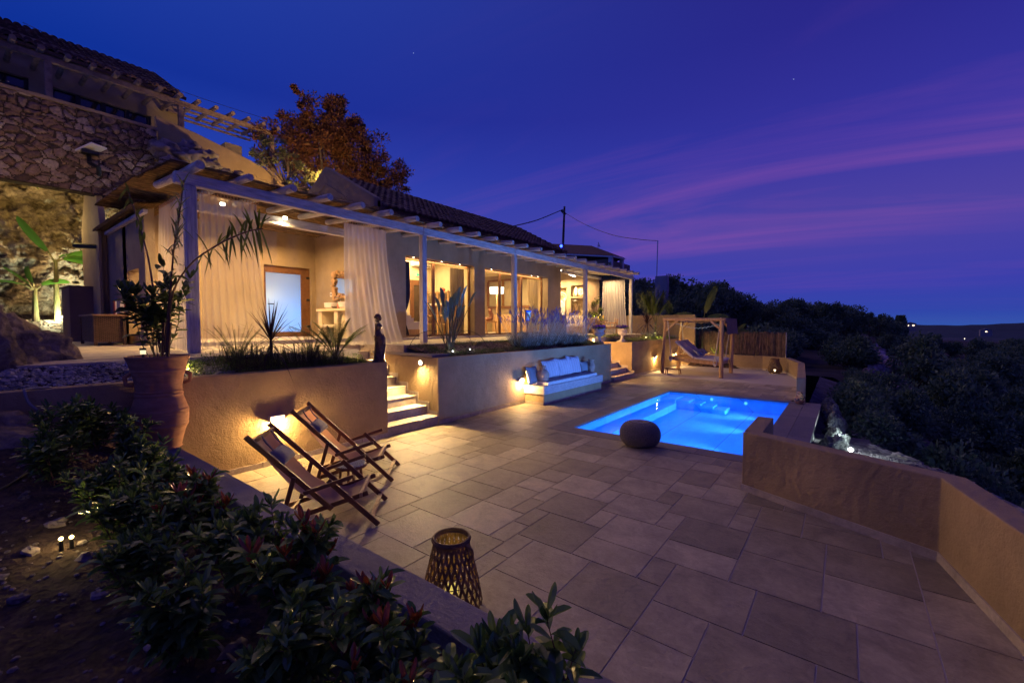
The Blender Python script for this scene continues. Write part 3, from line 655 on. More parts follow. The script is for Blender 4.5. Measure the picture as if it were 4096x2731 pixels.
glazed(8.92, 12.12, 1.78, 4.40, [10.30], house)
glazed(12.75, 17.1, 1.78, 4.40, [13.95, 15.45], house)
# downlights over the glass
for y in (9.35, 10.6, 11.5, 13.3, 14.7, 16.1, 16.6):
    g = MB(); g.tube([(XF - 0.13, y, 4.40), (XF - 0.13, y, 4.392)], 0.022, 12); U_(g, 'downlight', M_bulb, house)
for y0, y1 in ((8.92, 12.1), (12.75, 17.1)):
    lamp('AREA', (XF - 0.12, (y0 + y1) / 2, 4.37), 26, WARM, 0.1, rot=(0, 0, 0), sy=(y1 - y0) * 0.9).name = 'window_head_lamp'
# interior lamps
lamp('AREA', (-12.9, 10.3, 4.7), 170, (1.0, 0.66, 0.27), 1.6, sy=2.6).name = 'room_lamp'
lamp('AREA', (-12.9, 15.2, 4.7), 300, (1.0, 0.66, 0.28), 1.6, sy=4.0).name = 'room_lamp'
# ------------------------------------------------------------------ recess with shower room door
g = MB(); g.box(-14.95, -14.6, 2.8, 5.2 + 0.9, 1.55, 5.5); g.box(-14.95, -14.6, 7.62, 7.779, 1.55, 5.5); g.box(-14.95, -14.6, 6.1, 7.62, 4.1, 5.5)
U_(g, 'recess_wall', M_plh, house)
g = MB(); g.box(-14.6, -9.98, 2.95, 7.779, 1.702, 1.76) if False else g.box(-14.6, -11.6, 2.95, 7.779, 1.702, 1.79); U_(g, 'recess_step', M_deck, house)
fd = empty('frosted_door', (-14.7, 6.8, 1.79), 'brown framed frosted glass door glowing blue and cream', 'door')
g = MB(); x0, x1 = -14.78, -14.70; y0, y1, z0, z1 = 6.1, 7.62, 1.79, 4.1
g.box(x0, x1, y0, y0 + 0.09, z0, z1); g.box(x0, x1, y1 - 0.3, y1, z0, z1); g.box(x0, x1, y0 + 0.0905, y1 - 0.3005, z1 - 0.22, z1); g.box(x0, x1, y0 + 0.0905, y1 - 0.3005, z0, z0 + 0.16)
U_(g, 'door_frame', M_frame, fd)
m, n, l, b, out = newmat('frosted_glass'); tl_ = n.new('ShaderNodeBsdfTranslucent'); tl_.inputs[0].default_value = (0.9, 0.95, 1, 1); df = n.new('ShaderNodeBsdfDiffuse'); df.inputs[0].default_value = (0.6, 0.7, 0.8, 1)
mx = nd(n, 'ShaderNodeMixShader', i_0=0.15); l.new(tl_.outputs[0], mx.inputs[1]); l.new(df.outputs[0], mx.inputs[2]); l.new(mx.outputs[0], out.inputs[0])
g = MB(); g.box(-14.745, -14.735, 6.1905, 7.3195, 1.951, 3.879); U_(g, 'frosted_pane', m, fd)
g = MB(); g.bar((-14.68, 6.24, 2.86), (-14.68, 6.42, 2.86), 0.03, 0.03); U_(g, 'handle', M_metal, fd)
for z in (2.1, 3.0, 3.75): g = MB(); g.box(-14.7, -14.66, 7.5, 7.6, z, z + 0.07); U_(g, 'hinge', M_metal, fd)
g = MB(); g.box(-16.6, -15.0, 5.5, 8.0, 1.6, 1.7); g.box(-16.6, -16.5, 5.5, 7.9, 1.7, 4.4); U_(g, 'shower_room_wall', M_white_p, house)
lamp('POINT', (-15.12, 6.3, 3.1), 14, (1.0, 0.80, 0.38), 0.12).name = 'shower_room_lamp'
lamp('POINT', (-15.8, 7.1, 2.4), 62, (0.06, 0.38, 1.0), 0.3).name = 'shower_room_lamp'
# left outdoor shower wall with opening
sw = empty('shower_wall', (-15, 2.8, DZ), 'purplish plastered side wall with a small lit opening beside the wicker chest', 'wall')
g = MB()
xa, xb = -12.9, -18.9
ox0 = W(505, 1000, Y=2.8).x; ox1 = W(552, 1000, Y=2.8).x; oz1 = 3.55
g.box(xb, -12.9, 2.8, 3.0, 1.55, 1.95); g.box(xb, ox0, 2.8, 3.0, 1.95, oz1); g.box(ox1, -12.9, 2.8, 3.0, 1.95, oz1); g.box(xb, -12.9, 2.8, 3.0, oz1, 4.95)
U_(g, 'wall', M_plh, sw)
g = MB(); g.slab([(-19.4, 1.6), (-19.5, 5.2), (-18.6, 6.55), (-18.2, 6.85), (-17.7, 6.75), (-17.3, 6.3), (-16.9, 5.5), (-16.7, 4.9), (-16.75, 1.6)], 1, 2.66, 2.799); U_(g, 'curved_gable', M_plh, sw, bevel=0.02)
g = MB(); g.box(-16.9, -16.6, 2.6, 2.66, 1.7, 4.9); U_(g, 'pilaster', M_plh, sw)
# ================================================================== PERGOLA
perg = empty('pergola', (-9.05, 12, DZ), 'long whitewashed log pergola with reed mat roof along the villa front', 'pergola')
M_whi2 = mat('whitewashed_post', (0.40, 0.36, 0.32), (0.68, 0.63, 0.57), rough=0.7, ns=6, stretch=(5, 5, 0.5), bump=0.5, bs=10, bstretch=(8, 8, 0.4))
M_whx = mat('whitewashed_rafter', (0.40, 0.36, 0.32), (0.70, 0.65, 0.58), rough=0.7, ns=6, stretch=(0.5, 5, 5), bump=0.5, bs=10, bstretch=(0.4, 8, 8))
M_why = mat('whitewashed_beam', (0.48, 0.45, 0.41), (0.80, 0.76, 0.70), rough=0.7, ns=6, stretch=(5, 0.5, 5), bump=0.7, bs=9, bstretch=(9, 0.3, 9))
BE = [(2.38, 7.79), (7.8, 11.84), (11.85, 16.99), (17.0, 22.3)]
for a, b2 in BE:
    g = MB(); g.box(-9.12, -8.98, a, b2 - 0.004, 4.59, 4.79); U_(g, 'beam', M_why, perg, bevel=0.015)
g = MB(); g.box(-11.32, -11.15 - 0.0, 2.99, 7.77, 4.66, 4.86); U_(g, 'beam', M_why, perg, bevel=0.015)
g = MB(); g.box(-11.14, -11.0, 18.45, 22.6, 4.72, 4.88); U_(g, 'beam', M_why, perg, bevel=0.015)
for y in (2.6, 7.82, 11.87, 17.0, 22.1):
    g = MB(); wj = 0.085 if y < 3 else 0.078; g.box(-9.05 - wj, -9.05 + wj, y - wj, y + wj, DZ, 4.588); U_(g, 'post', M_whi2, perg, bevel=0.018)
ry = [2.63, 3.40, 4.18, 4.94, 5.71, 6.48, 7.27, 8.05, 8.81, 9.59, 10.41, 11.23, 12.03, 12.87, 13.71, 14.56, 15.38, 16.25, 17.16, 17.97, 18.81, 19.63, 20.45, 21.27, 22.05]
rnd = random.Random(2)
for y in ry:
    g = MB(); r0 = 0.072 + rnd.uniform(-.006, .006); r1 = 0.07; dy = rnd.uniform(-.02, .02)
    xi = -11.45 if 2.9 < y < 7.7 else -11.13
    if y > 18.5: xi = -11.5
    g.tube([(-8.60, y, 4.862), (-8.62, y, 4.862), (-9.8, y + dy, 4.93), (xi, y + dy, 5.02)], [r0 * 0.9, r0, r0, r1], 12); U_(g, 'rafter', M_whx, perg, smooth=False)
# reed mat: many thin canes running along Y over the rafters
def reed_mat(name, par, x0, x1, y0, y1, z0, z1, seed, n=90, along='y', r=(0.008, 0.016), layers=2, sag=0.02):
    rnd = random.Random(seed); g = MB()
    for L in range(layers):
        for i in range(n):
            t = (i + rnd.random()) / n; a = y0
            while a < y1:
                ln = rnd.uniform(0.9, 2.2); b_ = min(a + ln, y1 + rnd.uniform(-0.12, 0.10))
                x = x0 + (x1 - x0) * t; z = z0 + (z1 - z0) * t + L * 0.022 + rnd.uniform(-0.008, 0.008); dz = rnd.uniform(-0.014, 0.014)
                p, q = (x, a, z), (x + rnd.uniform(-.02, .02), b_, z + dz)
                if along == 'x': p, q = (a, x, z), (b_, x + rnd.uniform(-.02, .02), z + dz)
                g.tube([p, q], rnd.uniform(*r), 4, cap=False); a += ln * rnd.uniform(0.85, 1.0)
    return U_(g, name, M_reed, par)
reed_mat('reed_mat', perg, -9.08, -11.12, 2.35, 23.3, 4.955, 5.115, 3, n=100, layers=2)
reed_mat('reed_mat', perg, -11.1, -15.0, 2.3, 7.7, 5.12, 5.2, 4, n=130, layers=1)
reed_mat('reed_mat', perg, -11.1, -16.0, 18.7, 22.9, 5.12, 5.16, 5, n=150, layers=1)
g = MB()
rnd = random.Random(8)
for i in range(900):                                     # loose straw ends on the outer edge and left end
    if i < 650: y = rnd.uniform(2.4, 23.2); x = -9.08; d = Vector((rnd.uniform(0.2, 1), rnd.uniform(-1.5, 1.5), rnd.uniform(-0.3, 0.35))).normalized(); p = Vector((x, y, 4.98 + rnd.uniform(0, .05)))
    else: x = rnd.uniform(-15, -9.1); p = Vector((x, 2.38, 4.97 + (-x - 9.1) * 0.075 + rnd.uniform(0, .04))); d = Vector((rnd.uniform(-.5, .5), -1, rnd.uniform(-0.3, 0.3))).normalized()
    g.tube([p, p + d * rnd.uniform(0.06, 0.2)], 0.003, 3, cap=False)
U_(g, 'loose_straw', M_reed, perg)
# second small reed roof over the shower corner
sp = empty('reed_canopy', (-15.5, 2.3, 4.6), 'ragged small reed canopy over the side entrance below the satellite dish', 'canopy')
reed_mat('reed_mat', sp, 2.5, 3.3, -16.7, -12.2, 4.80, 5.0, 6, n=50, along='x', layers=3)
g = MB(); g.bar((-16.5, 2.75, 4.74), (-12.5, 2.75, 4.74), 0.08, 0.08); U_(g, 'beam', M_white, sp)
# niche lounge at the far end
lo = empty('lounge_alcove_wall', (-12.5, 21.2, DZ), 'sand plastered lounge wall with display niches behind the corner sofa', 'wall')
def zn(x, y): return 2200 + x / 4.48, 1050 + y / 4.48
YN = 21.1
n1a, n1b = W(*zn(372, 415), Y=YN), W(*zn(650, 600), Y=YN)
n2a, n2b = W(*zn(372, 640), Y=YN), W(*zn(650, 905), Y=YN)
n0b = W(*zn(295, 905), Y=YN); n0t = W(*zn(290, 447), Y=YN)
g = MB(); D_ = 0.28
xl, xr = -17.0, XF
def wallr(a, b_, c, d, y0=YN, y1=YN + 0.3): g.box(a, b_, y0, y1, c, d)
wallr(xl, xr, n1a.z, 5.15); wallr(n1b.x, xr, 1.7, n1a.z); wallr(n0b.x, n1a.x, 1.7, n1a.z)
wallr(n1a.x, n1b.x, n2a.z, n1b.z); wallr(n1a.x, n1b.x, 1.7, 2.35); wallr(xl, n0b.x, n0t.z, n1a.z); wallr(xl, n0b.x, 1.7, 2.35)
g.box(xl, xr, YN + 0.3, YN + 0.4, 1.7, 5.15); U_(g, 'niche_wall', M_plh, lo)
g = MB(); g.box(XF - 0.3, XF, YN + 0.401, 22.65, 1.7, 4.93); U_(g, 'front_wall', M_plh, lo)
g = MB(); g.box(-17, -16.8, 18.7, YN, 1.7, 5.15); U_(g, 'rear_wall', M_plh, lo)
g = MB(); g.box(XF - 0.3, XF + 0.06, 18.42, 18.9, 1.7, W(*zn(310, 940), X=XF).z); U_(g, 'half_wall', M_plh, lo)
M_led = emis('led_strip', (1.0, 0.93, 0.8), 6)
ls = empty('ceiling_light_strip', (-12, 20, 4.98), 'bright white light strip under the reed ceiling of the lounge', 'lamp')
g = MB(); a = W(*zn(205, 140), X=-11.6); b_ = W(*zn(445, 250), X=-11.6); g.bar(a, b_, 0.10, 0.05); U_(g, 'strip', M_led, ls)
lamp('AREA', (-12.6, 19.9, 4.7), 260, (1.0, 0.70, 0.34), 1.6, sy=1.6, parent=None).name = 'lounge_lamp'
lamp('AREA', (-10.2, 21.3, 4.6), 110, (1.0, 0.62, 0.3), 0.8, sy=1.5, parent=None).name = 'lounge_lamp'
# recess spots: two little round lights under the reed
for i, (x, y, px) in enumerate(((-11.0, 0, (1140, 868)), (-11.6, 0, (890, 812)))):
    p = W(*px, Z=4.72) if False else W(*px, X=x); s = empty('ceiling_spot', p, ['round white ceiling spot on the end of an inner rafter', 'round white ceiling spot glowing through the sheer curtain'][i], 'lamp')
    g = MB(); g.tube([p, p - Vector((0, 0, 0.05))], 0.05, 16); U_(g, 'lens', emis('spot_lens%d' % i, (1, 0.85, 0.6), 20), s)
    lamp('SPOT', p - Vector((0, 0, 0.08)), 330, (1.0, 0.62, 0.24), 0.05, rot=(0, 0, 0), spot=R(165), blend=1.0).name = 'spot_lamp'
lamp('AREA', (-13.0, 5.3, 4.75), 170, (1.0, 0.6, 0.24), 2.0, sy=3.0).name = 'recess_fill'  # added flat fill under the recess ceiling, besides the two spots
lamp('POINT', (-16.0, 4.6, 3.6), 10, (1.0, 0.64, 0.26), 0.2).name = 'side_lamp'
# ================================================================== WALL LIGHTS
M_fix = mat('lamp_fixture', (0.7, 0.66, 0.6), rough=0.5)
def wall_lamp(p, label, power, tilt=0.25):
    s = empty('wall_lamp', p, label, 'lamp', 'box wall lights shining down')
    g = MB(); g.box(p.x - 0.05, p.x + 0.03, p.y - 0.11, p.y + 0.11, p.z, p.z + 0.09); U_(g, 'housing', M_fix, s, bevel=0.004)
    g = MB(); g.box(p.x - 0.045, p.x + 0.025, p.y - 0.105, p.y + 0.105, p.z - 0.006, p.z - 0.0005); U_(g, 'lens', M_bulb, s)
    o = lamp('POINT', p + Vector((0.045, 0, -0.05)), power, WARM, 0.035); o.name = 'wall_lamp_light'; return s
WL = [(Vector((-7.0, 3.07, 0.69)), 'low wall light glowing behind the deck chairs', 75), (Vector((-7.0, 9.5, 0.64)), 'wall light blazing at the near end of the cushioned bench', 60),
      (Vector((-7.0, 20.12, 0.64)), 'wall light left of the daybed frame', 48), (Vector((-7.0, 23.1, 0.62)), 'wall light seen through the daybed frame by its back post', 40)]
for a in WL: wall_lamp(*a)
def step_lamp(p, label, power):
    s = empty('step_light', p, label, 'lamp', 'round lights in the stair wall')
    g = MB(); g.tube([p + Vector((0, 0.0, 0)), p + Vector((0, -0.02, 0))], 0.05, 20); U_(g, 'lens', M_bulb, s)
    g = MB(); g.tube([p + Vector((0, 0.01, 0)), p + Vector((0, -0.014, 0))], 0.062, 20); U_(g, 'ring', M_fix, s)
    lamp('SPOT', p + Vector((0, -0.05, 0)), power, (1.0, 0.66, 0.28), 0.04, rot=aim((0.25, -1, -0.75)), spot=R(170), blend=0.8).name = 'step_lamp_light'
step_lamp(Vector((-9.05, 6.5, 1.34)), 'round stair light nearest the bronze statue, high on the stair wall', 130)
step_lamp(Vector((-7.62, 6.5, 1.33)), 'round stair light at the outer end of the stair wall under the cap', 360)
lamp('SPOT', (-8.6, 17.3, 1.5), 150, (1.0, 0.55, 0.18), 0.05, rot=aim((0.2, -0.6, -1)), spot=R(160)).name = 'step_lamp_light'
lamp('SPOT', (-8.2, 15.5, 1.25), 260, (1.0, 0.55, 0.18), 0.05, rot=aim((0.3, 1, -0.7)), spot=R(160)).name = 'step_lamp_light'
# ================================================================== OBJECTS (built in local coordinates under an Empty)
def P(mb, name, mats, par, **k):
    o = mb.build(name, mats, **k); o.parent = par; return o
M_canvas = mat('canvas', (0.20, 0.135, 0.105), (0.26, 0.18, 0.14), rough=0.9, ns=14, bump=0.2, bs=60)
m_, n_, l_, b_, o_ = newmat('sling_canvas'); b_.inputs['Base Color'].default_value = (0.36, 0.26, 0.21, 1); b_.inputs['Roughness'].default_value = 0.9
t_ = n_.new('ShaderNodeBsdfTranslucent'); t_.inputs[0].default_value = (0.6, 0.32, 0.2, 1); x_ = nd(n_, 'ShaderNodeMixShader', i_0=0.35); l_.new(b_.outputs[0], x_.inputs[1]); l_.new(t_.outputs[0], x_.inputs[2]); l_.new(x_.outputs[0], o_.inputs[0]); M_sling = m_
M_dkcush = mat('taupe_cushion', (0.16, 0.14, 0.14), (0.21, 0.18, 0.18), rough=0.95, ns=10, bump=0.2, sheen=0.3)
def cushion(w, h, t, nx=12, ny=12, sharp=0.0, seed=0):   # lies in XZ plane, thickness along Y
    g = MB(); vs = []; fs = []
    for s in (1, -1):
        for i in range(nx + 1):
            for j in range(ny + 1):
                u, v = 2 * i / nx - 1, 2 * j / ny - 1
                e = (1 - abs(u) ** 3.2) * (1 - abs(v) ** 3.2); pin = 1 - 0.10 * (1 - abs(u)) ** 1 * (abs(v) ** 4) ; pin2 = 1 - 0.10 * (1 - abs(v)) * (abs(u) ** 4)
                q = 1 + 0.06 * noise.noise(Vector((u * 2 + seed, v * 2, s)))
                vs.append((u * w / 2 * pin2, s * t / 2 * (e ** 0.55) * q, v * h / 2 * pin))
    N = (nx + 1) * (ny + 1)
    for k in range(2):
        for i in range(nx):
            for j in range(ny):
                a = k * N + i * (ny + 1) + j; f = (a, a + ny + 1, a + ny + 2, a + 1); fs.append(f if k else f[::-1])
    g.add(vs, fs); return g
# ------------------------------------------------------------------ deck chairs
def deck_chair(label):
    r = empty('deck_chair', (0, 0, 0), label, 'chair', 'folding deck chairs on the terrace'); w = 0.31
    for s in (-1, 1):
        y = s * w
        g = MB(); g.bar((-1.33, y, 1.02), (-0.49, y, 0.20), 0.026, 0.055, k=0); g.tube([(-1.335, y, 1.025), (-1.325, y, 1.015)], 0.03, 10); P(g, 'back_rail', M_wood, r, bevel=0.004)
        yb = s * (w + 0.032); g = MB(); g.bar((-0.52, yb, 0.53), (0.0, yb, 0.01), 0.026, 0.055); P(g, 'leg', M_wood, r, bevel=0.004)
        g = MB(); g.bar((-0.76, y + s * 0.06, 0.41), (-0.25, y + s * 0.06, 0.57), 0.03, 0.042); P(g, 'armrest', M_wood, r, bevel=0.006)
        yc = s * (w - 0.035); g = MB(); g.bar((-1.16, yc, 0.03), (-0.12, yc, 0.345), 0.024, 0.05); P(g, 'seat_rail', M_wood, r, bevel=0.004)
        ye = s * (w + 0.03); g = MB(); g.bar((-0.86, ye, 0.58), (-1.0, ye * 0.98, 0.09), 0.024, 0.045); P(g, 'strut', M_wood, r, bevel=0.004)
    g = MB(); g.bar((-1.28, -w, 0.965), (-1.28, w, 0.965), 0.03, 0.05); P(g, 'head_bar', M_wood, r)
    g = MB(); g.bar((-0.19, -w, 0.335), (-0.19, w, 0.335), 0.03, 0.05); P(g, 'seat_bar', M_log, r)
    g = MB(); g.bar((-0.07, -w - 0.02, 0.09), (-0.07, w + 0.02, 0.09), 0.045, 0.02); P(g, 'foot_bar', M_log, r)
    g = MB(); g.bar((-1.0, -w, 0.085), (-1.0, w, 0.085), 0.03, 0.03); P(g, 'cross_bar', M_wood, r)
    pr = curve_pts([(-1.29, 0, 0.99), (-1.19, 0, 0.82), (-1.02, 0, 0.59), (-0.83, 0, 0.385), (-0.62, 0, 0.265), (-0.42, 0, 0.25), (-0.2, 0, 0.345)], 5)
    g = MB(); ny = 8; vs = []; fs = []
    for i, p in enumerate(pr):
        for j in range(ny + 1):
            v = 2 * j / ny - 1; sag = 0.03 * (1 - v * v) + 0.006 * noise.noise(Vector((i * 0.4, j * 0.9, 1)))
            vs.append((p.x - sag * 0.3, v * 0.265, p.z - sag))
    for i in range(len(pr) - 1):
        for j in range(ny): a = i * (ny + 1) + j; fs.append((a, a + 1, a + ny + 2, a + ny + 1))
    g.add(vs, fs); P(g, 'sling', M_sling, r, smooth=True)
    g = cushion(0.42, 0.22, 0.12, seed=3); o = P(g, 'head_pillow', M_dkcush, r, smooth=True); o.location = (-1.09, 0, 0.735); o.rotation_euler = (R(0), R(0), 0)
    o.rotation_euler = (Matrix.Rotation(R(-50), 3, 'Y') @ Matrix.Rotation(R(90), 3, 'Z')).to_euler()
    for s in (-1, 1):
        g = MB(); g.tube([(-1.25, s * 0.13, 0.99), (-1.2, s * 0.13, 0.90), (-1.12, s * 0.13, 0.81)], 0.009, 6); P(g, 'strap', M_dkcush, r)
    return r
dc = deck_chair('nearer folding wooden deck chair, its sling in shadow, beside the shrubs')
put(dc, (-4.255, 3.035, 0), R(47))
dc2 = copy_tree(dc); put(dc2, (-5.215, 3.96, 0), R(45), label='farther folding wooden deck chair, its sling lit orange by the wall light')
# ------------------------------------------------------------------ small round table
r = empty('side_table', (-4.97, 3.07, 0), 'small round three-legged side table between the two deck chairs', 'table')
g = MB(); g.lathe([(0, 0.385), (0.19, 0.385), (0.20, 0.395), (0.20, 0.41), (0.19, 0.42)], n=32); P(g, 'tabletop', M_wood, r)
m, n, l, b, out = newmat('mosaic_top'); v = nd(n, 'ShaderNodeTexVoronoi', i_Scale=34.0); v.feature = 'DISTANCE_TO_EDGE'; l.new(pos(n, l, 'obj'), v.inputs['Vector']); rr = ramp(n, [(0.04, (0.05, 0.05, 0.05)), (0.09, (0.32, 0.36, 0.40))]); l.new(v.outputs[0], rr.inputs[0]); l.new(rr.outputs[0], b.inputs['Base Color']); b.inputs['Roughness'].default_value = 0.3
g = MB(); g.lathe([(0.185, 0.42), (0.18, 0.424), (0, 0.424)], n=32); P(g, 'mosaic_inlay', m, r)
for i in range(4): a = PI / 4 + i * PI / 2; g = MB(); g.tube([(0.12 * math.cos(a), 0.12 * math.sin(a), 0.385), (0.155 * math.cos(a), 0.155 * math.sin(a), 0)], [0.018, 0.014], 8); P(g, 'leg', M_wood, r)
# ------------------------------------------------------------------ pouf
m, n, l, b, out = newmat('knitted'); p = pos(n, l, 'obj'); w1 = nd(n, 'ShaderNodeTexWave', i_Scale=26.0, i_Distortion=3.0, i_Detail=3.0); w1.bands_direction = 'Z'; w1.inputs['Detail Scale'].default_value = 6; l.new(p, w1.inputs['Vector'])
t2 = nd(n, 'ShaderNodeTexNoise', i_Scale=60.0, i_Detail=4.0); l.new(p, t2.inputs['Vector']); rr = ramp(n, [(0.3, (0.14, 0.12, 0.115)), (0.7, (0.46, 0.40, 0.37))]); l.new(mth(n, l, 'MULTIPLY_ADD', w1.outputs[0], 0.4, mth(n, l, 'MULTIPLY', t2.outputs[0], 0.6)), rr.inputs[0]); l.new(rr.outputs[0], b.inputs['Base Color'])
bp = n.new('ShaderNodeBump'); bp.inputs['Strength'].default_value = 1.0; bp.inputs['Distance'].default_value = 0.02; l.new(mth(n, l, 'ADD', w1.outputs[0], t2.outputs[0]), bp.inputs['Height']); l.new(bp.outputs[0], b.inputs['Normal']); b.inputs['Roughness'].default_value = 1.0
g = MB(); pf = [(0.0, 0.0), (0.2, 0.0), (0.29, 0.03), (0.345, 0.10), (0.365, 0.20), (0.345, 0.30), (0.28, 0.385), (0.18, 0.425), (0.07, 0.43), (0.03, 0.42), (0, 0.415)]
pp = curve_pts([(a, 0, c) for a, c in pf], 3); g.lathe([(max(0, q.x), q.z) for q in pp], n=48)
o = g.build('pouf', m, smooth=True); o.location = (-2.92, 7.62, 0.008); tag(o, 'round knitted grey pouf on the paving at the near edge of the pool', 'pouf')
# ------------------------------------------------------------------ baskets / lanterns
M_wick = mat('wicker', (0.14, 0.075, 0.03), (0.28, 0.16, 0.07), rough=0.7, ns=12, bump=0.4, island=0.3)
def lattice(prof, rows, cols, wd, th, seed=0, zz=1):
    g = MB(); rnd = random.Random(seed)
    def rad(z):
        for (r0, z0), (r1, z1) in zip(prof[:-1], prof[1:]):
            if z0 <= z <= z1: return r0 + (r1 - r0) * (z - z0) / (z1 - z0 + 1e-9)
        return prof[-1][0]
    z0, z1 = prof[0][1], prof[-1][1]
    for k in range(rows):
        za = z0 + (z1 - z0) * k / rows; zb = z0 + (z1 - z0) * (k + 1) / rows
        ra, rb = rad(za), rad(zb)
        for c in range(cols):
            a0 = 2 * PI * (c + 0.5 * (k % 2)) / cols
            for s in (-1, 1):
                a1 = a0 + s * PI / cols * 0.95; pa = Vector((ra * math.cos(a0), ra * math.sin(a0), za)); pb = Vector((rb * math.cos(a1), rb * math.sin(a1), zb))
                nrm = Vector((math.cos(a0), math.sin(a0), 0)); g.bar(pa + nrm * rnd.uniform(0, .004) * s, pb + nrm * .004 * s, wd, th, up=nrm)
        g.tube([(rb * math.cos(2 * PI * q / 24), rb * math.sin(2 * PI * q / 24), zb) for q in range(25)], 0.004, 5, cap=False)
    return g
ln = empty('basket_lantern', (-2.42, 2.36, 0), 'conical open-weave basket lantern in the foreground behind the low wall', 'lantern')
prof = [(0.24, 0.0), (0.225, 0.10), (0.20, 0.23), (0.165, 0.37), (0.135, 0.50)]
P(lattice(prof, 7, 24, 0.020, 0.003, 1), 'weave', M_wick, ln)
g = MB()
for k in range(3): g.tube([((0.14 + 0.006 * (k % 2)) * math.cos(2 * PI * q / 32), (0.14 + 0.006 * (k % 2)) * math.sin(2 * PI * q / 32), 0.50 + k * 0.013) for q in range(33)], 0.011, 6, cap=False)
P(g, 'rim', M_wick, ln)
g = MB(); g.tube(curve_pts([(0.14, 0.0, 0.51), (0.185, 0.03, 0.47), (0.185, 0.04, 0.41), (0.165, 0.02, 0.37)], 5), 0.012, 6); P(g, 'handle', M_wick, ln)
M_candle = emis('candle_glow', (1.0, 0.72, 0.16), 0.6); M_wax = mat('wax', (0.7, 0.65, 0.3), rough=0.5)
g = MB(); g.lathe([(0, 0.01), (0.05, 0.01), (0.05, 0.13), (0.04, 0.135), (0, 0.13)], n=20); P(g, 'candle', M_candle, ln)
lamp('POINT', (-2.42, 2.36, 0.22), 0.9, (1.0, 0.72, 0.15), 0.05).name = 'candle_light'
l2 = empty('basket_lantern', (-2.45, 22.55, 0), 'bulbous woven floor lantern glowing yellow in the far corner of the terrace', 'lantern')
prof2 = [(0.19, 0.0), (0.27, 0.10), (0.29, 0.20), (0.26, 0.32), (0.19, 0.46), (0.15, 0.58), (0.16, 0.66)]
P(lattice(prof2, 15, 30, 0.022, 0.003, 2), 'weave', M_wick, l2)
g = MB(); g.tube([(0.16 * math.cos(2 * PI * q / 24), 0.16 * math.sin(2 * PI * q / 24), 0.665) for q in range(25)], 0.013, 6, cap=False); P(g, 'rim', M_wick, l2)
g = MB(); g.tube(curve_pts([(-0.16, 0, 0.66), (-0.2, 0.02, 0.56), (-0.24, 0, 0.42)], 5), 0.01, 6); P(g, 'handle', M_wick, l2)
g = MB(); g.ball((0, 0, 0.14), 0.04); P(g, 'bulb', M_bulb, l2); lamp('POINT', (-2.45, 22.55, 0.14), 5, (1.0, 0.78, 0.12), 0.04).name = 'lantern_light'
# ------------------------------------------------------------------ jars
def jug(name, prof, loc, label, mt, handle=None, cat='jug', sc=1, holes=0):
    r = empty(name, loc, label, cat); g = MB(); pp = curve_pts([(a, 0, c) for a, c in prof], 4); g.lathe([(max(0.0, q.x) * sc, q.z * sc) for q in pp], n=28); P(g, 'body', mt, r, smooth=True)
    if handle:
        for hz in handle:
            a = hz[0]; ca, sa = math.cos(a), math.sin(a); g = MB(); g.tube(curve_pts([(q[0] * ca * sc, q[0] * sa * sc, q[1] * sc) for q in hz[1]], 4), 0.012 * sc, 8); P(g, 'handle', mt, r, smooth=True)
    if holes:
        g = MB(); rnd = random.Random(3)
        for i in range(holes):
            a = rnd.uniform(0, 2 * PI); z = rnd.uniform(0.05, 0.30); rr_ = 0.118 if z < 0.2 else 0.07
            g.tube([(math.cos(a) * (rr_ - 0.01), math.sin(a) * (rr_ - 0.01), z), (math.cos(a) * (rr_ + 0.006), math.sin(a) * (rr_ + 0.006), z)], rnd.uniform(0.01, 0.02), 8)
        P(g, 'pierced_holes', M_metal, r)
    return r
amph = [(0.0, 0), (0.075, 0.0), (0.10, 0.06), (0.16, 0.18), (0.175, 0.27), (0.13, 0.36), (0.065, 0.40), (0.055, 0.44), (0.075, 0.48), (0.078, 0.49), (0.06, 0.49)]
hd = [(0.06, 0.45), (0.11, 0.45), (0.125, 0.40), (0.13, 0.36)]
p = W(2050 + 545 / 4.48, 1350 + 838 / 4.48, Z=0.52)
jug('clay_amphora', amph, (p.x, p.y, 0.52), 'round bellied terracotta amphora on the bench end nearest the wall light', M_clay, [(R(-60), hd), (R(120), hd)], 'jug', sc=1.05)
jug('clay_pitcher', [(0, 0), (0.085, 0), (0.1, 0.05), (0.12, 0.16), (0.09, 0.25), (0.07, 0.30), (0.10, 0.36), (0.11, 0.365), (0.09, 0.36)], (-6.72, 13.08, 0.62), 'wide necked pale clay pitcher at the far end of the bench cushion', M_clay, [(R(-70), [(0.07, 0.31), (0.13, 0.30), (0.14, 0.22), (0.11, 0.16)])], 'pitcher', sc=1.1)
jug('pierced_jar', [(0, 0), (0.07, 0), (0.115, 0.06), (0.118, 0.12), (0.085, 0.19), (0.06, 0.21), (0.075, 0.25), (0.06, 0.31), (0.02, 0.34), (0, 0.345)], (-0.93, 14.02, 0.05), 'small gourd shaped terracotta jar with dark pierced holes on the pool ledge', M_terra, None, 'jar', sc=1.0, holes=34)
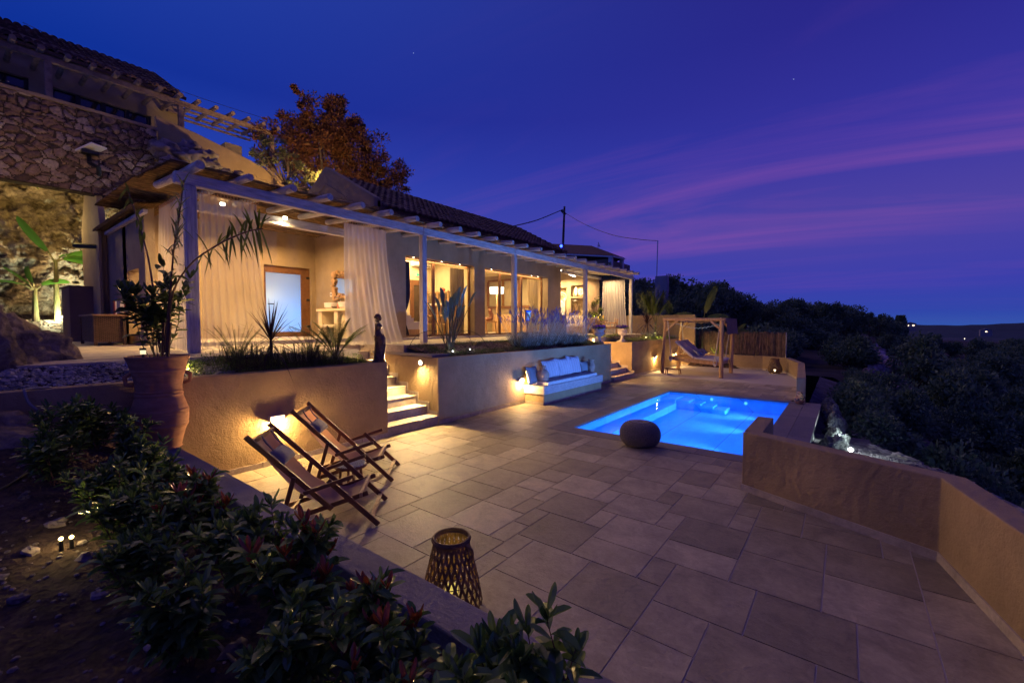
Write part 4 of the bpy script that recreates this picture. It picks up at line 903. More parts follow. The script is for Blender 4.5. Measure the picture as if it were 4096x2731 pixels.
# ------------------------------------------------------------------ bench cushions
M_mat = mat('grey_mattress', (0.30, 0.34, 0.36), (0.40, 0.43, 0.44), rough=0.95, ns=16, bump=0.5, bs=20); M_matt = mat('pale_mattress_side', (0.62, 0.62, 0.58), (0.72, 0.72, 0.68), rough=0.9, ns=20, bump=0.6, bs=30)
r = empty('bench_mattress', (-6.7, 11.4, 0.52), 'tufted grey seat mattress with pale sides on the built-in bench', 'mattress')
for i in range(4):
    y0 = 9.95 + i * 0.74 - 11.4; y1 = y0 + 0.73; g = MB(); nx, ny = 8, 14; vs = []; fs = []
    for a in range(nx + 1):
        for c in range(ny + 1):
            u, v = a / nx, c / ny; x = -0.31 + 0.58 * u; y = y0 + (y1 - y0) * v; ed = min(u, 1 - u, v, 1 - v)
            z = 0.095 + 0.025 * min(1, ed * 6) + 0.008 * math.sin(u * 18) * math.sin(v * 25); vs.append((x, y, z))
    for a in range(nx):
        for c in range(ny): q = a * (ny + 1) + c; fs.append((q, q + ny + 1, q + ny + 2, q + 1))
    g.add(vs, fs, 0)
    o = len(g.v); ring = [(a, 0) for a in range(nx + 1)] + [(nx, c) for c in range(1, ny + 1)] + [(a, ny) for a in range(nx - 1, -1, -1)] + [(0, c) for c in range(ny - 1, 0, -1)]
    for a, c in ring: p = vs[a * (ny + 1) + c]; k = len(g.v) % 2; bo = 0.012 if k else -0.002; g.v.append((p[0] + bo * (1 if a == nx else (-1 if a == 0 else 0)), p[1] + bo * (1 if c == ny else (-1 if c == 0 else 0)), 0.05)); 
    for a, c in ring: p = vs[a * (ny + 1) + c]; g.v.append((p[0], p[1], 0.001))
    N = len(ring)
    for q in range(N):
        t1 = ring[q][0] * (ny + 1) + ring[q][1]; t2_ = ring[(q + 1) % N][0] * (ny + 1) + ring[(q + 1) % N][1]
        g.f.append((t1, o + q, o + (q + 1) % N, t2_)); g.m.append(1); g.f.append((o + q, o + N + q, o + N + (q + 1) % N, o + (q + 1) % N)); g.m.append(1)
    P(g, 'cushion_pad', [M_mat, M_matt], r, smooth=False)
m, n, l, b, out = newmat('striped_fabric'); sx = n.new('ShaderNodeSeparateXYZ'); l.new(pos(n, l, 'obj'), sx.inputs[0])
fr = mth(n, l, 'FRACT', mth(n, l, 'MULTIPLY', sx.outputs[0], 7.5)); rr = ramp(n, [(0.0, (0.66, 0.66, 0.68)), (0.30, (0.66, 0.66, 0.68)), (0.31, (0.34, 0.31, 0.31)), (0.40, (0.34, 0.31, 0.31)), (0.41, (0.72, 0.72, 0.74)), (0.6, (0.72, 0.72, 0.74)), (0.61, (0.45, 0.42, 0.42)), (0.67, (0.45, 0.42, 0.42)), (0.68, (0.66, 0.66, 0.68))], 'CONSTANT'); l.new(fr, rr.inputs[0]); l.new(rr.outputs[0], b.inputs['Base Color']); b.inputs['Roughness'].default_value = 0.95; M_stripe = m
tn = nd(n, 'ShaderNodeTexNoise', i_Scale=9.0, i_Detail=3.0); l.new(pos(n, l, 'obj'), tn.inputs['Vector']); bp = n.new('ShaderNodeBump'); bp.inputs['Strength'].default_value = 0.6; bp.inputs['Distance'].default_value = 0.05; l.new(tn.outputs[0], bp.inputs['Height']); l.new(bp.outputs[0], b.inputs['Normal'])
def z8(x, y): return 2050 + x / 4.48, 1350 + y / 4.48
M_grc = mat('teal_grey_fabric', (0.30, 0.34, 0.35), (0.36, 0.40, 0.41), rough=0.9, ns=8, bump=0.3)
def lean(label, pa, pb, zb, h, mt, group=None, tilt=17, roll=0, X=-6.86, t=0.16):
    a, b2 = W(*z8(*pa), X=X), W(*z8(*pb), X=X); w = abs(b2.y - a.y); yc = (a.y + b2.y) / 2
    g = cushion(w, h, t, seed=int(pa[0]) % 7); o = g.build('cushion', mt, smooth=True)
    th = R(tilt); o.location = (X - 0.0, yc, zb + h / 2 * math.cos(th)); M = Matrix.Rotation(-th, 3, 'Y') @ Matrix.Rotation(R(90), 3, 'Z') @ Matrix.Rotation(R(roll), 3, 'Y')
    o.rotation_euler = M.to_euler(); tag(o, label, 'cushion', group); return o
GC = 'striped cushions on the built-in bench'
lean('blue-white striped cushion standing nearest the amphora', (555, 690), (815, 690), 0.62, 0.56, M_stripe, GC, roll=-3)
lean('blue-white striped cushion in the middle of the three', (795, 650), (1025, 650), 0.62, 0.56, M_stripe, GC, roll=1)
lean('blue-white striped cushion standing farthest along, slightly raised', (985, 600), (1205, 600), 0.63, 0.58, M_stripe, GC, roll=4)
lean('plain grey cushion leaning at the near end of the bench behind the amphora', (262, 800), (450, 800), 0.525, 0.52, M_grc, tilt=14, X=-6.88)
lean('small teal-grey cushion beside the clay pitcher', (1225, 590), (1370, 590), 0.62, 0.36, M_grc, tilt=14, X=-6.86, t=0.12)
# ------------------------------------------------------------------ hanging daybed
db = empty('daybed_frame', (-5.25, 20.6, 0), 'log swing frame with brown canvas top holding the hanging daybed', 'swing')
A_, B_, C_, D2 = Vector((-6.54, 19.67, 0)), Vector((-6.55, 22.1, 0)), Vector((-3.99, 19.25, 0)), Vector((-4.05, 21.5, 0))
for a, tx in ((A_, -6.36), (B_, -6.40), (C_, -3.96), (D2, -4.02)):
    g = MB(); g.tube([a, (tx, a.y + (19.5 - 19.67 if a.y < 20.5 else 0), 2.36)], [0.085, 0.07], 14); U_(g, 'post', M_log, db)
for y, x0, x1 in ((19.5, -6.46, -3.88), (21.8, -6.48, -3.92)): g = MB(); g.tube([(x0, y, 2.42), (x1, y, 2.40)], [0.065, 0.06], 12); U_(g, 'beam', M_log, db)
for x in (-6.38, -3.98): g = MB(); g.tube([(x, 19.4, 2.33), (x, 21.95, 2.33)], 0.06, 12); U_(g, 'beam', M_log, db)
for (a, c) in (((-6.33, 19.52, 1.93), (-5.82, 19.5, 2.37)), ((-3.98, 19.45, 1.9), (-4.5, 19.48, 2.36)), ((-6.42, 21.95, 1.95), (-6.0, 21.85, 2.35)), ((-4.03, 21.6, 1.9), (-4.5, 21.75, 2.35))): g = MB(); g.bar(a, c, 0.07, 0.09); U_(g, 'brace', M_log, db, bevel=0.01)
g = MB(); vs = []; fs = []; nx, ny = 20, 12
for i in range(nx + 1):
    for j in range(ny + 1):
        x = -6.42 + 2.5 * i / nx; y = 19.55 + 2.2 * j / ny; sag = 0.20 * math.sin(PI * i / nx) * (0.8 + 0.2 * math.sin(PI * j / ny)) + 0.02 * noise.noise(Vector((x * 3, y * 3, 0))); vs.append((x, y, 2.46 - sag))
for i in range(nx):
    for j in range(ny): q = i * (ny + 1) + j; fs.append((q, q + ny + 1, q + ny + 2, q + 1))
g.add(vs, fs); vs = []; fs = []
for i in range(7):
    for j in range(ny + 1):
        y = 19.6 + 2.2 * j / ny; vs.append((-3.91 + 0.02 * math.sin(j * 1.3) + 0.01 * i, y, 2.47 - 0.68 * i / 6 - 0.02 * math.sin(j * 2) * (i == 6)))
for i in range(6):
    for j in range(ny): q = i * (ny + 1) + j; fs.append((q, q + ny + 1, q + ny + 2, q + 1))
g.add(vs, fs); U_(g, 'canvas_top', M_canvas, db, smooth=True)
bd = empty('hanging_daybed', (-5.2, 20.5, 0.6), 'wooden daybed hanging on white ropes inside the log frame', 'daybed')
def bz(x): return 0.70 - (x + 6.2) * 0.075
for y in (19.55, 21.45): g = MB(); g.bar((-6.22, y, bz(-6.22)), (-4.15, y, bz(-4.15)), 0.05, 0.15); U_(g, 'side_rail', M_log, bd, bevel=0.006)
for x in (-6.2, -4.17): g = MB(); g.bar((x, 19.58, bz(x)), (x, 21.42, bz(x)), 0.05, 0.14); U_(g, 'end_rail', M_log, bd)
g = MB()
for i in range(14): x = -6.1 + i * 0.14; g.bar((x, 19.57, bz(x) + 0.03), (x, 21.43, bz(x) + 0.03), 0.07, 0.02)
U_(g, 'slats', M_log, bd)
for yy in (19.85, 20.95):
    g = MB(); g.bar((-5.22, yy, 0.70), (-5.92, yy, 1.36), 0.05, 0.03); g.bar((-5.62, yy, 1.08), (-5.95, yy, 0.72), 0.04, 0.03); U_(g, 'backrest_strut', M_log, bd)
M_rope = mat('rope', (0.62, 0.58, 0.52), rough=0.9, ns=60, bump=0.5)
for (x0, x1) in ((-6.27, -6.10), (-4.08, -4.28)):
    for y in (19.48, 21.52):
        zb = bz(x1) - 0.02; g = MB(); g.tube([(x0, y, 2.48), (x1, y, zb + 0.22)], 0.02, 8); U_(g, 'rope', M_rope, bd)
        g = MB(); g.tube(curve_pts([(x1, y, zb + 0.24), (x1 - 0.07, y, zb + 0.03), (x1, y, zb - 0.10), (x1 + 0.07, y, zb + 0.03), (x1, y, zb + 0.24)], 6), 0.016, 8); g.tube([(x1, y - 0.08, zb - 0.03), (x1, y + 0.08, zb - 0.03)], 0.05, 10); U_(g, 'rope_loop', M_rope, bd)
M_lil = mat('pale_mattress', (0.55, 0.52, 0.54), (0.62, 0.58, 0.60), rough=0.9, ns=3, bump=0.1)
for i, (y0, lab) in enumerate(((19.60, 'pale folded mattress on the near half of the hanging daybed'), (20.53, 'pale folded mattress on the far half of the hanging daybed'))):
    o = empty('lounger_mattress', (-5.2, y0, 0.7), lab, 'mattress', 'daybed mattresses'); t = 0.09
    pr = [(-5.99, 1.42), (-5.20, 0.70), (-4.10, 0.615)]
    g = MB(); a, c, e = [Vector((q[0], 0, q[1])) for q in pr]; nn = Vector((0.66, 0, 0.75)) * t; n2_ = Vector((0.07, 0, 1)) * t
    g.slab([(a.x, a.z), (c.x, c.z), (c.x + 0.04, c.z + t * 1.1), (a.x + nn.x, a.z + nn.z)], 1, y0, y0 + 0.89); U_(g, 'back_pad', M_lil, o, bevel=0.02)
    g = MB(); g.slab([(c.x + 0.045, c.z), (e.x, e.z), (e.x, e.z + t), (c.x + 0.045, c.z + t)], 1, y0, y0 + 0.89); U_(g, 'seat_pad', M_lil, o, bevel=0.02)
for i, y0 in enumerate((19.78, 20.72)):
    g = cushion(0.55, 0.36, 0.13); o = g.build('pillow', M_grc, smooth=True); o.location = (-5.12, y0 + 0.3, 0.98); o.rotation_euler = (Matrix.Rotation(R(-48), 3, 'Y') @ Matrix.Rotation(R(90), 3, 'Z')).to_euler()
    tag(o, ['blue-grey pillow on the near mattress of the daybed', 'blue-grey pillow on the far mattress of the daybed'][i], 'pillow', 'daybed pillows')
fl = empty('string_lights', (-5, 19.6, 2.1), 'string of tiny lights sagging under the daybed canvas', 'lights')
M_dot = emis('fairy_light', (0.75, 0.8, 1.0), 0.9); g = MB(); gw = MB(); pts = []
for i in range(34):
    t = i / 33; x = -5.9 + 1.75 * t; z = 2.23 - 0.18 * math.sin(PI * t) + 0.02 * math.sin(i * 2.1); pts.append((x, 19.62, z)); g.ball((x, 19.62, z - 0.01), 0.009, 6, 4)
U_(g, 'bulbs', M_dot, fl); U_(MB().tube(pts, 0.003, 3), 'wire', M_metal, fl)
st = empty('footstool', (-5.97, 19.35, 0), 'low rustic wooden stool under the hanging daybed', 'stool')
g = MB(); g.tube([(-0.33, 0, 0.245), (0.3, 0, 0.24)], 0.028, 8); g.box(-0.28, 0.28, 0.0, 0.22, 0.22, 0.245); P(g, 'seat', M_wood, st)
for x in (-0.28, 0.26):
    for y in (0, 0.22): g = MB(); g.bar((x, y, 0.23), (x * 1.12, y + (0.02 if y else -0.02), 0), 0.035, 0.03); P(g, 'leg', M_wood, st)
# ------------------------------------------------------------------ curtains
def curtain(name, label, top, bot, zt_, zb_, folds, amp, mt, seed=0, sway=None, flare=0.0, nz=26, group=None):
    """top, bot: ((x,y),(x,y)) ends at the rail and at the hem"""
    rnd = random.Random(seed); ph = rnd.uniform(0, 6); nx = folds * 8; vs = []; fs = []
    T0, T1, B0, B1 = [Vector((*q, 0)) for q in (top[0], top[1], bot[0], bot[1])]; nr = (T1 - T0).normalized().cross(Vector((0, 0, 1)))
    for j in range(nz + 1):
        v = j / nz; e = v ** 1.7
        for i in range(nx + 1):
            u = i / nx; uu = u + 0.018 * math.sin(u * 9 + seed) * v
            p = (T0 + (T1 - T0) * uu) * (1 - e) + (B0 + (B1 - B0) * uu) * e
            am = amp * (0.45 + 0.75 * v) * (0.7 + 0.5 * noise.noise(Vector((u * folds * 0.7, v * 1.5, seed))))
            p = p + nr * (am * math.sin(u * folds * 2 * PI + ph + 0.6 * math.sin(v * 3 + u * 5)) + 0.06 * v * math.sin(u * 7 + seed) + (flare * max(0, v - 0.86) * 4))
            vs.append((p.x, p.y, zt_ + (zb_ - zt_) * v))
    for j in range(nz):
        for i in range(nx): q = j * (nx + 1) + i; fs.append((q, q + 1, q + nx + 2, q + nx + 1))
    r = empty(name, (T0.x, T0.y, zt_), label, 'curtain', group); g = MB(); g.add(vs, fs); U_(g, 'drape', mt, r, smooth=True)
    g = MB(); k = folds * 2
    for i in range(k + 1):
        c = T0 + (T1 - T0) * i / k; d = (T1 - T0).normalized(); g.tube([(c.x + d.x * 0.03 * math.cos(a), c.y + d.y * 0.03 * math.cos(a), zt_ + 0.035 + 0.035 * math.sin(a)) for a in [2 * PI * q / 8 for q in range(9)]], 0.004, 4, cap=False)
    U_(g, 'rings', M_log, r); return r
GS = 'sheer curtains on the pergola'
def WP(x, y, z): return W(x, y, Z=z)
curtain('sheer_curtain', 'sheer white curtain at the near end of the pergola, left of its first post', ((-10.9, 2.62), (-9.25, 2.62)), ((-11.1, 2.62), (-9.3, 2.62)), 4.50, 1.73, 9, 0.05, M_curt2, 1, group=GS)
a0 = W(800, 770, X=-9.05); a1 = W(1035, 840, X=-9.05); b0 = W(800, 1395, X=-9.2); b1 = W(1085, 1385, X=-9.4)
curtain('sheer_curtain', 'wide thin curtain between the first pergola post and the shower room door', ((-9.12, a0.y), (-9.12, a1.y)), ((-9.2, b0.y), (-9.7, b1.y + 0.15)), 4.52, 1.74, 9, 0.05, M_curt2, 2, group=GS)
a0 = W(1383, 880, X=-9.05); a1 = W(1550, 915, X=-9.05); b0 = W(1432, 1380, X=-9.0); b1 = W(1625, 1378, X=-9.0)
curtain('sheer_curtain', 'gathered white curtain behind the bronze statue, blowing outwards at the hem', ((-9.12, a0.y), (-9.12, a1.y)), ((-9.1, b0.y - 0.15), (-9.1, b1.y)), 4.52, 1.72, 9, 0.055, M_curt, 5, group=GS, flare=0.12)
a0 = W(2412, 1110, Y=22.2); a1 = W(2500, 1110, Y=22.2)
curtain('sheer_curtain', 'straight pleated curtain closing the far end of the pergola', ((a0.x, 22.2), (a1.x, 22.2)), ((a0.x - 0.1, 22.25), (a1.x + 0.2, 22.25)), 4.60, 1.72, 9, 0.06, M_curt, 7, group=GS)
# ------------------------------------------------------------------ statue
M_bronze = mat('bronze', (0.05, 0.03, 0.035), (0.13, 0.07, 0.06), rough=0.35, ns=14, bump=0.3, metal=0.4)
vs = empty('statue', (-7.16, 5.06, 1.475), 'small bronze statue of a draped woman without arms on the wall end by the stairs', 'statue')
def loft(rings, n=28, fold=None):
    g = MB(); v = []; f = []
    for (z, cx_, cy_, rx, ry, fo) in rings:
        for j in range(n):
            a = 2 * PI * j / n; k = 1 + fo * math.sin(a * 7 + z * 22) + fo * 0.6 * math.sin(a * 12 - z * 31); v.append((cx_ + rx * math.cos(a) * k, cy_ + ry * math.sin(a) * k, z))
    for i in range(len(rings) - 1):
        for j in range(n): f.append((i * n + j, i * n + (j + 1) % n, (i + 1) * n + (j + 1) % n, (i + 1) * n + j))
    f.append(tuple(range(n))[::-1]); f.append(tuple((len(rings) - 1) * n + j for j in range(n))); g.add(v, f); return g
def interp(R_, m=4):
    out = []
    for i in range(len(R_) - 1):
        a, b2, c, d = R_[max(i - 1, 0)], R_[i], R_[i + 1], R_[min(i + 2, len(R_) - 1)]
        for j in range(m):
            t = j / m; out.append(tuple(0.5 * ((2 * b2[k]) + (c[k] - a[k]) * t + (2 * a[k] - 5 * b2[k] + 4 * c[k] - d[k]) * t * t + (3 * b2[k] - a[k] - 3 * c[k] + d[k]) * t ** 3) for k in range(6)))
    return out + [R_[-1]]
# faces along local +X
body = [(0.05, 0, 0, 0.095, 0.085, .05), (0.15, 0.0, 0, 0.085, 0.08, .09), (0.28, 0.012, 0, 0.085, 0.08, .10), (0.38, 0.025, 0, 0.092, 0.085, .10), (0.45, 0.022, 0, 0.092, 0.088, .08), (0.50, 0.005, 0, 0.080, 0.088, .05), (0.52, -0.005, 0, 0.072, 0.084, .02), (0.555, -0.01, 0, 0.064, 0.074, 0), (0.60, -0.014, 0, 0.058, 0.064, 0), (0.645, -0.008, 0, 0.062, 0.068, 0), (0.685, 0.004, 0, 0.072, 0.076, 0), (0.72, -0.004, 0, 0.062, 0.088, 0), (0.748, -0.014, 0, 0.048, 0.082, 0), (0.764, -0.016, 0, 0.034, 0.045, 0), (0.78, -0.010, 0, 0.030, 0.030, 0), (0.80, -0.002, 0, 0.030, 0.029, 0)]
P(loft(interp(body)), 'body', M_bronze, vs, smooth=True)
head = [(0.785, 0.002, 0, 0.022, 0.022, 0), (0.80, 0.014, 0, 0.038, 0.031, 0), (0.825, 0.010, 0, 0.048, 0.039, 0), (0.85, 0.0, 0, 0.057, 0.046, 0.01), (0.88, -0.008, 0, 0.060, 0.050, 0.03), (0.91, -0.012, 0, 0.050, 0.043, 0.03), (0.93, -0.014, 0, 0.022, 0.020, 0)]
g = loft(interp(head)); g.ball((0.055, 0, 0.842), (0.012, 0.006, 0.013), 8, 6); g.ball((0.040, 0, 0.823), (0.008, 0.010, 0.005), 8, 5); P(g, 'head', M_bronze, vs, smooth=True)
g = MB(); g.ball((-0.058, 0, 0.865), (0.026, 0.026, 0.024), 10, 7, rough=0.3); g.tube([(-0.035, 0, 0.85), (-0.045, 0, 0.80), (-0.04, 0, 0.76)], [0.018, 0.014, 0.008], 8)
for k in range(5): g.tube([(0.035 - 0.0 * k, s_, 0.868 + 0.008 * k) for s_ in (-0.02, 0.02)], 0.008, 6)
P(g, 'hair', M_bronze, vs, smooth=True)
g = MB(); g.ball((0.052, 0.028, 0.688), (0.020, 0.022, 0.022), 10, 8); g.ball((0.052, -0.028, 0.688), (0.020, 0.022, 0.022), 10, 8); P(g, 'bust', M_bronze, vs, smooth=True)
g = MB()
for s_ in (-1, 1): g.tube([(-0.012, s_ * 0.066, 0.742), (-0.012, s_ * 0.083, 0.70), (0.0, s_ * 0.086, 0.65 if s_ < 0 else 0.685)], [0.024, 0.023, 0.018], 10)
P(g, 'arm_stump', M_bronze, vs, smooth=True)
g = MB()
for k in range(3): g.tube([( -0.005 + (0.072 + 0.006 * k) * math.cos(a), (0.085 + 0.004 * k) * math.sin(a), 0.53 - 0.014 * k + 0.012 * math.sin(a + 1)) for a in [2 * PI * q / 24 for q in range(25)]], 0.010, 6, cap=False)
g.tube(curve_pts([(0.07, 0.03, 0.52), (0.10, 0.02, 0.44), (0.105, 0.0, 0.3), (0.085, -0.02, 0.16), (0.07, -0.03, 0.06)], 5), [0.026] * 21, 8); P(g, 'drapery_roll', M_bronze, vs, smooth=True)
g = MB(); g.box(-0.12, 0.12, -0.12, 0.12, 0, 0.03); g.box(-0.10, 0.10, -0.10, 0.10, 0.0305, 0.055); P(g, 'plinth', M_bronze, vs, bevel=0.006)
vs.rotation_euler = (0, 0, R(52))
# ------------------------------------------------------------------ urns with petunias
M_stone = mat('cast_stone', (0.46, 0.40, 0.36), (0.62, 0.55, 0.5), rough=0.85, ns=9, bump=0.4)
M_pet = leafmat('petunia', (0.10, 0.02, 0.35), (0.22, 0.05, 0.55), 0.3, 0.6); M_lf = leafmat('bedding_leaf', (0.05, 0.09, 0.02), (0.12, 0.18, 0.04), 0.3, 0.6)
def urn(label):
    r = empty('flower_urn', (0, 0, 0), label, 'urn', 'fluted stone urns by the far stairs')
    g = MB(); g.box(-0.17, 0.17, -0.17, 0.17, 0, 0.05); g.lathe([(0.15, 0.05), (0.15, 0.07), (0.10, 0.10), (0.062, 0.16), (0.055, 0.24), (0.075, 0.27), (0.06, 0.285)], n=28); P(g, 'foot', M_stone, r)
    g = MB(); n = 56; pf = [(0.06, 0.285), (0.12, 0.30), (0.175, 0.35), (0.20, 0.41), (0.195, 0.44), (0.17, 0.46), (0.185, 0.52), (0.23, 0.55), (0.245, 0.565), (0.235, 0.58), (0.20, 0.575), (0.18, 0.54), (0.0, 0.53)]; vv = []; ff = []
    for i, (rr_, z) in enumerate(pf):
        for j in range(n):
            k = 1 + (0.05 * (1 if j % 2 else -1) if 1 <= i <= 3 else 0); a = 2 * PI * j / n; vv.append((rr_ * k * math.cos(a), rr_ * k * math.sin(a), z))
    for i in range(len(pf) - 1):
        for j in range(n): ff.append((i * n + j, i * n + (j + 1) % n, (i + 1) * n + (j + 1) % n, (i + 1) * n + j))
    g.add(vv, ff); P(g, 'bowl', M_stone, r)
    rnd = random.Random(5); g = MB(); gf = MB()
    for i in range(260):
        a = rnd.uniform(0, 2 * PI); q = math.sqrt(rnd.random()) * 0.25; p_ = Vector((q * math.cos(a), q * math.sin(a), 0.57 + rnd.uniform(0, 0.14) * (1 - q * 2)))
        d = Vector((math.cos(a), math.sin(a), rnd.uniform(-0.4, 1))).normalized(); g.leaf(p_, d, (0, 0, 1), 0.07, 0.03, 0.3)
    for i in range(70):
        a = rnd.uniform(0, 2 * PI); q = math.sqrt(rnd.random()) * 0.28; c = Vector((q * math.cos(a), q * math.sin(a), 0.62 + rnd.uniform(-0.02, 0.13) * (1 - q * 1.5))); d = Vector((math.cos(a) * 0.8, math.sin(a) * 0.8, rnd.uniform(0.1, 0.9))).normalized()
        u = d.cross(Vector((0, 0, 1))).normalized(); w_ = u.cross(d); rr_ = rnd.uniform(0.025, 0.036); vv = [c - d * 0.02] + [c + (u * math.cos(2 * PI * k / 8) + w_ * math.sin(2 * PI * k / 8)) * rr_ * (1 if k % 2 else 0.85) for k in range(8)]
        gf.add(vv, [(0, 1 + k, 1 + (k + 1) % 8) for k in range(8)])
    P(g, 'leaves', M_lf, r); P(gf, 'flowers', M_pet, r); return r
u1 = urn('fluted stone urn of purple petunias on the nearer wall corner of the far stairs'); put(u1, (-7.45, 15.15, 1.462), 0.3, 1.0)
u2 = copy_tree(u1); put(u2, (-7.6, 17.65, 1.45), 1.1, 1.0, label='fluted stone urn of purple petunias on the farther wall corner of the far stairs')
p = W(2200 + 820 / 4.48, 1050 + 1420 / 4.48, X=-7.6)
bl = empty('bollard_light', (-8.1, 16.0, 1.44), 'short cream post light standing beside the nearer flower urn', 'lamp'); g = MB(); g.box(-0.05, 0.05, -0.05, 0.05, 0, 0.20); P(g, 'post', M_fix, bl, bevel=0.004); g = MB(); g.box(-0.055, 0.055, -0.055, 0.055, 0.2005, 0.215); P(g, 'cap', M_fix, bl)
# ================================================================== PLANTS
L_pho = leafmat('photinia_leaf', (0.055, 0.12, 0.03), (0.17, 0.25, 0.06), 0.3, 0.2)
L_red = leafmat('photinia_new_leaf', (0.20, 0.045, 0.014), (0.34, 0.09, 0.03), 0.35, 0.35)
L_pot = leafmat('glossy_leaf', (0.05, 0.09, 0.025), (0.13, 0.17, 0.045), 0.3, 0.28)
L_fern = leafmat('fern_leaf', (0.08, 0.14, 0.025), (0.17, 0.25, 0.045), 0.35, 0.6)
L_dark = leafmat('cordyline_leaf', (0.035, 0.015, 0.015), (0.08, 0.03, 0.028), 0.2, 0.5)
L_palm = leafmat('palm_leaf', (0.06, 0.09, 0.015), (0.13, 0.17, 0.03), 0.35, 0.5)
L_cov = leafmat('ground_cover', (0.06, 0.11, 0.018), (0.15, 0.22, 0.035), 0.3, 0.6)
L_lime = leafmat('lime_cover', (0.14, 0.20, 0.02), (0.25, 0.32, 0.04), 0.3, 0.6)
L_lav = leafmat('lavender_leaf', (0.34, 0.44, 0.38), (0.54, 0.62, 0.54), 0.3, 0.8)
L_lavf = leafmat('lavender_flower', (0.12, 0.10, 0.25), (0.22, 0.18, 0.38), 0.2, 0.8)
L_strel = leafmat('strelitzia_leaf', (0.12, 0.20, 0.15), (0.2, 0.3, 0.24), 0.2, 0.4)
L_ban = leafmat('banana_leaf', (0.035, 0.12, 0.012), (0.07, 0.18, 0.025), 0.45, 0.4)
L_olive = leafmat('olive_leaf', (0.10, 0.11, 0.04), (0.20, 0.20, 0.08), 0.25, 0.6)
L_redt = leafmat('rusty_leaf', (0.10, 0.035, 0.012), (0.20, 0.075, 0.022), 0.25, 0.6)
L_hill = leafmat('hill_leaf', (0.04, 0.10, 0.06), (0.20, 0.27, 0.15), 0.25, 0.8)
M_bark = mat('bark', (0.07, 0.045, 0.03), (0.16, 0.11, 0.08), rough=0.9, ns=7, stretch=(3, 3, 0.6), bump=0.8)
M_stem = mat('green_stem', (0.06, 0.05, 0.03), (0.10, 0.09, 0.04), rough=0.7, ns=6)
M_redst = mat('reddish_stem', (0.08, 0.03, 0.02), (0.13, 0.05, 0.03), rough=0.6, ns=6)
M_btrunk = mat('banana_trunk', (0.05, 0.07, 0.015), (0.18, 0.14, 0.06), rough=0.7, ns=4, stretch=(4, 4, 0.5), bump=0.4)
def rvec(rnd, up=0.0): return Vector((rnd.gauss(0, 1), rnd.gauss(0, 1), rnd.gauss(0, 1) + up)).normalized()
def shrub_mesh(seed, h=0.8, spread=0.35, nst=9, leafl=0.085, leafw=0.036, perst=22, red=0.4, whorl=True, lean=0.5, low=0.25):
    rnd = random.Random(seed); gs, gl, gr = MB(), MB(), MB()
    def twig(p0, d, ln, r, depth):
        pts = [p0]; p = p0.copy()
        for i in range(5):
            d = (d + Vector((rnd.uniform(-.22, .22), rnd.uniform(-.22, .22), rnd.uniform(0.0, .18)))).normalized(); p = p + d * ln / 5; pts.append(p.copy())
        gs.tube(pts, [r * (1 - 0.13 * i) for i in range(6)], 5, cap=False)
        if depth:
            for k in range(rnd.choice((2, 3))):
                i = rnd.randint(2, 4); a = rnd.uniform(0, 2 * PI); s = (d + Vector((math.cos(a), math.sin(a), 0.2)) * 0.8).normalized(); twig(pts[i], s, ln * rnd.uniform(0.4, 0.62), r * 0.6, depth - 1)
        n = int(perst * (0.6 if depth == 0 else 1.0) * rnd.uniform(0.7, 1.2)); a0 = rnd.uniform(0, 6)
        for i in range(n):
            t = low + (1 - low) * (i + rnd.random() * 0.5) / n; k = min(4, int(t * 5)); f = t * 5 - k; q = pts[k] + (pts[k + 1] - pts[k]) * f
            a = a0 + i * 2.4; up = 0.25 + 0.9 * t; dd = Vector((math.cos(a), math.sin(a), up * rnd.uniform(0.2, 0.9))).normalized(); sz = rnd.uniform(0.7, 1.15)
            gl.leaf(q, dd, (0, 0, 1), leafl * sz, leafw * sz, rnd.uniform(0.1, 0.55), fold=rnd.uniform(0.1, 0.35))
        tip = pts[-1]; isred = rnd.random() < red
        for i in range(rnd.randint(5, 7)):
            a = rnd.uniform(0, 2 * PI); dd = Vector((math.cos(a) * .5, math.sin(a) * .5, 1)).normalized(); sz = rnd.uniform(0.45, 0.85)
            (gr if isred else gl).leaf(tip - d * rnd.uniform(0, 0.04), dd, Vector((math.cos(a), math.sin(a), 0.3)), leafl * sz, leafw * sz * 0.8, -0.1, fold=0.3)
    for i in range(nst):
        a = rnd.uniform(0, 2 * PI); q = rnd.uniform(0, 0.06); d = Vector((math.cos(a) * lean, math.sin(a) * lean, 1)).normalized()
        twig(Vector((q * math.cos(a), q * math.sin(a), 0)), d, h * rnd.uniform(0.6, 1.0), 0.0075, 1)
    return gs, gl, gr
def shrub(name, label, cat, seed, mats, group=None, **k):
    gs, gl, gr = shrub_mesh(seed, **k); r = empty(name, (0, 0, 0), label, cat, group)
    P(gs, 'stems', mats[0], r); P(gl, 'leaves', mats[1], r)
    if gr.v: P(gr, 'new_leaves', mats[2], r)
    return r
GSH = 'photinia shrubs in the foreground bed'
proto = [shrub('shrub', 'x', 'shrub', 20 + i, (M_redst, L_pho, L_red), GSH, h=0.55, nst=8, perst=19, leafl=0.135, leafw=0.056, red=rd, lean=0.5) for i, rd in enumerate((0.0, 0.06, 0.38))]
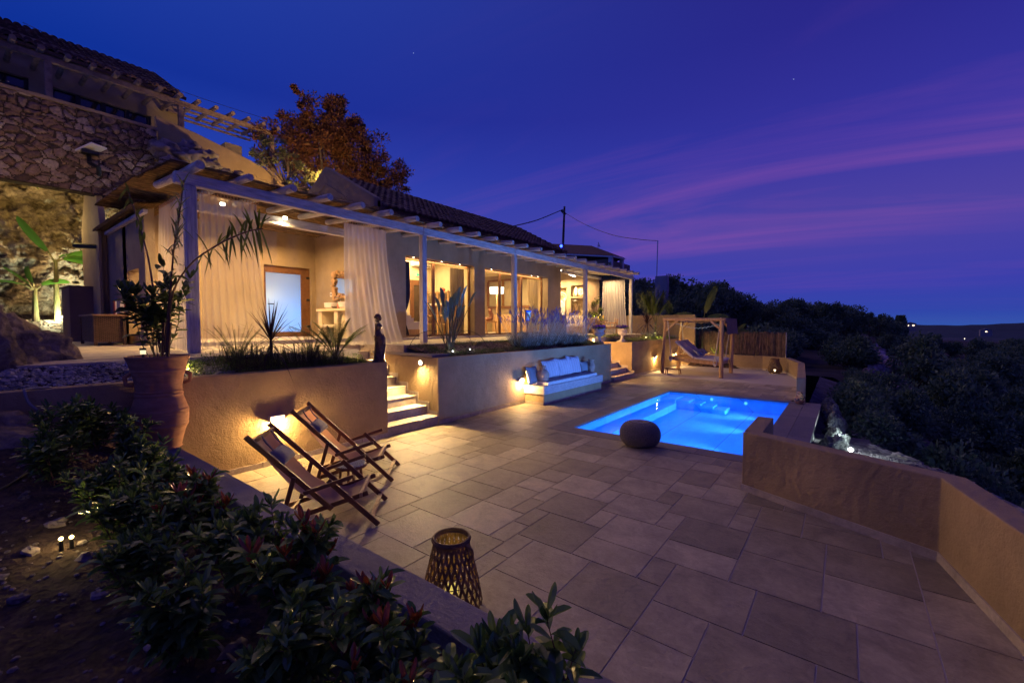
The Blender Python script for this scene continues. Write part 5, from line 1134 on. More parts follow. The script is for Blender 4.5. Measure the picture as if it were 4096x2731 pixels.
# (X, Y, scale, kind, label)
SH_ = [(-6.55, 1.15, 1.0, 0, 'green shrub right beside the big terracotta pot'), (-6.2, 0.75, 0.95, 0, 'shrub left of the pot in front of the dark bed wall'), (-5.75, 1.2, 1.0, 1, 'shrub by the pot foot touching the low wall end'),
      (-5.5, 0.6, 0.9, 0, 'shrub behind the glowing ground spike lights'), (-5.0, 1.15, 0.95, 1, 'bushy shrub below the pot along the low wall'), (-4.75, 0.75, 0.85, 0, 'leafy shrub on the soil side, mid left of the row'),
      (-4.3, 1.3, 0.95, 1, 'tall shrub whose twigs rise in front of the nearer deck chair'), (-4.0, 0.85, 0.9, 0, 'dense green shrub below the nearer deck chair'), (-3.55, 1.25, 1.0, 2, 'shrub with dark red tips by the low wall under the deck chair feet'),
      (-3.3, 0.75, 0.8, 0, 'low green shrub over the irrigation pipe'), (-2.85, 1.2, 0.95, 0, 'broad leaved shrub left of the basket lantern'), (-2.5, 0.75, 0.85, 1, 'shrub below the basket lantern nearest the pipe'),
      (-2.25, 1.3, 1.05, 2, 'upright shrub with orange-red tips right in front of the basket lantern'), (-1.8, 0.95, 0.85, 1, 'shrub with a few red buds at the bottom of the picture'), (-1.55, 1.35, 0.9, 2, 'small shrub with red tips just right of the basket lantern'),
      (-1.25, 1.0, 0.75, 2, 'shrub with large orange-red leaves at the bottom edge'), (-0.85, 1.3, 1.1, 0, 'single tall dark sprig standing against the paving'), (-0.55, 1.25, 0.78, 2, 'rightmost red tipped shrub at the bottom edge')]
SH = [(x, 1.14 - (1.35 - y) * 0.8, s_, k, l) for x, y, s_, k, l in SH_]
rnd = random.Random(77)
for i, (x, y, s, k, lab) in enumerate(SH):
    o = proto[k] if i in (0, 2, 8) else copy_tree(proto[k]); put(o, (x, y, gsoil(x, y) - 0.01), rnd.uniform(0, 6), (s * 0.84, s * 0.84, s * 0.96), label=lab)
# lime ground plants
def tuft(seed, n=70, r=0.09, h=0.07, ll=0.03, lw=0.014, m=None):
    rnd = random.Random(seed); g = MB()
    for i in range(n):
        a = rnd.uniform(0, 2 * PI); q = math.sqrt(rnd.random()) * r; d = Vector((math.cos(a) * .7, math.sin(a) * .7, rnd.uniform(.3, 1.2))).normalized()
        g.leaf((q * math.cos(a), q * math.sin(a), rnd.uniform(0, h) * (1 - q / r * 0.6)), d, (0, 0, 1), ll * rnd.uniform(.7, 1.3), lw, 0.2)
    return g
LT = [(-3.75, 1.42, 1.2), (-3.2, 1.35, 1.1), (-2.62, 1.45, 1.3), (-2.4, 1.5, 1.0), (-1.95, 1.4, 1.2), (-4.5, 1.5, 1.1), (-2.1, 1.15, 0.9), (-5.3, 1.5, 1.1)]
LTL = ['lime green stonecrop clump under the chair-side shrubs', 'lime green clump left of the lantern shrub', 'brightest lime clump against the low wall by the lantern', 'lime clump tucked beside the lantern shrub', 'lime clump at the bottom right of the lantern', 'dull green clump farther up the low wall', 'small lime clump under the bottom edge shrubs', 'farthest green clump by the low wall']
tb = tuft(3).build('stonecrop', L_lime)
for i, (x, y, s) in enumerate(LT):
    o = tb if i == 0 else tb.copy()
    if i: C.link(o)
    y -= 0.2; put(o, (x, y, gsoil(x, y)), i, s); tag(o, LTL[i], 'plant', 'lime stonecrop clumps')
# stones scattered on soil
def stones(name, fz, pts, rr, m, seed, nu=6, nv=4, flat=0.6, rough=0.5):
    rnd = random.Random(seed); g = MB()
    for (x, y) in pts:
        r = rnd.uniform(*rr) * (1.6 if rnd.random() < 0.06 else 1); g.ball((x, y, fz(x, y) + r * 0.15), (r * rnd.uniform(.8, 1.3), r * rnd.uniform(.8, 1.2), r * flat), nu, nv, rough=rough, seed=rnd.random() * 9, fre=1.2)
    return g.build(name, m)
M_peb = mat('pebble', (0.16, 0.14, 0.14), (0.40, 0.36, 0.34), rough=0.7, ns=3, island=0.45)
M_stn = mat('soil_stone', (0.08, 0.06, 0.065), (0.22, 0.17, 0.17), rough=0.9, ns=20, island=0.5)
rnd = random.Random(4)
stuff(stones('soil_stones', gsoil, [(rnd.uniform(-7, 0.5), rnd.uniform(-2.6, 1.45)) for _ in range(2600)], (0.006, 0.02), M_stn, 5), 'small stones scattered over the dark bed soil', 'stones')
stuff(stones('soil_clods', gsoil, [(rnd.uniform(-6.5, -0.4), rnd.uniform(-2.2, 1.4)) for _ in range(90)], (0.025, 0.06), M_stn, 6, 8, 6, 0.7, 0.8), 'larger lumps of rock and soil in the planting bed', 'rocks')
stuff(stones('pebble_strip', bedA, [(rnd.uniform(-7.95, -7.27), rnd.uniform(-1.5, 2.6)) for _ in range(4200)], (0.014, 0.03), M_peb, 7, 6, 4, 0.5), 'strip of grey river pebbles between deck edge and wall', 'pebbles')
bedM = lambda x, y: 1.455 + 0.225 * min(1, max(0, (-x - 7.25) / 1.05))
M_grav = mat('brown_gravel', (0.14, 0.09, 0.06), (0.34, 0.24, 0.17), rough=0.85, ns=4, island=0.4)
stuff(stones('gravel', bedM, [(rnd.uniform(-8.3, -7.3), rnd.uniform(6.7, 12)) for _ in range(4200)], (0.01, 0.022), M_grav, 8, 5, 4, 0.7), 'brown gravel mulch in the middle planter', 'gravel')
stuff(stones('gravel', bedM, [(rnd.uniform(-8.5, -7.3), rnd.uniform(17.7, 23.8)) for _ in range(3000)], (0.015, 0.03), M_grav, 9, 5, 4, 0.7), 'brown gravel mulch in the far right planter', 'gravel')
def cover(name, label, m, zones, fz, seed, dens=900, ll=0.03, lw=0.014, h=0.10, up=0.5):
    rnd = random.Random(seed); g = MB()
    for (x0, x1, y0, y1, hh) in zones:
        for i in range(int(dens * (x1 - x0) * (y1 - y0))):
            x, y = rnd.uniform(x0, x1), rnd.uniform(y0, y1); k = 0.5 + noise.noise(Vector((x * 4, y * 4, seed)))
            if k < 0.15: continue
            z = fz(x, y) + rnd.uniform(0, hh) * min(1, k * 1.3); g.leaf((x, y, z), rvec(rnd, up), (0, 0, 1), ll * rnd.uniform(.7, 1.4), lw, 0.2)
    return stuff(g.build(name, m), label, 'ground cover')
cover('ground_cover', 'green creeping plants along the front of the middle planter', L_cov, [(-7.55, -7.2, 6.9, 10.6, 0.10), (-7.5, -7.2, 13.0, 15.1, 0.14), (-8.4, -8.1, 8.0, 12, 0.07), (-8.3, -7.5, 6.75, 7.3, 0.12)], bedM, 3, 1900)
cover('ground_cover', 'green creeping plants along the front of the far right planter', L_lime, [(-7.6, -7.2, 17.6, 24, 0.14), (-8.5, -8.1, 14.5, 19, 0.12)], bedM, 4, 1300, 0.035, 0.018)
cover('ground_cover', 'low fresh green cover spilling near the statue', L_cov, [(-7.75, -7.22, 2.0, 2.6, 0.16), (-7.6, -7.2, 2.6, 4.0, 0.10), (-7.7, -7.2, 4.0, 4.95, 0.14)], bedA, 5, 3600)
# rosemary-like upright sprigs
def sprigs(seed, n, r, h, ln=0.018, m2=None, wob=0.35, step=0.013):
    rnd = random.Random(seed); gs, gl = MB(), MB()
    for i in range(n):
        a = rnd.uniform(0, 2 * PI); q = math.sqrt(rnd.random()) * r; p = Vector((q * math.cos(a), q * math.sin(a), 0)); d = Vector((math.cos(a) * wob * q / r, math.sin(a) * wob * q / r, 1)).normalized(); H = h * rnd.uniform(.6, 1.1)
        pts = [p + d * H * t + Vector((0, 0, 0)) for t in (0, .5, 1)]; gs.tube(pts, 0.0025, 3, cap=False); k = int(H / step)
        for j in range(int(k * 0.25), k):
            b_ = rnd.uniform(0, 2 * PI); gl.blade(p + d * H * j / k, Vector((math.cos(b_), math.sin(b_), .8)), (0, 0, 1), ln * rnd.uniform(.8, 1.3), 0.007, 0, 1)
    return gs, gl
gs, gl = sprigs(3, 60, 0.2, 0.27, ln=0.034); r = empty('rosemary', (0, 0, 0), 'x', 'shrub', 'rosemary shrubs along the ochre wall'); P(gs, 'stems', M_stem, r); P(gl, 'leaves', L_fern, r)
RS = ['first small rosemary right of the pebbles and pot', 'rosemary below the left fern', 'rosemary in front of the spiky dark plant', 'rosemary just right of the spiky dark plant', 'rosemary below the frosted door', 'rosemary under the feathery palm', 'last rosemary before the statue']
for i in range(7):
    o = r if i == 0 else copy_tree(r); y = 2.62 + i * 0.27; put(o, (-7.42 - 0.06 * (i % 2), y, bedA(-7.42, y)), i * 1.3, 1.25 + 0.2 * math.sin(i * 2), label=RS[i])
# ferns
def fern(seed, n=12, L=0.6, lab=''):
    rnd = random.Random(seed); g, gs = MB(), MB()
    for i in range(n):
        a = 2 * PI * i / n + rnd.uniform(-.3, .3); out = rnd.uniform(0.25, 0.8); pts = [];
        for k in range(9): t = k / 8; pts.append(Vector((math.cos(a) * out * L * t ** 1.3, math.sin(a) * out * L * t ** 1.3, L * (t - 0.45 * out * t * t))))
        gs.tube(pts, 0.003, 3, cap=False)
        for k in range(34):
            t = 0.10 + 0.90 * k / 34; j = min(7, int(t * 8)); f = t * 8 - j; p = pts[j] + (pts[j + 1] - pts[j]) * f; d = (pts[j + 1] - pts[j]).normalized(); sd = d.cross(Vector((0, 0, 1))).normalized()
            w = 0.06 * math.sin(PI * min(1, t * 0.9 + 0.1)) + 0.01
            for s in (-1, 1): g.blade(p, sd * s + d * 0.25, (0, 0, 1), w * 1.3, 0.02, 0.1, 2)
    return g, gs
def place2(g, gs, name, label, cat, loc, ms, rz=0, sc=1, group=None):
    r = empty(name, (0, 0, 0), label, cat, group); P(gs, 'stems', ms[1], r); P(g, 'leaves', ms[0], r); return put(r, loc, rz, sc)
a = place2(*fern(1, 20, 0.82), 'fern', 'sword fern between pergola post and the spiky dark plant', 'fern', (-7.6, 2.75, 1.5), (L_fern, M_stem), group='sword ferns')
b2 = copy_tree(a); put(b2, (-7.6, 3.95, 1.5), 2, 1.0, label='sword fern in front of the frosted glass door')
# spiky cordyline
def spiky(seed, n=60, L=0.6, w=0.022, trunk=0.35, droop=0.5):
    rnd = random.Random(seed); g, gs = MB(), MB(); gs.tube([(0, 0, 0), (0.01, 0, trunk)], [0.03, 0.025], 8)
    for i in range(n):
        a = i * 2.4; t = i / n; e = 1.45 - 1.7 * (1 - t) ; d = Vector((math.cos(a) * math.cos(e), math.sin(a) * math.cos(e), math.sin(e))); g.blade((0, 0, trunk - 0.06 + 0.1 * t), d, (0, 0, 1), L * rnd.uniform(.75, 1.1), w, droop * (1 - t) * 1.1, 6)
    return g, gs
place2(*spiky(2, 64, 0.72, 0.024, 0.42, 0.45), 'spiky_plant', 'dark spiky cordyline in front of the thin curtain', 'plant', (-7.62, 3.27, 1.5), (L_dark, M_bark))
place2(*spiky(5, 70, 1.0, 0.035, 0.75, 0.7), 'spiky_plant', 'dark spiky plant against the garden wall right of the last post', 'plant', (-8.6, 23.3, 1.5), (L_dark, M_bark))
# feathery palms
def feather(seed, n=9, L=1.0, leaf=0.2, lw=0.012, up=1.0, droop=0.5, stemh=0.0, nl=24, zd=0.35):
    rnd = random.Random(seed); g, gs = MB(), MB()
    for i in range(n):
        a = 2 * PI * i / n + rnd.uniform(-.35, .35); out = rnd.uniform(0.25, 0.75) / up; l2_ = L * rnd.uniform(.75, 1.1); pts = []
        for k in range(11): t = k / 10; pts.append(Vector((math.cos(a) * out * l2_ * t ** 1.2, math.sin(a) * out * l2_ * t ** 1.2, stemh + l2_ * (t - droop * out * t * t))))
        gs.tube(pts, [0.008 * (1 - 0.07 * k) for k in range(11)], 5, cap=False)
        for k in range(nl):
            t = 0.35 + 0.65 * k / nl; j = min(9, int(t * 10)); f = t * 10 - j; p = pts[j] + (pts[j + 1] - pts[j]) * f; d = (pts[j + 1] - pts[j]).normalized(); sd = d.cross(Vector((0, 0, 1))); sd = sd.normalized() if sd.length > .01 else Vector((1, 0, 0))
            for s in (-1, 1): g.blade(p, sd * s * 0.8 + d * 0.7, (0, 0, 1), leaf * math.sin(PI * (0.25 + 0.7 * k / nl)) * rnd.uniform(.8, 1.1), lw, zd, 4)
    if stemh: gs.tube([(0, 0, 0), (0, 0, stemh)], 0.04, 8)
    return g, gs
place2(*feather(3, 15, 1.0, 0.24, 0.02, nl=34), 'palm', 'small feathery palm between vanity and bronze statue', 'palm', (-7.6, 4.42, 1.5), (L_palm, M_stem))
place2(*feather(8, 14, 2.2, 0.6, 0.03, up=1.7, droop=0.5, stemh=0.6, nl=44, zd=0.9), 'palm', 'tall feathery palm lit green in front of the concrete pillar', 'palm', (-7.75, 22.2, 1.5), (L_palm, M_btrunk))
# strelitzia
def strel(seed, n=26):
    rnd = random.Random(seed); g, gs = MB(), MB()
    for i in range(n):
        a = rnd.uniform(0, 2 * PI); o_ = rnd.uniform(0.05, 0.42); H = rnd.uniform(0.55, 0.95); c = rnd.uniform(0, 0.08)
        p = [Vector((c * math.cos(a) + math.cos(a) * o_ * t ** 1.3, c * math.sin(a) + math.sin(a) * o_ * t ** 1.3, H * t)) for t in (0, .25, .5, .75, 1)]
        gs.tube(p, [0.009, 0.008, 0.007, 0.006, 0.005], 5, cap=False)
        if i % 4: g.leaf(p[-1], (p[-1] - p[-2]).normalized(), Vector((-math.cos(a), -math.sin(a), 0.6)), rnd.uniform(0.28, 0.42), 0.095, 0.05, fold=0.35)
    for i in range(5):
        a = i * 1.3 + 0.4; p = curve_pts([(0, 0, 0.05), (0.25 * math.cos(a), 0.25 * math.sin(a), 0.42), (0.6 * math.cos(a), 0.6 * math.sin(a), 0.36), (0.78 * math.cos(a), 0.78 * math.sin(a), 0.12)], 5); gs.tube(p, 0.005, 4, cap=False)
    a = R(200); gs.tube([(0, 0, 0), (0.25 * math.cos(a), 0.25 * math.sin(a), 0.6), (0.5 * math.cos(a), 0.5 * math.sin(a), 1.0)], 0.006, 5)
    for k in range(5): g.blade((0.5 * math.cos(a), 0.5 * math.sin(a), 1.0), (math.cos(k), math.sin(k), 0.6), (0, 0, 1), 0.12, 0.015, 0.3, 3)
    return g, gs
p = W(1795, 1388, Z=1.52); place2(*strel(4), 'strelitzia', 'clump of blue-lit paddle leaves standing before the glass doors', 'plant', (-7.75, W(1795, 1388, X=-7.75).y, 1.48), (L_strel, M_stem), sc=1.3)
# lavender
def lavender(seed, r=0.33, h=0.3, n=240, ns=60):
    rnd = random.Random(seed); gs, gl, gf = MB(), MB(), MB()
    for i in range(n):
        a = rnd.uniform(0, 2 * PI); q = math.sqrt(rnd.random()); d = Vector((math.cos(a) * q * .9, math.sin(a) * q * .9, 1)).normalized(); p = Vector((q * r * .5 * math.cos(a), q * r * .5 * math.sin(a), 0)); H = h * rnd.uniform(.5, 1.05)
        gs.tube([p, p + d * H], 0.002, 3, cap=False); k = int(H / 0.022)
        for j in range(k): b_ = rnd.uniform(0, 2 * PI); gl.blade(p + d * H * (j + 1) / k, d + Vector((math.cos(b_), math.sin(b_), .2)) * .7, (0, 0, 1), 0.04, 0.009, 0.05, 1)
    for i in range(ns):
        a = rnd.uniform(0, 2 * PI); q = math.sqrt(rnd.random()); d = Vector((math.cos(a) * q * .75, math.sin(a) * q * .75 + 0.12, 1)).normalized(); p = Vector((q * r * .5 * math.cos(a), q * r * .5 * math.sin(a), 0)); H = (h + 0.32) * rnd.uniform(.75, 1.12)
        gl.tube([p, p + d * H], 0.0018, 3, cap=False); gf.tube([p + d * H, p + d * (H + 0.03), p + d * (H + 0.075)], [0.004, 0.009, 0.003], 5)
    return gs, gl, gf
gs, gl, gf = lavender(3); r = empty('lavender', (0, 0, 0), 'x', 'lavender', 'lavender bushes in the middle planter'); P(gs, 'stems', M_stem, r); P(gl, 'foliage', L_lav, r); P(gf, 'flower_spikes', L_lavf, r)['kind'] = 'stuff'
LV = ['first lavender bush of the row, nearest the stairs', 'second lavender bush, left of the pergola post', 'third lavender bush, above the bench pitcher side', 'middle lavender bush of the row', 'fifth lavender bush, before the house corner', 'sixth lavender bush, in front of the half wall', 'last lavender bush beside the flower urn']
for i in range(7):
    o = r if i == 0 else copy_tree(r); y = 10.35 + i * 0.56; put(o, (-7.62 - 0.08 * (i % 2), y, 1.47), i * 1.9, (1.45, 1.45, 1.75 + 0.12 * math.sin(i * 3)), label=LV[i])
gs, gl, gf = lavender(9, 0.4, 0.45, 120, 18); r = empty('lavender', (-7.7, 21.2, 1.5), 'pale lavender clump in the far planter left of the daybed post', 'lavender'); P(gs, 'stems', M_stem, r); P(gl, 'foliage', L_lav, r); P(gf, 'flower_spikes', L_lavf, r)['kind'] = 'stuff'
# cacti
def ribbed(name, label, loc, rad, h, m, ribs=16):
    g = MB(); vs = []; fs = []; nv, nu = 10, ribs * 2
    for i in range(nv + 1):
        t = PI * i / nv
        for j in range(nu): k = 1 + (0.07 if j % 2 else -0.04); a = 2 * PI * j / nu; vs.append((math.sin(t) * math.cos(a) * rad * k, math.sin(t) * math.sin(a) * rad * k, h / 2 - math.cos(t) * h / 2))
    for i in range(nv):
        for j in range(nu): fs.append((i * nu + j, i * nu + (j + 1) % nu, (i + 1) * nu + (j + 1) % nu, (i + 1) * nu + j))
    g.add(vs, fs); o = g.build(name, m); o.location = loc; return tag(o, label, 'cactus')
M_cac = mat('cactus_skin', (0.10, 0.09, 0.03), (0.2, 0.16, 0.06), rough=0.9, ns=20, bump=0.6)
ribbed('barrel_cactus', 'round brown barrel cactus in the gravel of the middle planter', (-8.05, W(1905, 1370, X=-8.05).y, 1.5), 0.13, 0.20, M_cac)
ribbed('barrel_cactus', 'yellow round cactus beside the far spot light', (-7.7, 20.5, 1.5), 0.13, 0.22, M_cac)
g = MB(); rnd = random.Random(4)
for i in range(7): a = rnd.uniform(0, 6.28); g.tube(curve_pts([(0, 0, 0), (0.12 * math.cos(a), 0.12 * math.sin(a), 0.3), (0.25 * math.cos(a), 0.25 * math.sin(a), rnd.uniform(.4, .8))], 4), 0.03, 7)
o = g.build('candelabra_cactus', L_lime); o.location = (-5.4, 24.75, 0.45); tag(o, 'branching green succulent before the reed fence left end', 'cactus')
# banana plants
def banana(name, label, loc, H, leaves, seed, m=None, group=None, sc=1):
    rnd = random.Random(seed); r = empty(name, loc, label, 'banana plant', group); g = MB(); g.tube([(0, 0, 0), (0.02, 0, H * .5), (0.0, 0.02, H)], [0.06 * sc, 0.045 * sc, 0.03 * sc], 12); P(g, 'trunk', M_btrunk, r)
    for (ax, ay, az, L, w, dr) in leaves:
        d = Vector((ax, ay, az)).normalized(); g = MB(); vs = []; fs = []; n = 12; sd = d.cross(Vector((0.3, -0.8, 0.5))).normalized(); up = sd.cross(d)
        st = Vector((0, 0, H)); pl = 0.25 * L; g.tube([st - Vector((0, 0, .1)), st + d * pl], [0.02 * sc, 0.012 * sc], 6, cap=False, k=1)
        base = st + d * pl
        for i in range(n + 1):
            t = i / n; c = base + d * L * t - Vector((0, 0, 1)) * dr * L * t * t; ww = w * math.sin(PI * min(1, 0.06 + t * 0.9)) ** 0.55 * (1 if t < .98 else .2)
            vs += [c - sd * ww / 2 + up * 0.1 * ww, c - up * 0.01, c + sd * ww / 2 + up * 0.1 * ww]
        for i in range(n): fs += [(3 * i, 3 * i + 1, 3 * i + 4, 3 * i + 3), (3 * i + 1, 3 * i + 2, 3 * i + 5, 3 * i + 4)]
        g.add(vs, fs, 0); P(g, 'leaf', [m or L_ban, M_btrunk], r, smooth=True)
    return r
banana('banana_plant', 'banana plant behind the daybed with one tall upright leaf above the frame', (-6.15, 24.9, 0.45), 2.0, [(0.35, 0, 1, 1.7, 0.38, 0.1), (-0.9, 0, .35, 1.3, 0.4, 0.25), (0.9, 0.1, .3, 1.1, 0.32, 0.3), (-0.6, -.3, -.05, 0.9, 0.3, 0.3)], 1, L_palm)
banana('banana_plant', 'small banana plant before the reed fence, right of the taller one', (-4.55, 24.75, 0.45), 1.25, [(-0.3, 0, 1, 0.8, 0.2, 0.05), (0.5, 0, .6, 0.7, 0.2, 0.2), (0.8, 0, .35, 0.6, 0.18, .2)], 2, L_palm)
# big pot with its plants
pt = empty('plant_pot', (-6.78, 1.57, 0.66), 'tall ringed terracotta urn pot on the end of the low wall', 'pot')
p0 = [(0.0, 0.0), (0.20, 0.0), (0.205, 0.02), (0.235, 0.14), (0.275, 0.27), (0.285, 0.36), (0.265, 0.47), (0.235, 0.56), (0.225, 0.63), (0.235, 0.74), (0.26, 0.86), (0.295, 0.97), (0.31, 1.0), (0.315, 1.015), (0.295, 1.02), (0.27, 0.98), (0.0, 0.96)]
pp = [(q.x, q.z) for q in curve_pts([(a, 0, c) for a, c in p0[:-3]], 6)] + p0[-3:]
pp = [(max(0, a) + (0.005 if any(abs(c - z - k * 0.018) < 0.006 for z in (0.22, 0.385, 0.59, 0.83) for k in (0, 1, 2)) else 0), c) for a, c in pp]
fine = []
for (a, c), (a1, c1) in zip(pp[:-1], pp[1:]):
    k = max(1, int(abs(c1 - c) / 0.006)); fine += [(a + (a1 - a) * i / k, c + (c1 - c) * i / k) for i in range(k)]
fine.append(pp[-1]); fine = [(a + (0.006 if (0.0 < c < 0.95 and any(abs(c - z - kk * 0.02) < 0.005 for z in (0.22, 0.385, 0.59, 0.82) for kk in (0, 1, 2))) else 0), c) for a, c in fine]
P(MB().lathe(fine, n=56), 'body', M_terra, pt, smooth=True)
for a in (R(-100), R(80)):
    g = MB(); g.tube([(0.24 * math.cos(a), 0.24 * math.sin(a), 0.84), (0.31 * math.cos(a), 0.31 * math.sin(a), 0.80), (0.30 * math.cos(a), 0.30 * math.sin(a), 0.72), (0.235 * math.cos(a), 0.235 * math.sin(a), 0.70)], [0.02, 0.024, 0.022, 0.018], 8); P(g, 'handle', M_terra, pt, smooth=True)
g = MB(); g.lathe([(0.27, 0.965), (0, 0.985)], n=24); P(g, 'soil', M_soil, pt)
ps = shrub('potted_shrub', 'leafy green shrub growing in the tall terracotta pot', 'shrub', 41, (M_stem, L_pot, L_pot), h=0.95, nst=9, leafl=0.19, leafw=0.09, perst=12, red=0, lean=0.55, low=0.3); pt.scale = (1.03, 1.03, 1.13); put(ps, (-6.78, 1.57, 1.74), 1.0, (0.9, 0.9, 1.05))
# bamboo palm canes
bp_ = empty('bamboo_palm', (-6.78, 1.57, 1.74), 'thin caned bamboo palm rising above the terracotta pot before the curtains', 'palm')
g, gl = MB(), MB(); rnd = random.Random(12)
def cane(px, leaves, r=0.012):
    pts = curve_pts([W(x, y, Y=1.57) for x, y in px], 6); g.tube(pts, [r * (1 - 0.6 * i / len(pts)) for i in range(len(pts))], 6)
    for (t0, t1, n, ln, w, dr, k) in leaves:
        for i in range(n):
            t = t0 + (t1 - t0) * i / n; j = min(len(pts) - 2, int(t * (len(pts) - 1))); p = pts[j]; d = (pts[j + 1] - pts[j]).normalized(); sd = d.cross(Vector((0.3, 1, 0))).normalized() * (1 if i % 2 else -1)
            dd = (sd * k + d * rnd.uniform(.1, .7) + Vector((0, rnd.uniform(-.5, .5), rnd.uniform(-.15, .15)))).normalized(); gl.blade(p, dd, (0, 0, 1), ln * rnd.uniform(.7, 1.15), w, dr, 5)
cane([(640, 1410), (605, 1100), (575, 960), (545, 860), (505, 740)], [(0.5, 1.0, 12, 0.22, 0.034, 0.3, 1.0)])
cane([(655, 1410), (680, 1180), (695, 1000), (715, 880), (735, 720)], [(0.35, 1.0, 64, 0.34, 0.017, 0.25, 1.0)])
cane([(665, 1410), (690, 1180), (760, 1060), (870, 980), (980, 930), (1050, 915)], [(0.5, 1.0, 44, 0.24, 0.02, 0.3, 0.7)])
for k, x in enumerate((648, 672)): g.tube([W(x, 1425, Y=1.57), W(x + 9, 1290, Y=1.57)], 0.017, 8)
U_(g, 'canes', M_redst, bp_); U_(gl, 'leaves', L_palm, bp_)
# solar stake light in the pot, tiny spots in the beds
def stake(loc, label, s=1, h=0.16, power=1.2, col=(1.0, 0.85, 0.45)):
    r = empty('solar_light', loc, label, 'lamp'); g = MB(); g.tube([(0, 0, 0), (0, 0, h * .55)], 0.012 * s, 8); P(g, 'stake', M_metal, r); g = MB(); g.tube([(0, 0, h * .56), (0, 0, h * .85)], 0.026 * s, 14); P(g, 'lens', emis('solar_lens', (1.0, 0.85, 0.5), 1.0), r)
    g = MB(); g.tube([(0, 0, h * .855), (0, 0, h)], 0.03 * s, 14); P(g, 'cap', M_metal, r); lamp('POINT', (loc[0], loc[1], loc[2] + h * 0.5), power, col, 0.02).name = 'solar_lamp'; return r
p = W(572, 1412, Y=1.42); stake((p.x, 1.42, 1.75), 'small solar light standing in the terracotta pot', 1.1)
def spike(loc, label, power, col=(1.0, 0.75, 0.25), d=(0.3, 0, 1), r_=0.013):
    r = empty('spike_light', loc, label, 'lamp', 'garden spike lights'); g = MB(); g.tube([(0, 0, -0.03), (0, 0, 0.05)], 0.012, 8); P(g, 'body', M_metal, r); g = MB(); g.ball((0, 0, 0.065), r_, 8, 6); P(g, 'bulb', emis('spike_bulb', col, 12), r)
    lamp('POINT', (loc[0], loc[1], loc[2] + 0.11), power, col, 0.02).name = 'spike_lamp'; return r
for (x, y), lab, pw in (((245, 2185), 'left glowing spike light on the dark bed soil', 1.2), ((287, 2172), 'right glowing spike light on the dark bed soil', 1.2)):
    p = W(x, y, Z=0.62); spike((p.x, p.y, gsoil(p.x, p.y) + 0.02), lab, pw)
p = W(700, 1478, Z=1.55); spike((-7.4, 2.05, 1.5), 'tiny spike light in the cover plants right of the pot', 2.4)
p = W(1880, 1388, X=-7.6); spike((-7.6, p.y, 1.5), 'tiny white spike light in the gravel beside the barrel cactus', 0.5, (0.9, 0.9, 1))
p = W(1811, 1393, X=-7.5); spike((-7.5, p.y, 1.49), 'tiny white spike light at the foot of the paddle leaf clump', 0.5, (0.9, 0.9, 1))
p = W(2585, 1348, X=-7.5); spike((-7.5, 20.2, 1.52), 'tiny white spike light in the far planter gravel', 2.5, (1, 0.8, 0.45))
lamp('POINT', (-7.4, 21.6, 1.75), 9, (0.9, 0.85, 0.3), 0.03).name = 'spike_lamp'
lamp('POINT', (-5.6, 24.4, 0.75), 5, (1, 0.8, 0.3), 0.03).name = 'spike_lamp'
# hoses
hs = [W(0, 2065, Z=0.62), W(90, 2010, Z=0.65), W(170, 1930, Z=0.7), W(225, 1830, Z=0.8)]
g = MB(); g.tube(curve_pts([(p.x, p.y, gsoil(p.x, p.y) + 0.012) for p in hs], 8), 0.010, 6)
o = g.build('hose', M_stem, smooth=True); tag(o, 'thin dark irrigation hose curving over soil at the left edge', 'hose')
hs = [W(545, 2215, Z=.57), W(640, 2320, Z=.57), W(720, 2410, Z=.57), W(800, 2490, Z=.57), W(910, 2610, Z=.57), W(1020, 2731, Z=.57)]
g = MB(); g.tube(curve_pts([(p.x, p.y, gsoil(p.x, p.y) + 0.015) for p in hs], 8), 0.011, 6); o = g.build('irrigation_pipe', mat('pipe', (0.10, 0.07, 0.05), rough=0.5), smooth=True); tag(o, 'brown irrigation pipe running under the foreground shrubs', 'pipe')
g = MB(); g.tube(curve_pts([W(205, 1550, X=-7.15), W(108, 1556, X=-7.04), W(100, 1570, X=-7.0), W(115, 1610, X=-6.98), W(150, 1640, X=-6.96)], 6), 0.014, 7); o = g.build('hose', mat('hose_grey', (0.3, 0.27, 0.24), rough=0.5), smooth=True); tag(o, 'pale bent hose hanging over the dark bed wall', 'hose')
# ================================================================== ROCK, UPPER HOUSE AND LEFT SIDE
M_rock = rockmat('cliff_rock', (0.07, 0.05, 0.035), (0.40, 0.34, 0.25), 3.4, 1.0)
M_bould = rockmat('boulder_rock', (0.07, 0.05, 0.045), (0.34, 0.26, 0.22), 3.6, 1.0)
def lump(c, r, seed, nu=40, nv=26, a=0.35, f=1.1):
    g = MB(); vs = []; fs = []; c = Vector(c)
    for i in range(nv + 1):
        t = PI * i / nv
        for j in range(nu):
            p = 2 * PI * j / nu; d = Vector((math.sin(t) * math.cos(p), math.sin(t) * math.sin(p), math.cos(t))); q = 1 + a * noise.fractal(d * f + Vector((seed * 3.1, 0, 0)), 0.75, 2.2, 7)
            vs.append(c + Vector((d.x * r[0], d.y * r[1], d.z * r[2])) * q)
    for i in range(nv):
        for j in range(nu): fs.append((i * nu + j, (i + 1) * nu + j, (i + 1) * nu + (j + 1) % nu, i * nu + (j + 1) % nu))
    g.add(vs, fs); return g
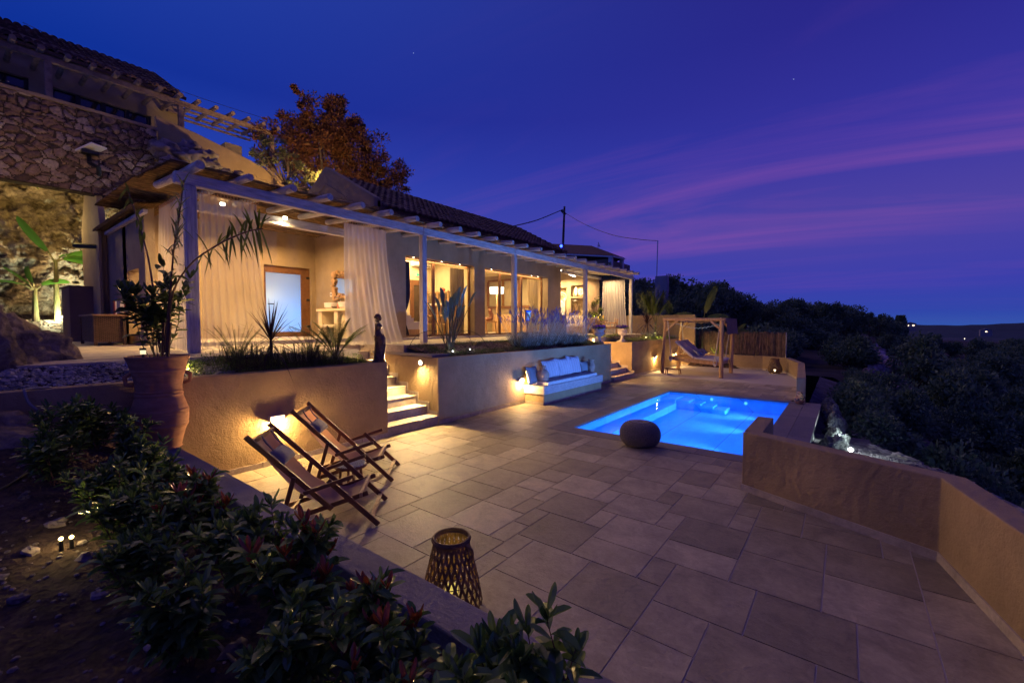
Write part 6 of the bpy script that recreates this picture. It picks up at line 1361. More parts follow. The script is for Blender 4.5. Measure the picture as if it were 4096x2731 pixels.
# the big slope of rock on the left edge
p = W(60, 1500, X=-8.6)
o = lump((-8.8, -0.85, 1.15), (1.25, 1.95, 1.85), 3, 110, 80, 0.26, 1.6).build('boulder', M_bould, smooth=True); tag(o, 'big rough boulder slope at the left edge beside the pebble strip', 'rock')
o = lump((-6.7, -0.75, 0.55), (0.95, 1.35, 0.95), 5, 80, 50, 0.26, 1.6).build('boulder', M_bould, smooth=True); tag(o, 'lower dark boulder at the left edge in front of the bed wall', 'rock')
# cliff: displaced sheet facing +X
cl = MB(); nu, nv = 260, 180; vs = []; fs = []
for i in range(nu + 1):
    for j in range(nv + 1):
        y = -6 + 12.5 * i / nu; z = 1.5 + 6.9 * j / nv; t = j / nv
        x = -25.2 + 1.3 * math.sin(y * 0.7) * 0.4 + t * 3.2 + 1.1 * noise.fractal(Vector((y * 0.45, z * 0.55, 2)), 0.8, 2.1, 6) + 0.42 * noise.fractal(Vector((y * 2.2, z * 2.6, 5)), 0.55, 2.2, 7)
        if t > 0.85: x -= (t - 0.85) * 6
        vs.append((x, y, z))
for i in range(nu):
    for j in range(nv): q = i * (nv + 1) + j; fs.append((q, q + nv + 1, q + nv + 2, q + 1))
cl.add(vs, fs); struct(cl.build('rock_cliff', M_rock, smooth=True))
# dry stone walls made of individual stones
M_dry = mat('dry_stone', (0.10, 0.085, 0.075), (0.40, 0.33, 0.27), rough=0.9, ns=2.2, bump=0.8, bs=10, island=0.45)
def stonewall(name, label, ax, fixed, a0, a1, z0, z1, cell, seed, depth=0.12, st=0.028):
    """rubble masonry: a sheet pushed out by warped cells, one tone per stone"""
    g = MB(); na, nz = int((a1 - a0) / st), int((z1 - z0) / st); vs = []; val = []
    for i in range(na + 1):
        for j in range(nz + 1):
            a, z = a0 + (a1 - a0) * i / na, z0 + (z1 - z0) * j / nz
            w = Vector((a + 0.10 * noise.noise(Vector((a * 3, z * 3, seed))), (z + 0.08 * noise.noise(Vector((a * 3, z * 3, seed + 9)))) * 1.35, seed)) / cell
            d, pp = noise.voronoi(Vector((w.x, w.y, 0.5 * noise.noise(w * 0.3)))); e = min(1.0, (d[1] - d[0]) * 5.0)
            h = depth * (e ** 0.55) * (0.6 + 0.5 * ((pp[0].x * 7.13 + pp[0].y * 3.7) % 1)) + 0.03 * noise.fractal(Vector((a * 9, z * 9, seed)), 0.8, 2, 3)
            vs.append((fixed + h, a, z)); val.append((pp[0].x * 5.31 + pp[0].y * 9.17) % 1 if e > 0.3 else -0.2)
    fs = []; fv = []
    for i in range(na):
        for j in range(nz): q = i * (nz + 1) + j; fs.append((q, q + nz + 1, q + nz + 2, q + 1)); fv.append(val[q])
    me = bpy.data.meshes.new('stones'); me.from_pydata(vs, [], fs); me.materials.append(M_ston); at = me.attributes.new('rnd', 'FLOAT', 'FACE'); at.data.foreach_set('value', fv); me.polygons.foreach_set('use_smooth', [True] * len(fs)); me.update()
    r = empty(name, (fixed, (a0 + a1) / 2, z0), label, 'wall'); o = bpy.data.objects.new('stones', me); C.link(o); under(o, r)
    g = MB(); g.box(fixed - 0.4, fixed - 0.01, a0, a1, z0, z1); U_(g, 'core', M_soil, r); return r
M_ston, n, l, b, out = newmat('rubble_masonry'); at_ = n.new('ShaderNodeAttribute'); at_.attribute_name = 'rnd'; rr = ramp(n, [(0.0, (0.09, 0.065, 0.05)), (0.02, (0.18, 0.12, 0.085)), (0.3, (0.28, 0.18, 0.12)), (0.6, (0.36, 0.27, 0.2)), (1.0, (0.48, 0.40, 0.32))])
l.new(at_.outputs['Fac'], rr.inputs[0]); tn = nd(n, 'ShaderNodeTexNoise', i_Scale=14.0, i_Detail=8.0, i_Roughness=0.7); l.new(pos(n, l), tn.inputs['Vector']); r2 = ramp(n, [(0.3, (0.45, 0.45, 0.45)), (0.65, (1.15, 1.15, 1.15))]); l.new(tn.outputs[0], r2.inputs[0]); l.new(mixc(n, l, 1.0, rr.outputs[0], r2.outputs[0], 'MULTIPLY'), b.inputs['Base Color']); b.inputs['Roughness'].default_value = 0.95
bp = n.new('ShaderNodeBump'); bp.inputs['Strength'].default_value = 0.9; bp.inputs['Distance'].default_value = 0.03; l.new(tn.outputs[0], bp.inputs['Height']); l.new(bp.outputs[0], b.inputs['Normal'])
stonewall('stone_wall', 'low dry stone wall under the two floodlit banana plants', 0, -22.6, -1.5, 3.2, 1.68, 2.36, 0.27, 3, 0.12, 0.03)
sw_ = stonewall('stone_wall', 'high rubble stone retaining wall below the upper house', 0, -17.0, -1.2, 4.06, 5.9, 8.15, 0.25, 4, 0.10, 0.022)
g = MB(); g.box(-17.4, -16.9, -4.0, 4.08, 8.16, 8.24); U_(g, 'coping', M_plh, sw_)
# rocks right of the stone wall
for i, (x, y, X, r) in enumerate(((668, 605, -16.6, 0.34), (735, 625, -16.5, 0.30), (695, 655, -16.4, 0.28), (790, 635, -16.5, 0.27), (850, 660, -16.4, 0.2), (640, 600, -16.7, 0.22), (900, 690, -16.4, 0.17), (955, 700, -16.4, 0.14), (760, 590, -16.8, 0.24), (830, 625, -16.8, 0.22))):
    c = W(x, y, X=X); labs = ['large pale boulder right at the corner of the rubble wall', 'second boulder, below the ramp wall', 'bluish boulder just above the reed mat', 'third boulder sloping under the ramp wall', 'fourth small boulder along the ramp foot', 'boulder wedged against the wall corner edge', 'small rock above the second rafter', 'smallest rock at the end of the row', 'upper boulder touching the ramp wall', 'upper small boulder under the ramp wall']
    o = lump((0, 0, 0), (r, r * 1.2, r * 0.8), i + 11, 22, 14, 0.5, 1.5).build('rock', M_dry, smooth=True); o.location = c; tag(o, labs[i], 'rock', 'rocks under the ramp wall')
struct(MB().add([(-17.2, 4.0, 6.4), (-17.2, 12.0, 6.4), (-17.6, 12.0, 7.0), (-17.6, 4.0, 7.9), (-17.2, 8.0, 6.5), (-17.6, 8.0, 7.4)], [(0, 4, 5, 3), (4, 1, 2, 5)]).build('earth_bank', M_soil))
# ramp wall
rw = empty('ramp_wall', (-17, 6, 7), 'long sloping ochre wall lit gold, descending from the upper house', 'wall')
def rp(x, y): q = W(x, y, X=-17.3); return (q.y, q.z)
g = MB(); g.slab([rp(622, 462), rp(780, 530), rp(1000, 640), rp(1100, 697), rp(1185, 738), rp(1235, 752), rp(1260, 800), rp(1190, 820), rp(1000, 720), rp(640, 600)], 0, -17.5, -17.3); U_(g, 'wall', M_pl, rw, bevel=0.02)
lamp('SPOT', (-15.0, 7.5, 6.2), 260, (1.0, 0.6, 0.2), 0.1, rot=aim((-1, -0.45, 0.55)), spot=R(120), blend=1).name = 'garden_lamp_and_fill'
lamp('SPOT', (-14.6, 1.6, 5.7), 45, (1.0, 0.62, 0.3), 0.1, rot=aim((-1, -0.25, 0.75)), spot=R(140), blend=1).name = 'garden_lamp_and_fill'  # unseen spot added to warm the rubble wall
# upper house --------------------------------------------------------
uh = empty('upper_house', (-24, 0, 8), 'dark upper house on the hillside with tiled roof and wide black windows', 'house')
XU = -24.0
def up(x, y, X=XU): q = W(x, y, X=X); return q
ya = up(0, 300).y - 8; yb = up(722, 500).y
g = MB(); z0_, z1_ = 8.0, up(0, 170, XU).z + 0.55
wa = (up(0, 330).y - 6, up(117, 400).y, up(0, 290).z - 2.2, up(0, 285).z + .05); wb = (up(200, 500).y, up(605, 500).y, 8.0, up(200, 345).z)
zt1, zt2 = wa[3], wb[3]
g.box(XU - 0.3, XU, wa[1], wb[0], 8, z1_); g.box(XU - 0.3, XU, wb[1], yb, 8, z1_); g.box(XU - 0.3, XU, ya, wa[1], zt1, z1_); g.box(XU - 0.3, XU, wb[0], wb[1], zt2, z1_)
g.box(XU - 5, XU - 0.3, yb - 0.3, yb, 8, z1_); U_(g, 'wall', M_plh, uh)
M_dgl = mat('dark_window_glass', (0.01, 0.012, 0.03), rough=0.08, spec=0.8)
for (a, b_, zt_) in ((ya, wa[1], zt1), (wb[0], wb[1], zt2)):
    g = MB(); g.box(XU - 0.2, XU - 0.19, a, b_, 8, zt_); w_ = U_(g, 'window', M_dgl, uh)
    g = MB(); nn = 4
    for i in range(nn + 1): yy = a + (b_ - a - 0.1) * i / nn; g.box(XU - 0.18, XU - 0.1, yy, yy + 0.14, 8, zt_ - 0.001)
    g.box(XU - 0.18, XU - 0.1, a, b_, zt_ - 0.45, zt_ - 0.36); fr_ = g.build('window_frame', M_metal); fr_.parent = w_; fr_.location = -w_.location - uh.location
barrel_roof(uh, (XU + 0.55, up(0, 135, XU + 0.55).z), (XU - 3.6, up(0, 95, XU - 3.6).z + 0.2), ya, yb + 0.1, cw=0.26, seed=9)
upg = empty('upper_pergola', (-22, 4, 11), 'log pergola of the upper house ending in open sky beside the big tree', 'pergola')
XP = -22.0; zb = 11.33; y0_, y1_ = -5.0, up(1090, 540, XP).y
M_uw = mat('upper_log', (0.20, 0.13, 0.10), (0.34, 0.24, 0.18), rough=0.8, ns=5, bump=0.3)
g = MB(); g.box(XP - 0.08, XP + 0.08, y0_, y1_, zb - 0.1, zb + 0.1); U_(g, 'beam', M_uw, upg, bevel=0.02)
for (x, y) in ((190, 250), (722, 430), (1086, 570)):
    q = up(x, y, XP); g = MB(); g.box(XP - 0.09, XP + 0.09, q.y - 0.09, q.y + 0.09, 8.0, zb - 0.101); U_(g, 'post', M_uw, upg)
for i in range(26):
    yy = y1_ + 0.05 - i * 0.635
    if yy < y0_: break
    g = MB(); g.tube([(XP + 0.5, yy, zb + 0.13), (XU + 0.02, yy, zb + 0.30)], 0.085, 10); U_(g, 'rafter', M_uw, upg)
for i, dx in enumerate((0.6, 1.25, 1.9, 2.5)):
    g = MB(); g.tube([(XP - dx, 6.15, zb + 0.24 + 0.03 * i), (XP - dx, y1_, zb + 0.24 + 0.03 * i)], 0.06, 8); U_(g, 'lath', M_uw, upg)
g = MB(); g.box(-24.3, -23.2, y1_ - 1.6, y1_ - 0.9, 8, zb - 0.6); o = g.build('garden_pier', M_plh); tag(o, 'dark masonry block under the end of the upper pergola', 'wall')
# chimney bits / cables on the upper roof
an = empty('roof_aerial', up(640, 310, XU - 1), 'bent metal bars sticking up from the upper roof edge', 'antenna'); q = up(625, 345, XU - 1); q2 = up(670, 334, XU - 1)
g = MB(); g.bar(up(628, 350, XU - 1), up(668, 334, XU - 1), 0.12, 0.06); g.tube(curve_pts([up(665, 352, XU - 1), up(675, 348, XU - 1), up(690, 372, XU - 1)], 5), 0.02, 5); g.tube(curve_pts([up(688, 372, XU - 1), up(702, 362, XU - 1), up(718, 390, XU - 1)], 5), 0.02, 5); U_(g, 'bars', M_metal, an)
g = MB(); g.bar(up(622, 352, XU - .5), up(682, 372, XU - .5), 0.25, 0.18); U_(g, 'ridge_block', M_white_p, an)
g = MB(); a = up(0, 40, -26); pts = []
for i in range(25):
    t = i / 24; x = 90 + t * 1020; y = 90 + 400 * t + 28 * math.sin(PI * t); pts.append(W(x, y, X=-27))
g.tube(pts, 0.012, 4); o = g.build('overhead_cable', M_metal); tag(o, 'long thin overhead cable crossing the sky above the upper roof', 'cable')
# satellite dish (flat rectangular)
dsh = empty('satellite_dish', W(345, 640, Y=2.55), 'flat white rectangular satellite antenna tilted on a bent arm over the gable', 'antenna')
c = W(352, 602, Y=2.5); n_ = Vector((-0.35, -0.25, 0.9)).normalized()
P0, P1, P2, P3 = [ray(*q) for q in ((272, 617), (368, 574), (430, 597), (337, 640))]
def onpl(r): t = (c - Vector((0, 0, EYE))).dot(n_) / r.dot(n_); return Vector((0, 0, EYE)) + r * t
q = [onpl(r) for r in (P0, P1, P2, P3)]; th_ = n_ * 0.05
g = MB(); vs = [a + th_ for a in q] + q; g.add(vs, [(0, 1, 2, 3), (7, 6, 5, 4), (0, 4, 5, 1), (1, 5, 6, 2), (2, 6, 7, 3), (3, 7, 4, 0)]); U_(g, 'panel', M_white_p, dsh, bevel=0.01)
g = MB(); m0 = sum(q, Vector()) / 4; g.obox(m0 - n_ * 0.06, (0.45, 0.35, 0.08)); g.tube([m0 - n_ * 0.05, W(358, 652, Y=2.5), W(395, 672, Y=2.62), W(395, 700, Y=2.64)], 0.055, 8); U_(g, 'arm', M_metal, dsh)
# storage box, wicker chest, ledge board
bx_ = empty('cabinet', (-18.7, 2.45, DZ), 'tall plain dark brown cabinet box beside the stone cliff', 'cabinet')
M_box = mat('brown_cladding', (0.2, 0.13, 0.085), (0.24, 0.16, 0.11), rough=0.6, ns=2)
g = MB(); g.box(-19.4, -18.0, 2.15, 2.78, DZ, DZ + 1.60); U_(g, 'body', M_box, bx_, bevel=0.01)
g = MB(); g.box(-19.45, -17.95, 2.1, 2.83, DZ + 1.601, DZ + 1.64); U_(g, 'lid', M_box, bx_)
ch = empty('wicker_chest', (-14.8, 2.3, DZ), 'brown wicker storage chest on small feet beside the cabinet', 'chest')
m, n, l, b, out = newmat('woven_rattan'); cx = n.new('ShaderNodeSeparateXYZ'); l.new(pos(n, l), cx.inputs[0]); cb = n.new('ShaderNodeCombineXYZ'); l.new(mth(n, l, 'ADD', cx.outputs[0], cx.outputs[1]), cb.inputs[0]); l.new(cx.outputs[2], cb.inputs[1])
bt = nd(n, 'ShaderNodeTexBrick', i_Scale=1.0); bt.inputs['Brick Width'].default_value = 0.07; bt.inputs['Row Height'].default_value = 0.025; bt.inputs['Mortar Size'].default_value = 0.006; bt.inputs['Color1'].default_value = (0.26, 0.15, 0.07, 1); bt.inputs['Color2'].default_value = (0.34, 0.2, 0.1, 1); bt.inputs['Mortar'].default_value = (0.03, 0.018, 0.01, 1)
l.new(cb.outputs[0], bt.inputs[0]); l.new(bt.outputs[0], b.inputs['Base Color']); b.inputs['Roughness'].default_value = 0.6; bp = n.new('ShaderNodeBump'); bp.inputs['Strength'].default_value = 0.8; bp.inputs['Distance'].default_value = 0.01; l.new(bt.outputs['Fac'], bp.inputs['Height']); bp.invert = True; l.new(bp.outputs[0], b.inputs['Normal']); M_rat = m
g = MB(); g.box(-15.6, -13.93, 2.06, 2.60, DZ + 0.08, DZ + 0.70); U_(g, 'body', M_rat, ch)
g = MB(); g.box(-15.65, -13.88, 2.02, 2.64, DZ + 0.701, DZ + 0.74); U_(g, 'lid', M_log, ch, bevel=0.01)
for x in (-15.58, -13.93):
    for y in (2.07, 2.59): g = MB(); g.box(x - 0.03, x + 0.03, y - 0.03, y + 0.03, DZ, DZ + 0.70); U_(g, 'leg', M_rat, ch)
ybk = W(458, 1240, X=-14.0).y; bk = empty('books', (-14.1, ybk, DZ + 0.741), 'row of small pale books standing on the wicker chest lid', 'books')
rnd = random.Random(3); g = MB(); yy = ybk; mts = [M_white_p, mat('book_red', (0.35, 0.06, 0.05), rough=0.6), mat('book_blue', (0.08, 0.1, 0.3), rough=0.6)]
for i in range(9): w_ = rnd.uniform(0.012, 0.026); h = rnd.uniform(0.24, 0.40); g.box(-14.2, -14.0, yy, yy + w_, DZ + 0.742, DZ + 0.742 + h, k=rnd.choice((0, 0, 1, 2))); yy += w_ + 0.002
U_(g, 'spines', mts, bk)
sp_ = empty('wooden_spout', W(370, 985, Y=2.62), 'dark pipe sticking out of the side wall towards the cliff', 'pipe'); g = MB(); g.tube([W(408, 988, Y=2.7), W(300, 982, Y=2.3)], 0.07, 10); U_(g, 'pipe', M_metal, sp_)
# banana plants at the cliff
def bl(px, X, H, leaves, lab, sd):
    q = W(*px, X=X); return banana('banana_plant', lab, (X, q.y, 2.3), H, leaves, sd, L_ban, 'banana plants by the cliff', 1.6)
bl((230, 1283), -21.9, 2.15, [(0.2, -0.6, 0.95, 1.3, 0.5, 0.03), (0.2, 0.9, .35, 1.3, 0.6, 0.3), (0.5, 1.0, .2, 0.9, 0.4, 0.5), (-.3, .5, .4, .8, .4, .3)], 'taller floodlit banana plant with one upright leaf at the cliff', 1)
bl((143, 1283), -22.0, 1.15, [(0.3, -0.2, 1.1, 0.65, 0.55, 0.1), (0.3, -1.0, .3, 1.0, 0.4, 0.3), (0.3, 0.9, .5, 0.8, 0.4, 0.3), (0.4, -.7, .8, .9, .5, .2)], 'shorter floodlit banana plant left of the taller one', 2)
q = W(250, 1278, X=-21.4); spike((-21.5, q.y, 2.4), 'bright floodlight spike at the foot of the cliff banana plants', 1, (1.0, 0.95, 0.7), r_=0.03)
lamp('SPOT', (-21.4, W(190, 1300, X=-21.4).y + 0.45, 2.2), 420, (0.85, 1.0, 0.72), 0.05, rot=aim((-1, -0.1, 0.9)), spot=R(120), blend=1).name = 'flood_lamp'
lamp('SPOT', (-21.0, W(330, 1300, X=-21).y, 2.2), 420, (1.0, 0.68, 0.3), 0.05, rot=aim((-1, -0.2, 1.1)), spot=R(120), blend=1).name = 'flood_lamp'
# ------------------------------------------------------------------ trees
def crown_tree(name, label, loc, trunk_h, crown, n, m, seed, ll=0.12, lw=0.03, clumps=26, trunk_r=0.12, group=None, limbs=7, blade=False, cr=0.55):
    """crown: list of (x,y,z,rx,ry,rz) ellipsoids; leaves gather in twig clumps spread through them"""
    rnd = random.Random(seed); r = empty(name, loc, label, 'tree', group); g, gt = MB(), MB()
    tot = sum(c[3] * c[4] * c[5] for c in crown); cl_ = []
    for c in crown:
        k = max(3, int(clumps * c[3] * c[4] * c[5] / tot))
        for i in range(k):
            d = rvec(rnd, 0.15); q = rnd.uniform(0.45, 1.0); cl_.append((Vector((c[0] + d.x * c[3] * q, c[1] + d.y * c[4] * q, c[2] + d.z * c[5] * q)), rnd.uniform(0.5, 1.0) * cr * min(c[3], c[5]) * 0.62))
    base = Vector((0, 0, trunk_h))
    gt.tube(curve_pts([(0, 0, -0.3), (rnd.uniform(-.1, .1), 0, trunk_h * .5), base], 4), [trunk_r * (1 - 0.035 * i) for i in range(9)], 8)
    for (p, q) in cl_[::max(1, len(cl_) // (limbs * 4))]:
        mid = base + (p - base) * 0.5 + Vector((rnd.uniform(-.2, .2), rnd.uniform(-.2, .2), -0.1)); gt.tube(curve_pts([base - Vector((0, 0, .1)), mid, p], 4), [trunk_r * 0.5 * (1 - 0.1 * i) for i in range(9)], 5, cap=False)
    for (p, q) in cl_:
        k = max(6, int(n / len(cl_)))
        for i in range(k):
            d = rvec(rnd); t = rnd.random() ** 0.55; c = p + Vector((d.x, d.y, d.z * 0.75)) * q * t * 1.25; dd = (d + rvec(rnd) * 0.8).normalized(); s = rnd.uniform(.6, 1.3)
            up_ = rvec(rnd); sd = dd.cross(up_)
            if sd.length < .05: continue
            sd.normalize(); a = c - dd * ll * s * .5; e = c + dd * ll * s * .5; g.add([a, c - sd * lw * s / 2, e, c + sd * lw * s / 2], [(0, 1, 2, 3)])
    P(gt, 'trunk', M_bark, r); P(g, 'crown', m, r); return r
q = W(1145, 760, X=-16.2)
crown_tree('olive_tree', 'small olive tree lit gold over the reed mat beside the ramp wall', (q.x, q.y, 5.4), 1.9, [(0, -0.2, 2.9, 0.5, 0.95, 0.75), (-0.2, 0.9, 2.6, 0.5, 0.7, 0.6), (0.2, -1.1, 2.5, 0.4, 0.5, 0.35), (0, 1.6, 2.0, 0.5, 0.6, 0.45), (0.2, .5, 1.8, 0.5, 0.9, 0.35)], 4200, L_olive, 3, 0.13, 0.032, 60, 0.07, cr=0.6)
q = W(1360, 640, X=-22)
crown_tree('big_tree', 'large rust coloured tree rising behind the villa roof', (-22, q.y, 5.0), 3.0, [(0, -1.5, 6.6, 1.6, 1.9, 1.7), (0, 0.9, 6.9, 1.6, 2.0, 1.6), (0, -0.4, 8.0, 1.3, 2.1, 1.2), (0, -3.0, 5.9, 1.2, 1.3, 1.4), (0.3, 2.8, 5.6, 1.2, 1.8, 1.3), (0.3, 0.3, 4.8, 1.4, 3.2, 1.2), (0.2, -2.6, 8.4, .5, .5, .9), (0.2, -0.7, 9.1, .5, .6, .7), (0.2, 1.7, 8.4, .5, .8, .6)], 34000, L_redt, 5, 0.19, 0.07, 260, 0.25, cr=0.62, limbs=10)
q = W(1540, 740, X=-22)
crown_tree('rear_tree', 'smaller gold lit tree right of the rust tree behind the roof', (-22.5, q.y, 4.5), 2.2, [(0, 0, 4.6, 1.4, 2.0, 1.2), (0, 2.0, 3.8, 1.2, 1.6, 0.9), (0, -1.8, 4.4, 1.2, 1.6, 1.1), (0, 3.3, 3.2, 0.8, 1.0, 0.6)], 14000, L_redt, 6, 0.19, 0.07, 120, 0.16, cr=0.6)
lamp('SPOT', (-15.0, 8.9, 7.6), 1200, (1.0, 0.62, 0.2), 0.1, rot=aim((-0.9, 0.3, 0.55)), spot=R(110), blend=1).name = 'garden_lamp_and_fill'
lamp('POINT', (-14.9, W(1080, 760, X=-14.9).y, 5.4), 45, (1.0, 0.72, 0.25), 0.1).name = 'garden_lamp_and_fill'
# shrubs hanging over the cliff top
def bush(name, label, loc, rad, n, m, seed, ll=0.12, lw=0.05, group=None, cat='shrub'):
    rnd = random.Random(seed); g, gt = MB(), MB(); r = empty(name, loc, label, cat, group)
    cs = [Vector((rnd.gauss(0, .5) * rad[0], rnd.gauss(0, .5) * rad[1], abs(rnd.gauss(0, .5)) * rad[2])) for _ in range(22)]
    for c in cs:
        gt.tube([(0, 0, -0.1), c * 0.5, c], [0.03, 0.02, 0.008], 4, cap=False)
        for i in range(n // 22):
            d = rvec(rnd); p = c + d * min(rad) * 0.42 * rnd.random() ** .6; g.leaf(p, rvec(rnd, .4), (0, 0, 1), ll * rnd.uniform(.6, 1.3), lw, 0.2)
    P(gt, 'branches', M_bark, r); P(g, 'leaves', m, r); return r
for i, (x, y, X, rd, lab) in enumerate(((40, 640, -19.5, (1.0, 1.1, 1.6), 'yellow-green shrub on the cliff top at the far left edge'), (240, 690, -20.5, (1.0, 1.0, 0.8), 'yellow-green shrub in the middle of the cliff top'), (330, 730, -20.3, (0.8, 0.9, 0.6), 'scrub hanging down the cliff beside the side wall'))):
    q = W(x, y, X=X); bush('cliff_shrub', lab, q, rd, 2600, L_palm if i else L_palm, 30 + i, 0.14, 0.05, 'scrub along the cliff top')
lamp('POINT', (-20.6, W(150, 760, X=-20.6).y, 5.6), 130, (1.0, 0.66, 0.2), 0.3).name = 'flood_lamp'
# ================================================================== INTERIORS
def z6(x, y): return 1600 + x / 4.48, 1000 + y / 4.48
def z5(x, y): return 1900 + x / 5.226, 1050 + y / 5.226
def onX(f, x0, y0, x1, y1, X):
    a, b_ = W(*f(x0, y0), X=X), W(*f(x1, y1), X=X); return a.y, b_.y, min(a.z, b_.z), max(a.z, b_.z)
def onY(f, x0, y0, x1, y1, Y):
    a, b_ = W(*f(x0, y0), Y=Y), W(*f(x1, y1), Y=Y); return min(a.x, b_.x), max(a.x, b_.x), min(a.z, b_.z), max(a.z, b_.z)
XB1 = -13.65
g = MB(); g.box(XB1 - 0.15, XB1, 8.03, 12.34, 1.79, 4.84); U_(g, 'bedroom_wall', M_cream, house)
# bedroom: air conditioner, exit sign, door, stepped plinth, shelf
y0, y1, z0, z1 = onX(z6, 195, 215, 500, 330, XB1)
ac = empty('air_conditioner', (XB1, y0, z0), 'cream wall air conditioner seen through the left glass door', 'air conditioner'); g = MB(); g.box(XB1, XB1 + 0.2, y0, y1, z0, z0 + 0.30); U_(g, 'body', M_white_p, ac, bevel=0.02); g = MB(); g.box(XB1 + 0.2005, XB1 + 0.205, y0 + .03, y1 - .03, z0 + 0.02, z0 + 0.05); U_(g, 'vent', M_dkcush, ac)
a = W(*z6(330, 450), X=XB1); ex = empty('exit_sign', a, 'small green glowing emergency exit sign above the dark inner door', 'sign'); g = MB(); g.box(XB1, XB1 + 0.04, a.y - .14, a.y + .14, a.z - .07, a.z + .07); U_(g, 'box', M_white_p, ex); g = MB(); g.box(XB1 + .041, XB1 + .045, a.y - .13, a.y - .05, a.z - .055, a.z + .055); g.box(XB1 + .041, XB1 + .045, a.y + .05, a.y + .13, a.z - .055, a.z + .055); g.box(XB1 + .041, XB1 + .044, a.y - .05, a.y + .05, a.z - .03, a.z + .05); U_(g, 'panel', emis('exit_green', (0.2, 1.0, 0.35), 0.9), ex)
d0, d1, dz0, dz1 = onX(z6, 180, 1400, 455, 560, XB1); dz0 = 1.79; dr = empty('inner_door', (XB1, d0, 1.79), 'dark glazed inner door with brown frame in the left room', 'door')
g = MB(); g.box(XB1 + .001, XB1 + .06, d0, d0 + .16, dz0, dz1); g.box(XB1 + .001, XB1 + .06, d1 - .1, d1, dz0, dz1); g.box(XB1 + .001, XB1 + .06, d0 + .161, d1 - .101, dz1 - .2, dz1); g.box(XB1 + .001, XB1 + .06, d0 + .161, d1 - .101, dz0, dz0 + .2); U_(g, 'frame', M_frame, dr)
g = MB(); g.box(XB1 + .002, XB1 + .03, d0 + .161, d1 - .101, dz0 + .201, dz1 - .201); U_(g, 'pane', mat('smoked_glass', (0.05, 0.035, 0.02), (0.10, 0.07, 0.04), rough=0.25, ns=2), dr)
st_ = empty('stepped_plinth', (-12.3, 9.9, 1.79), 'white stepped piece on a beige base just inside the left glass door', 'furniture')
ys = onX(z6, 100, 1370, 370, 1260, -12.0); g = MB(); ya_ = 9.0; yb_ = ys[1]
g.box(-12.7, -12.0, ya_, yb_, 2.02, 2.30); g.box(-12.7, -12.0, ya_, yb_ - .30, 2.301, 2.42); g.box(-12.7, -12.0, ya_, yb_ - .42, 2.421, 2.52); g.box(-12.7, -12.0, ya_, yb_ - .58, 2.521, 2.62); U_(g, 'steps', M_white_p, st_, bevel=0.01); g = MB(); g.box(-12.68, -12.02, ya_, yb_ - .08, 1.84, 2.019); U_(g, 'base', M_log, st_)
yp = 12.34; x0, x1, z0, z1 = onY(z6, 690, 1400, 1000, 735, yp); z0 = 1.79
sh = empty('shelf_unit', ((x0 + x1) / 2, yp, z0), 'open pale wooden shelf unit with folded linen in the left room', 'shelf'); x0 -= .2
for x in (x0, (x0 + x1) / 2, x1): 
    for y in (yp - .42, yp - .06): g = MB(); g.box(x - .03, x + .03, y - .02, y + .03, z0, z1); U_(g, 'upright', M_log, sh)
for k, z in enumerate((0.25, .45, .68, .98)): g = MB(); g.box(x0, x1, yp - .44, yp - .03, z0 + (z1 - z0) * z - .03, z0 + (z1 - z0) * z); U_(g, 'shelf', M_log, sh)
g = MB(); zz_ = z0 + (z1 - z0) * .68; g.box(x0 + .05, x1 - .1, yp - .4, yp - .08, zz_ + .001, zz_ + .07); o = g.build('folded_linen', M_white_p, bevel=.01); tag(o, 'folded white linen on the second shelf from the top', 'linen')
g = MB(); g.ball((x1 - .5, yp - .25, z1 + .05), (.13, .1, .09), 12, 8); o = g.build('red_bag', mat('red_cloth', (0.5, 0.05, 0.02), (0.6, 0.3, 0.2), ns=8), smooth=True); tag(o, 'small red and white bundle on top of the shelf unit', 'bundle')
def soft(m):
    n, l = m.node_tree.nodes, m.node_tree.links; b = n['Principled BSDF']; o = [k for k in n if k.type == 'OUTPUT_MATERIAL'][0]; t = n.new('ShaderNodeBsdfTranslucent'); l.new(b.inputs['Base Color'].links[0].from_socket, t.inputs[0]); x = nd(n, 'ShaderNodeMixShader', i_0=0.65); l.new(b.outputs[0], x.inputs[1]); l.new(t.outputs[0], x.inputs[2]); l.new(x.outputs[0], o.inputs[0]); return m
M_drape = mat('olive_drape', (0.16, 0.13, 0.09), (0.34, 0.27, 0.18), rough=0.9, ns=2, stretch=(6, 6, .3)); M_drdk = mat('dark_drape', (0.05, 0.04, 0.05), (0.10, 0.08, 0.09), rough=0.9, ns=3)
soft(M_drape)
def drape(lab, y0, y1, mt, seed, tie=None, X=-11.55, z0=1.80, z1=4.28):
    g = MB(); vs = []; fs = []; nx, nz = 40, 24
    for j in range(nz + 1):
        v = j / nz; w = 1.0
        if tie: w = 1 - (1 - tie[1]) * math.exp(-((v - tie[0]) / .16) ** 2)
        for i in range(nx + 1):
            u = i / nx; yy = (y1 if tie and tie[2] > 0 else y0) + ((u - 1) if tie and tie[2] > 0 else u) * (y1 - y0) * w; vs.append((X + .05 * math.sin(u * 34 + seed) * (1 + .3 * math.sin(v * 4)), yy, z1 + (z0 - z1) * v))
    for j in range(nz):
        for i in range(nx): q = j * (nx + 1) + i; fs.append((q, q + 1, q + nx + 2, q + nx + 1))
    g.add(vs, fs); o = g.build('drape', mt, smooth=True); tag(o, lab, 'curtain', 'drapes inside the glass doors'); return o
drape('dark drape tied back at the left edge of the left glass door', 9.0, 9.38, M_drdk, 1, (0.75, .4, -1)); drape('olive drape tied in the middle at the right side of the left glass door', 11.25, 12.0, M_drape, 2, (0.62, .5, 1))
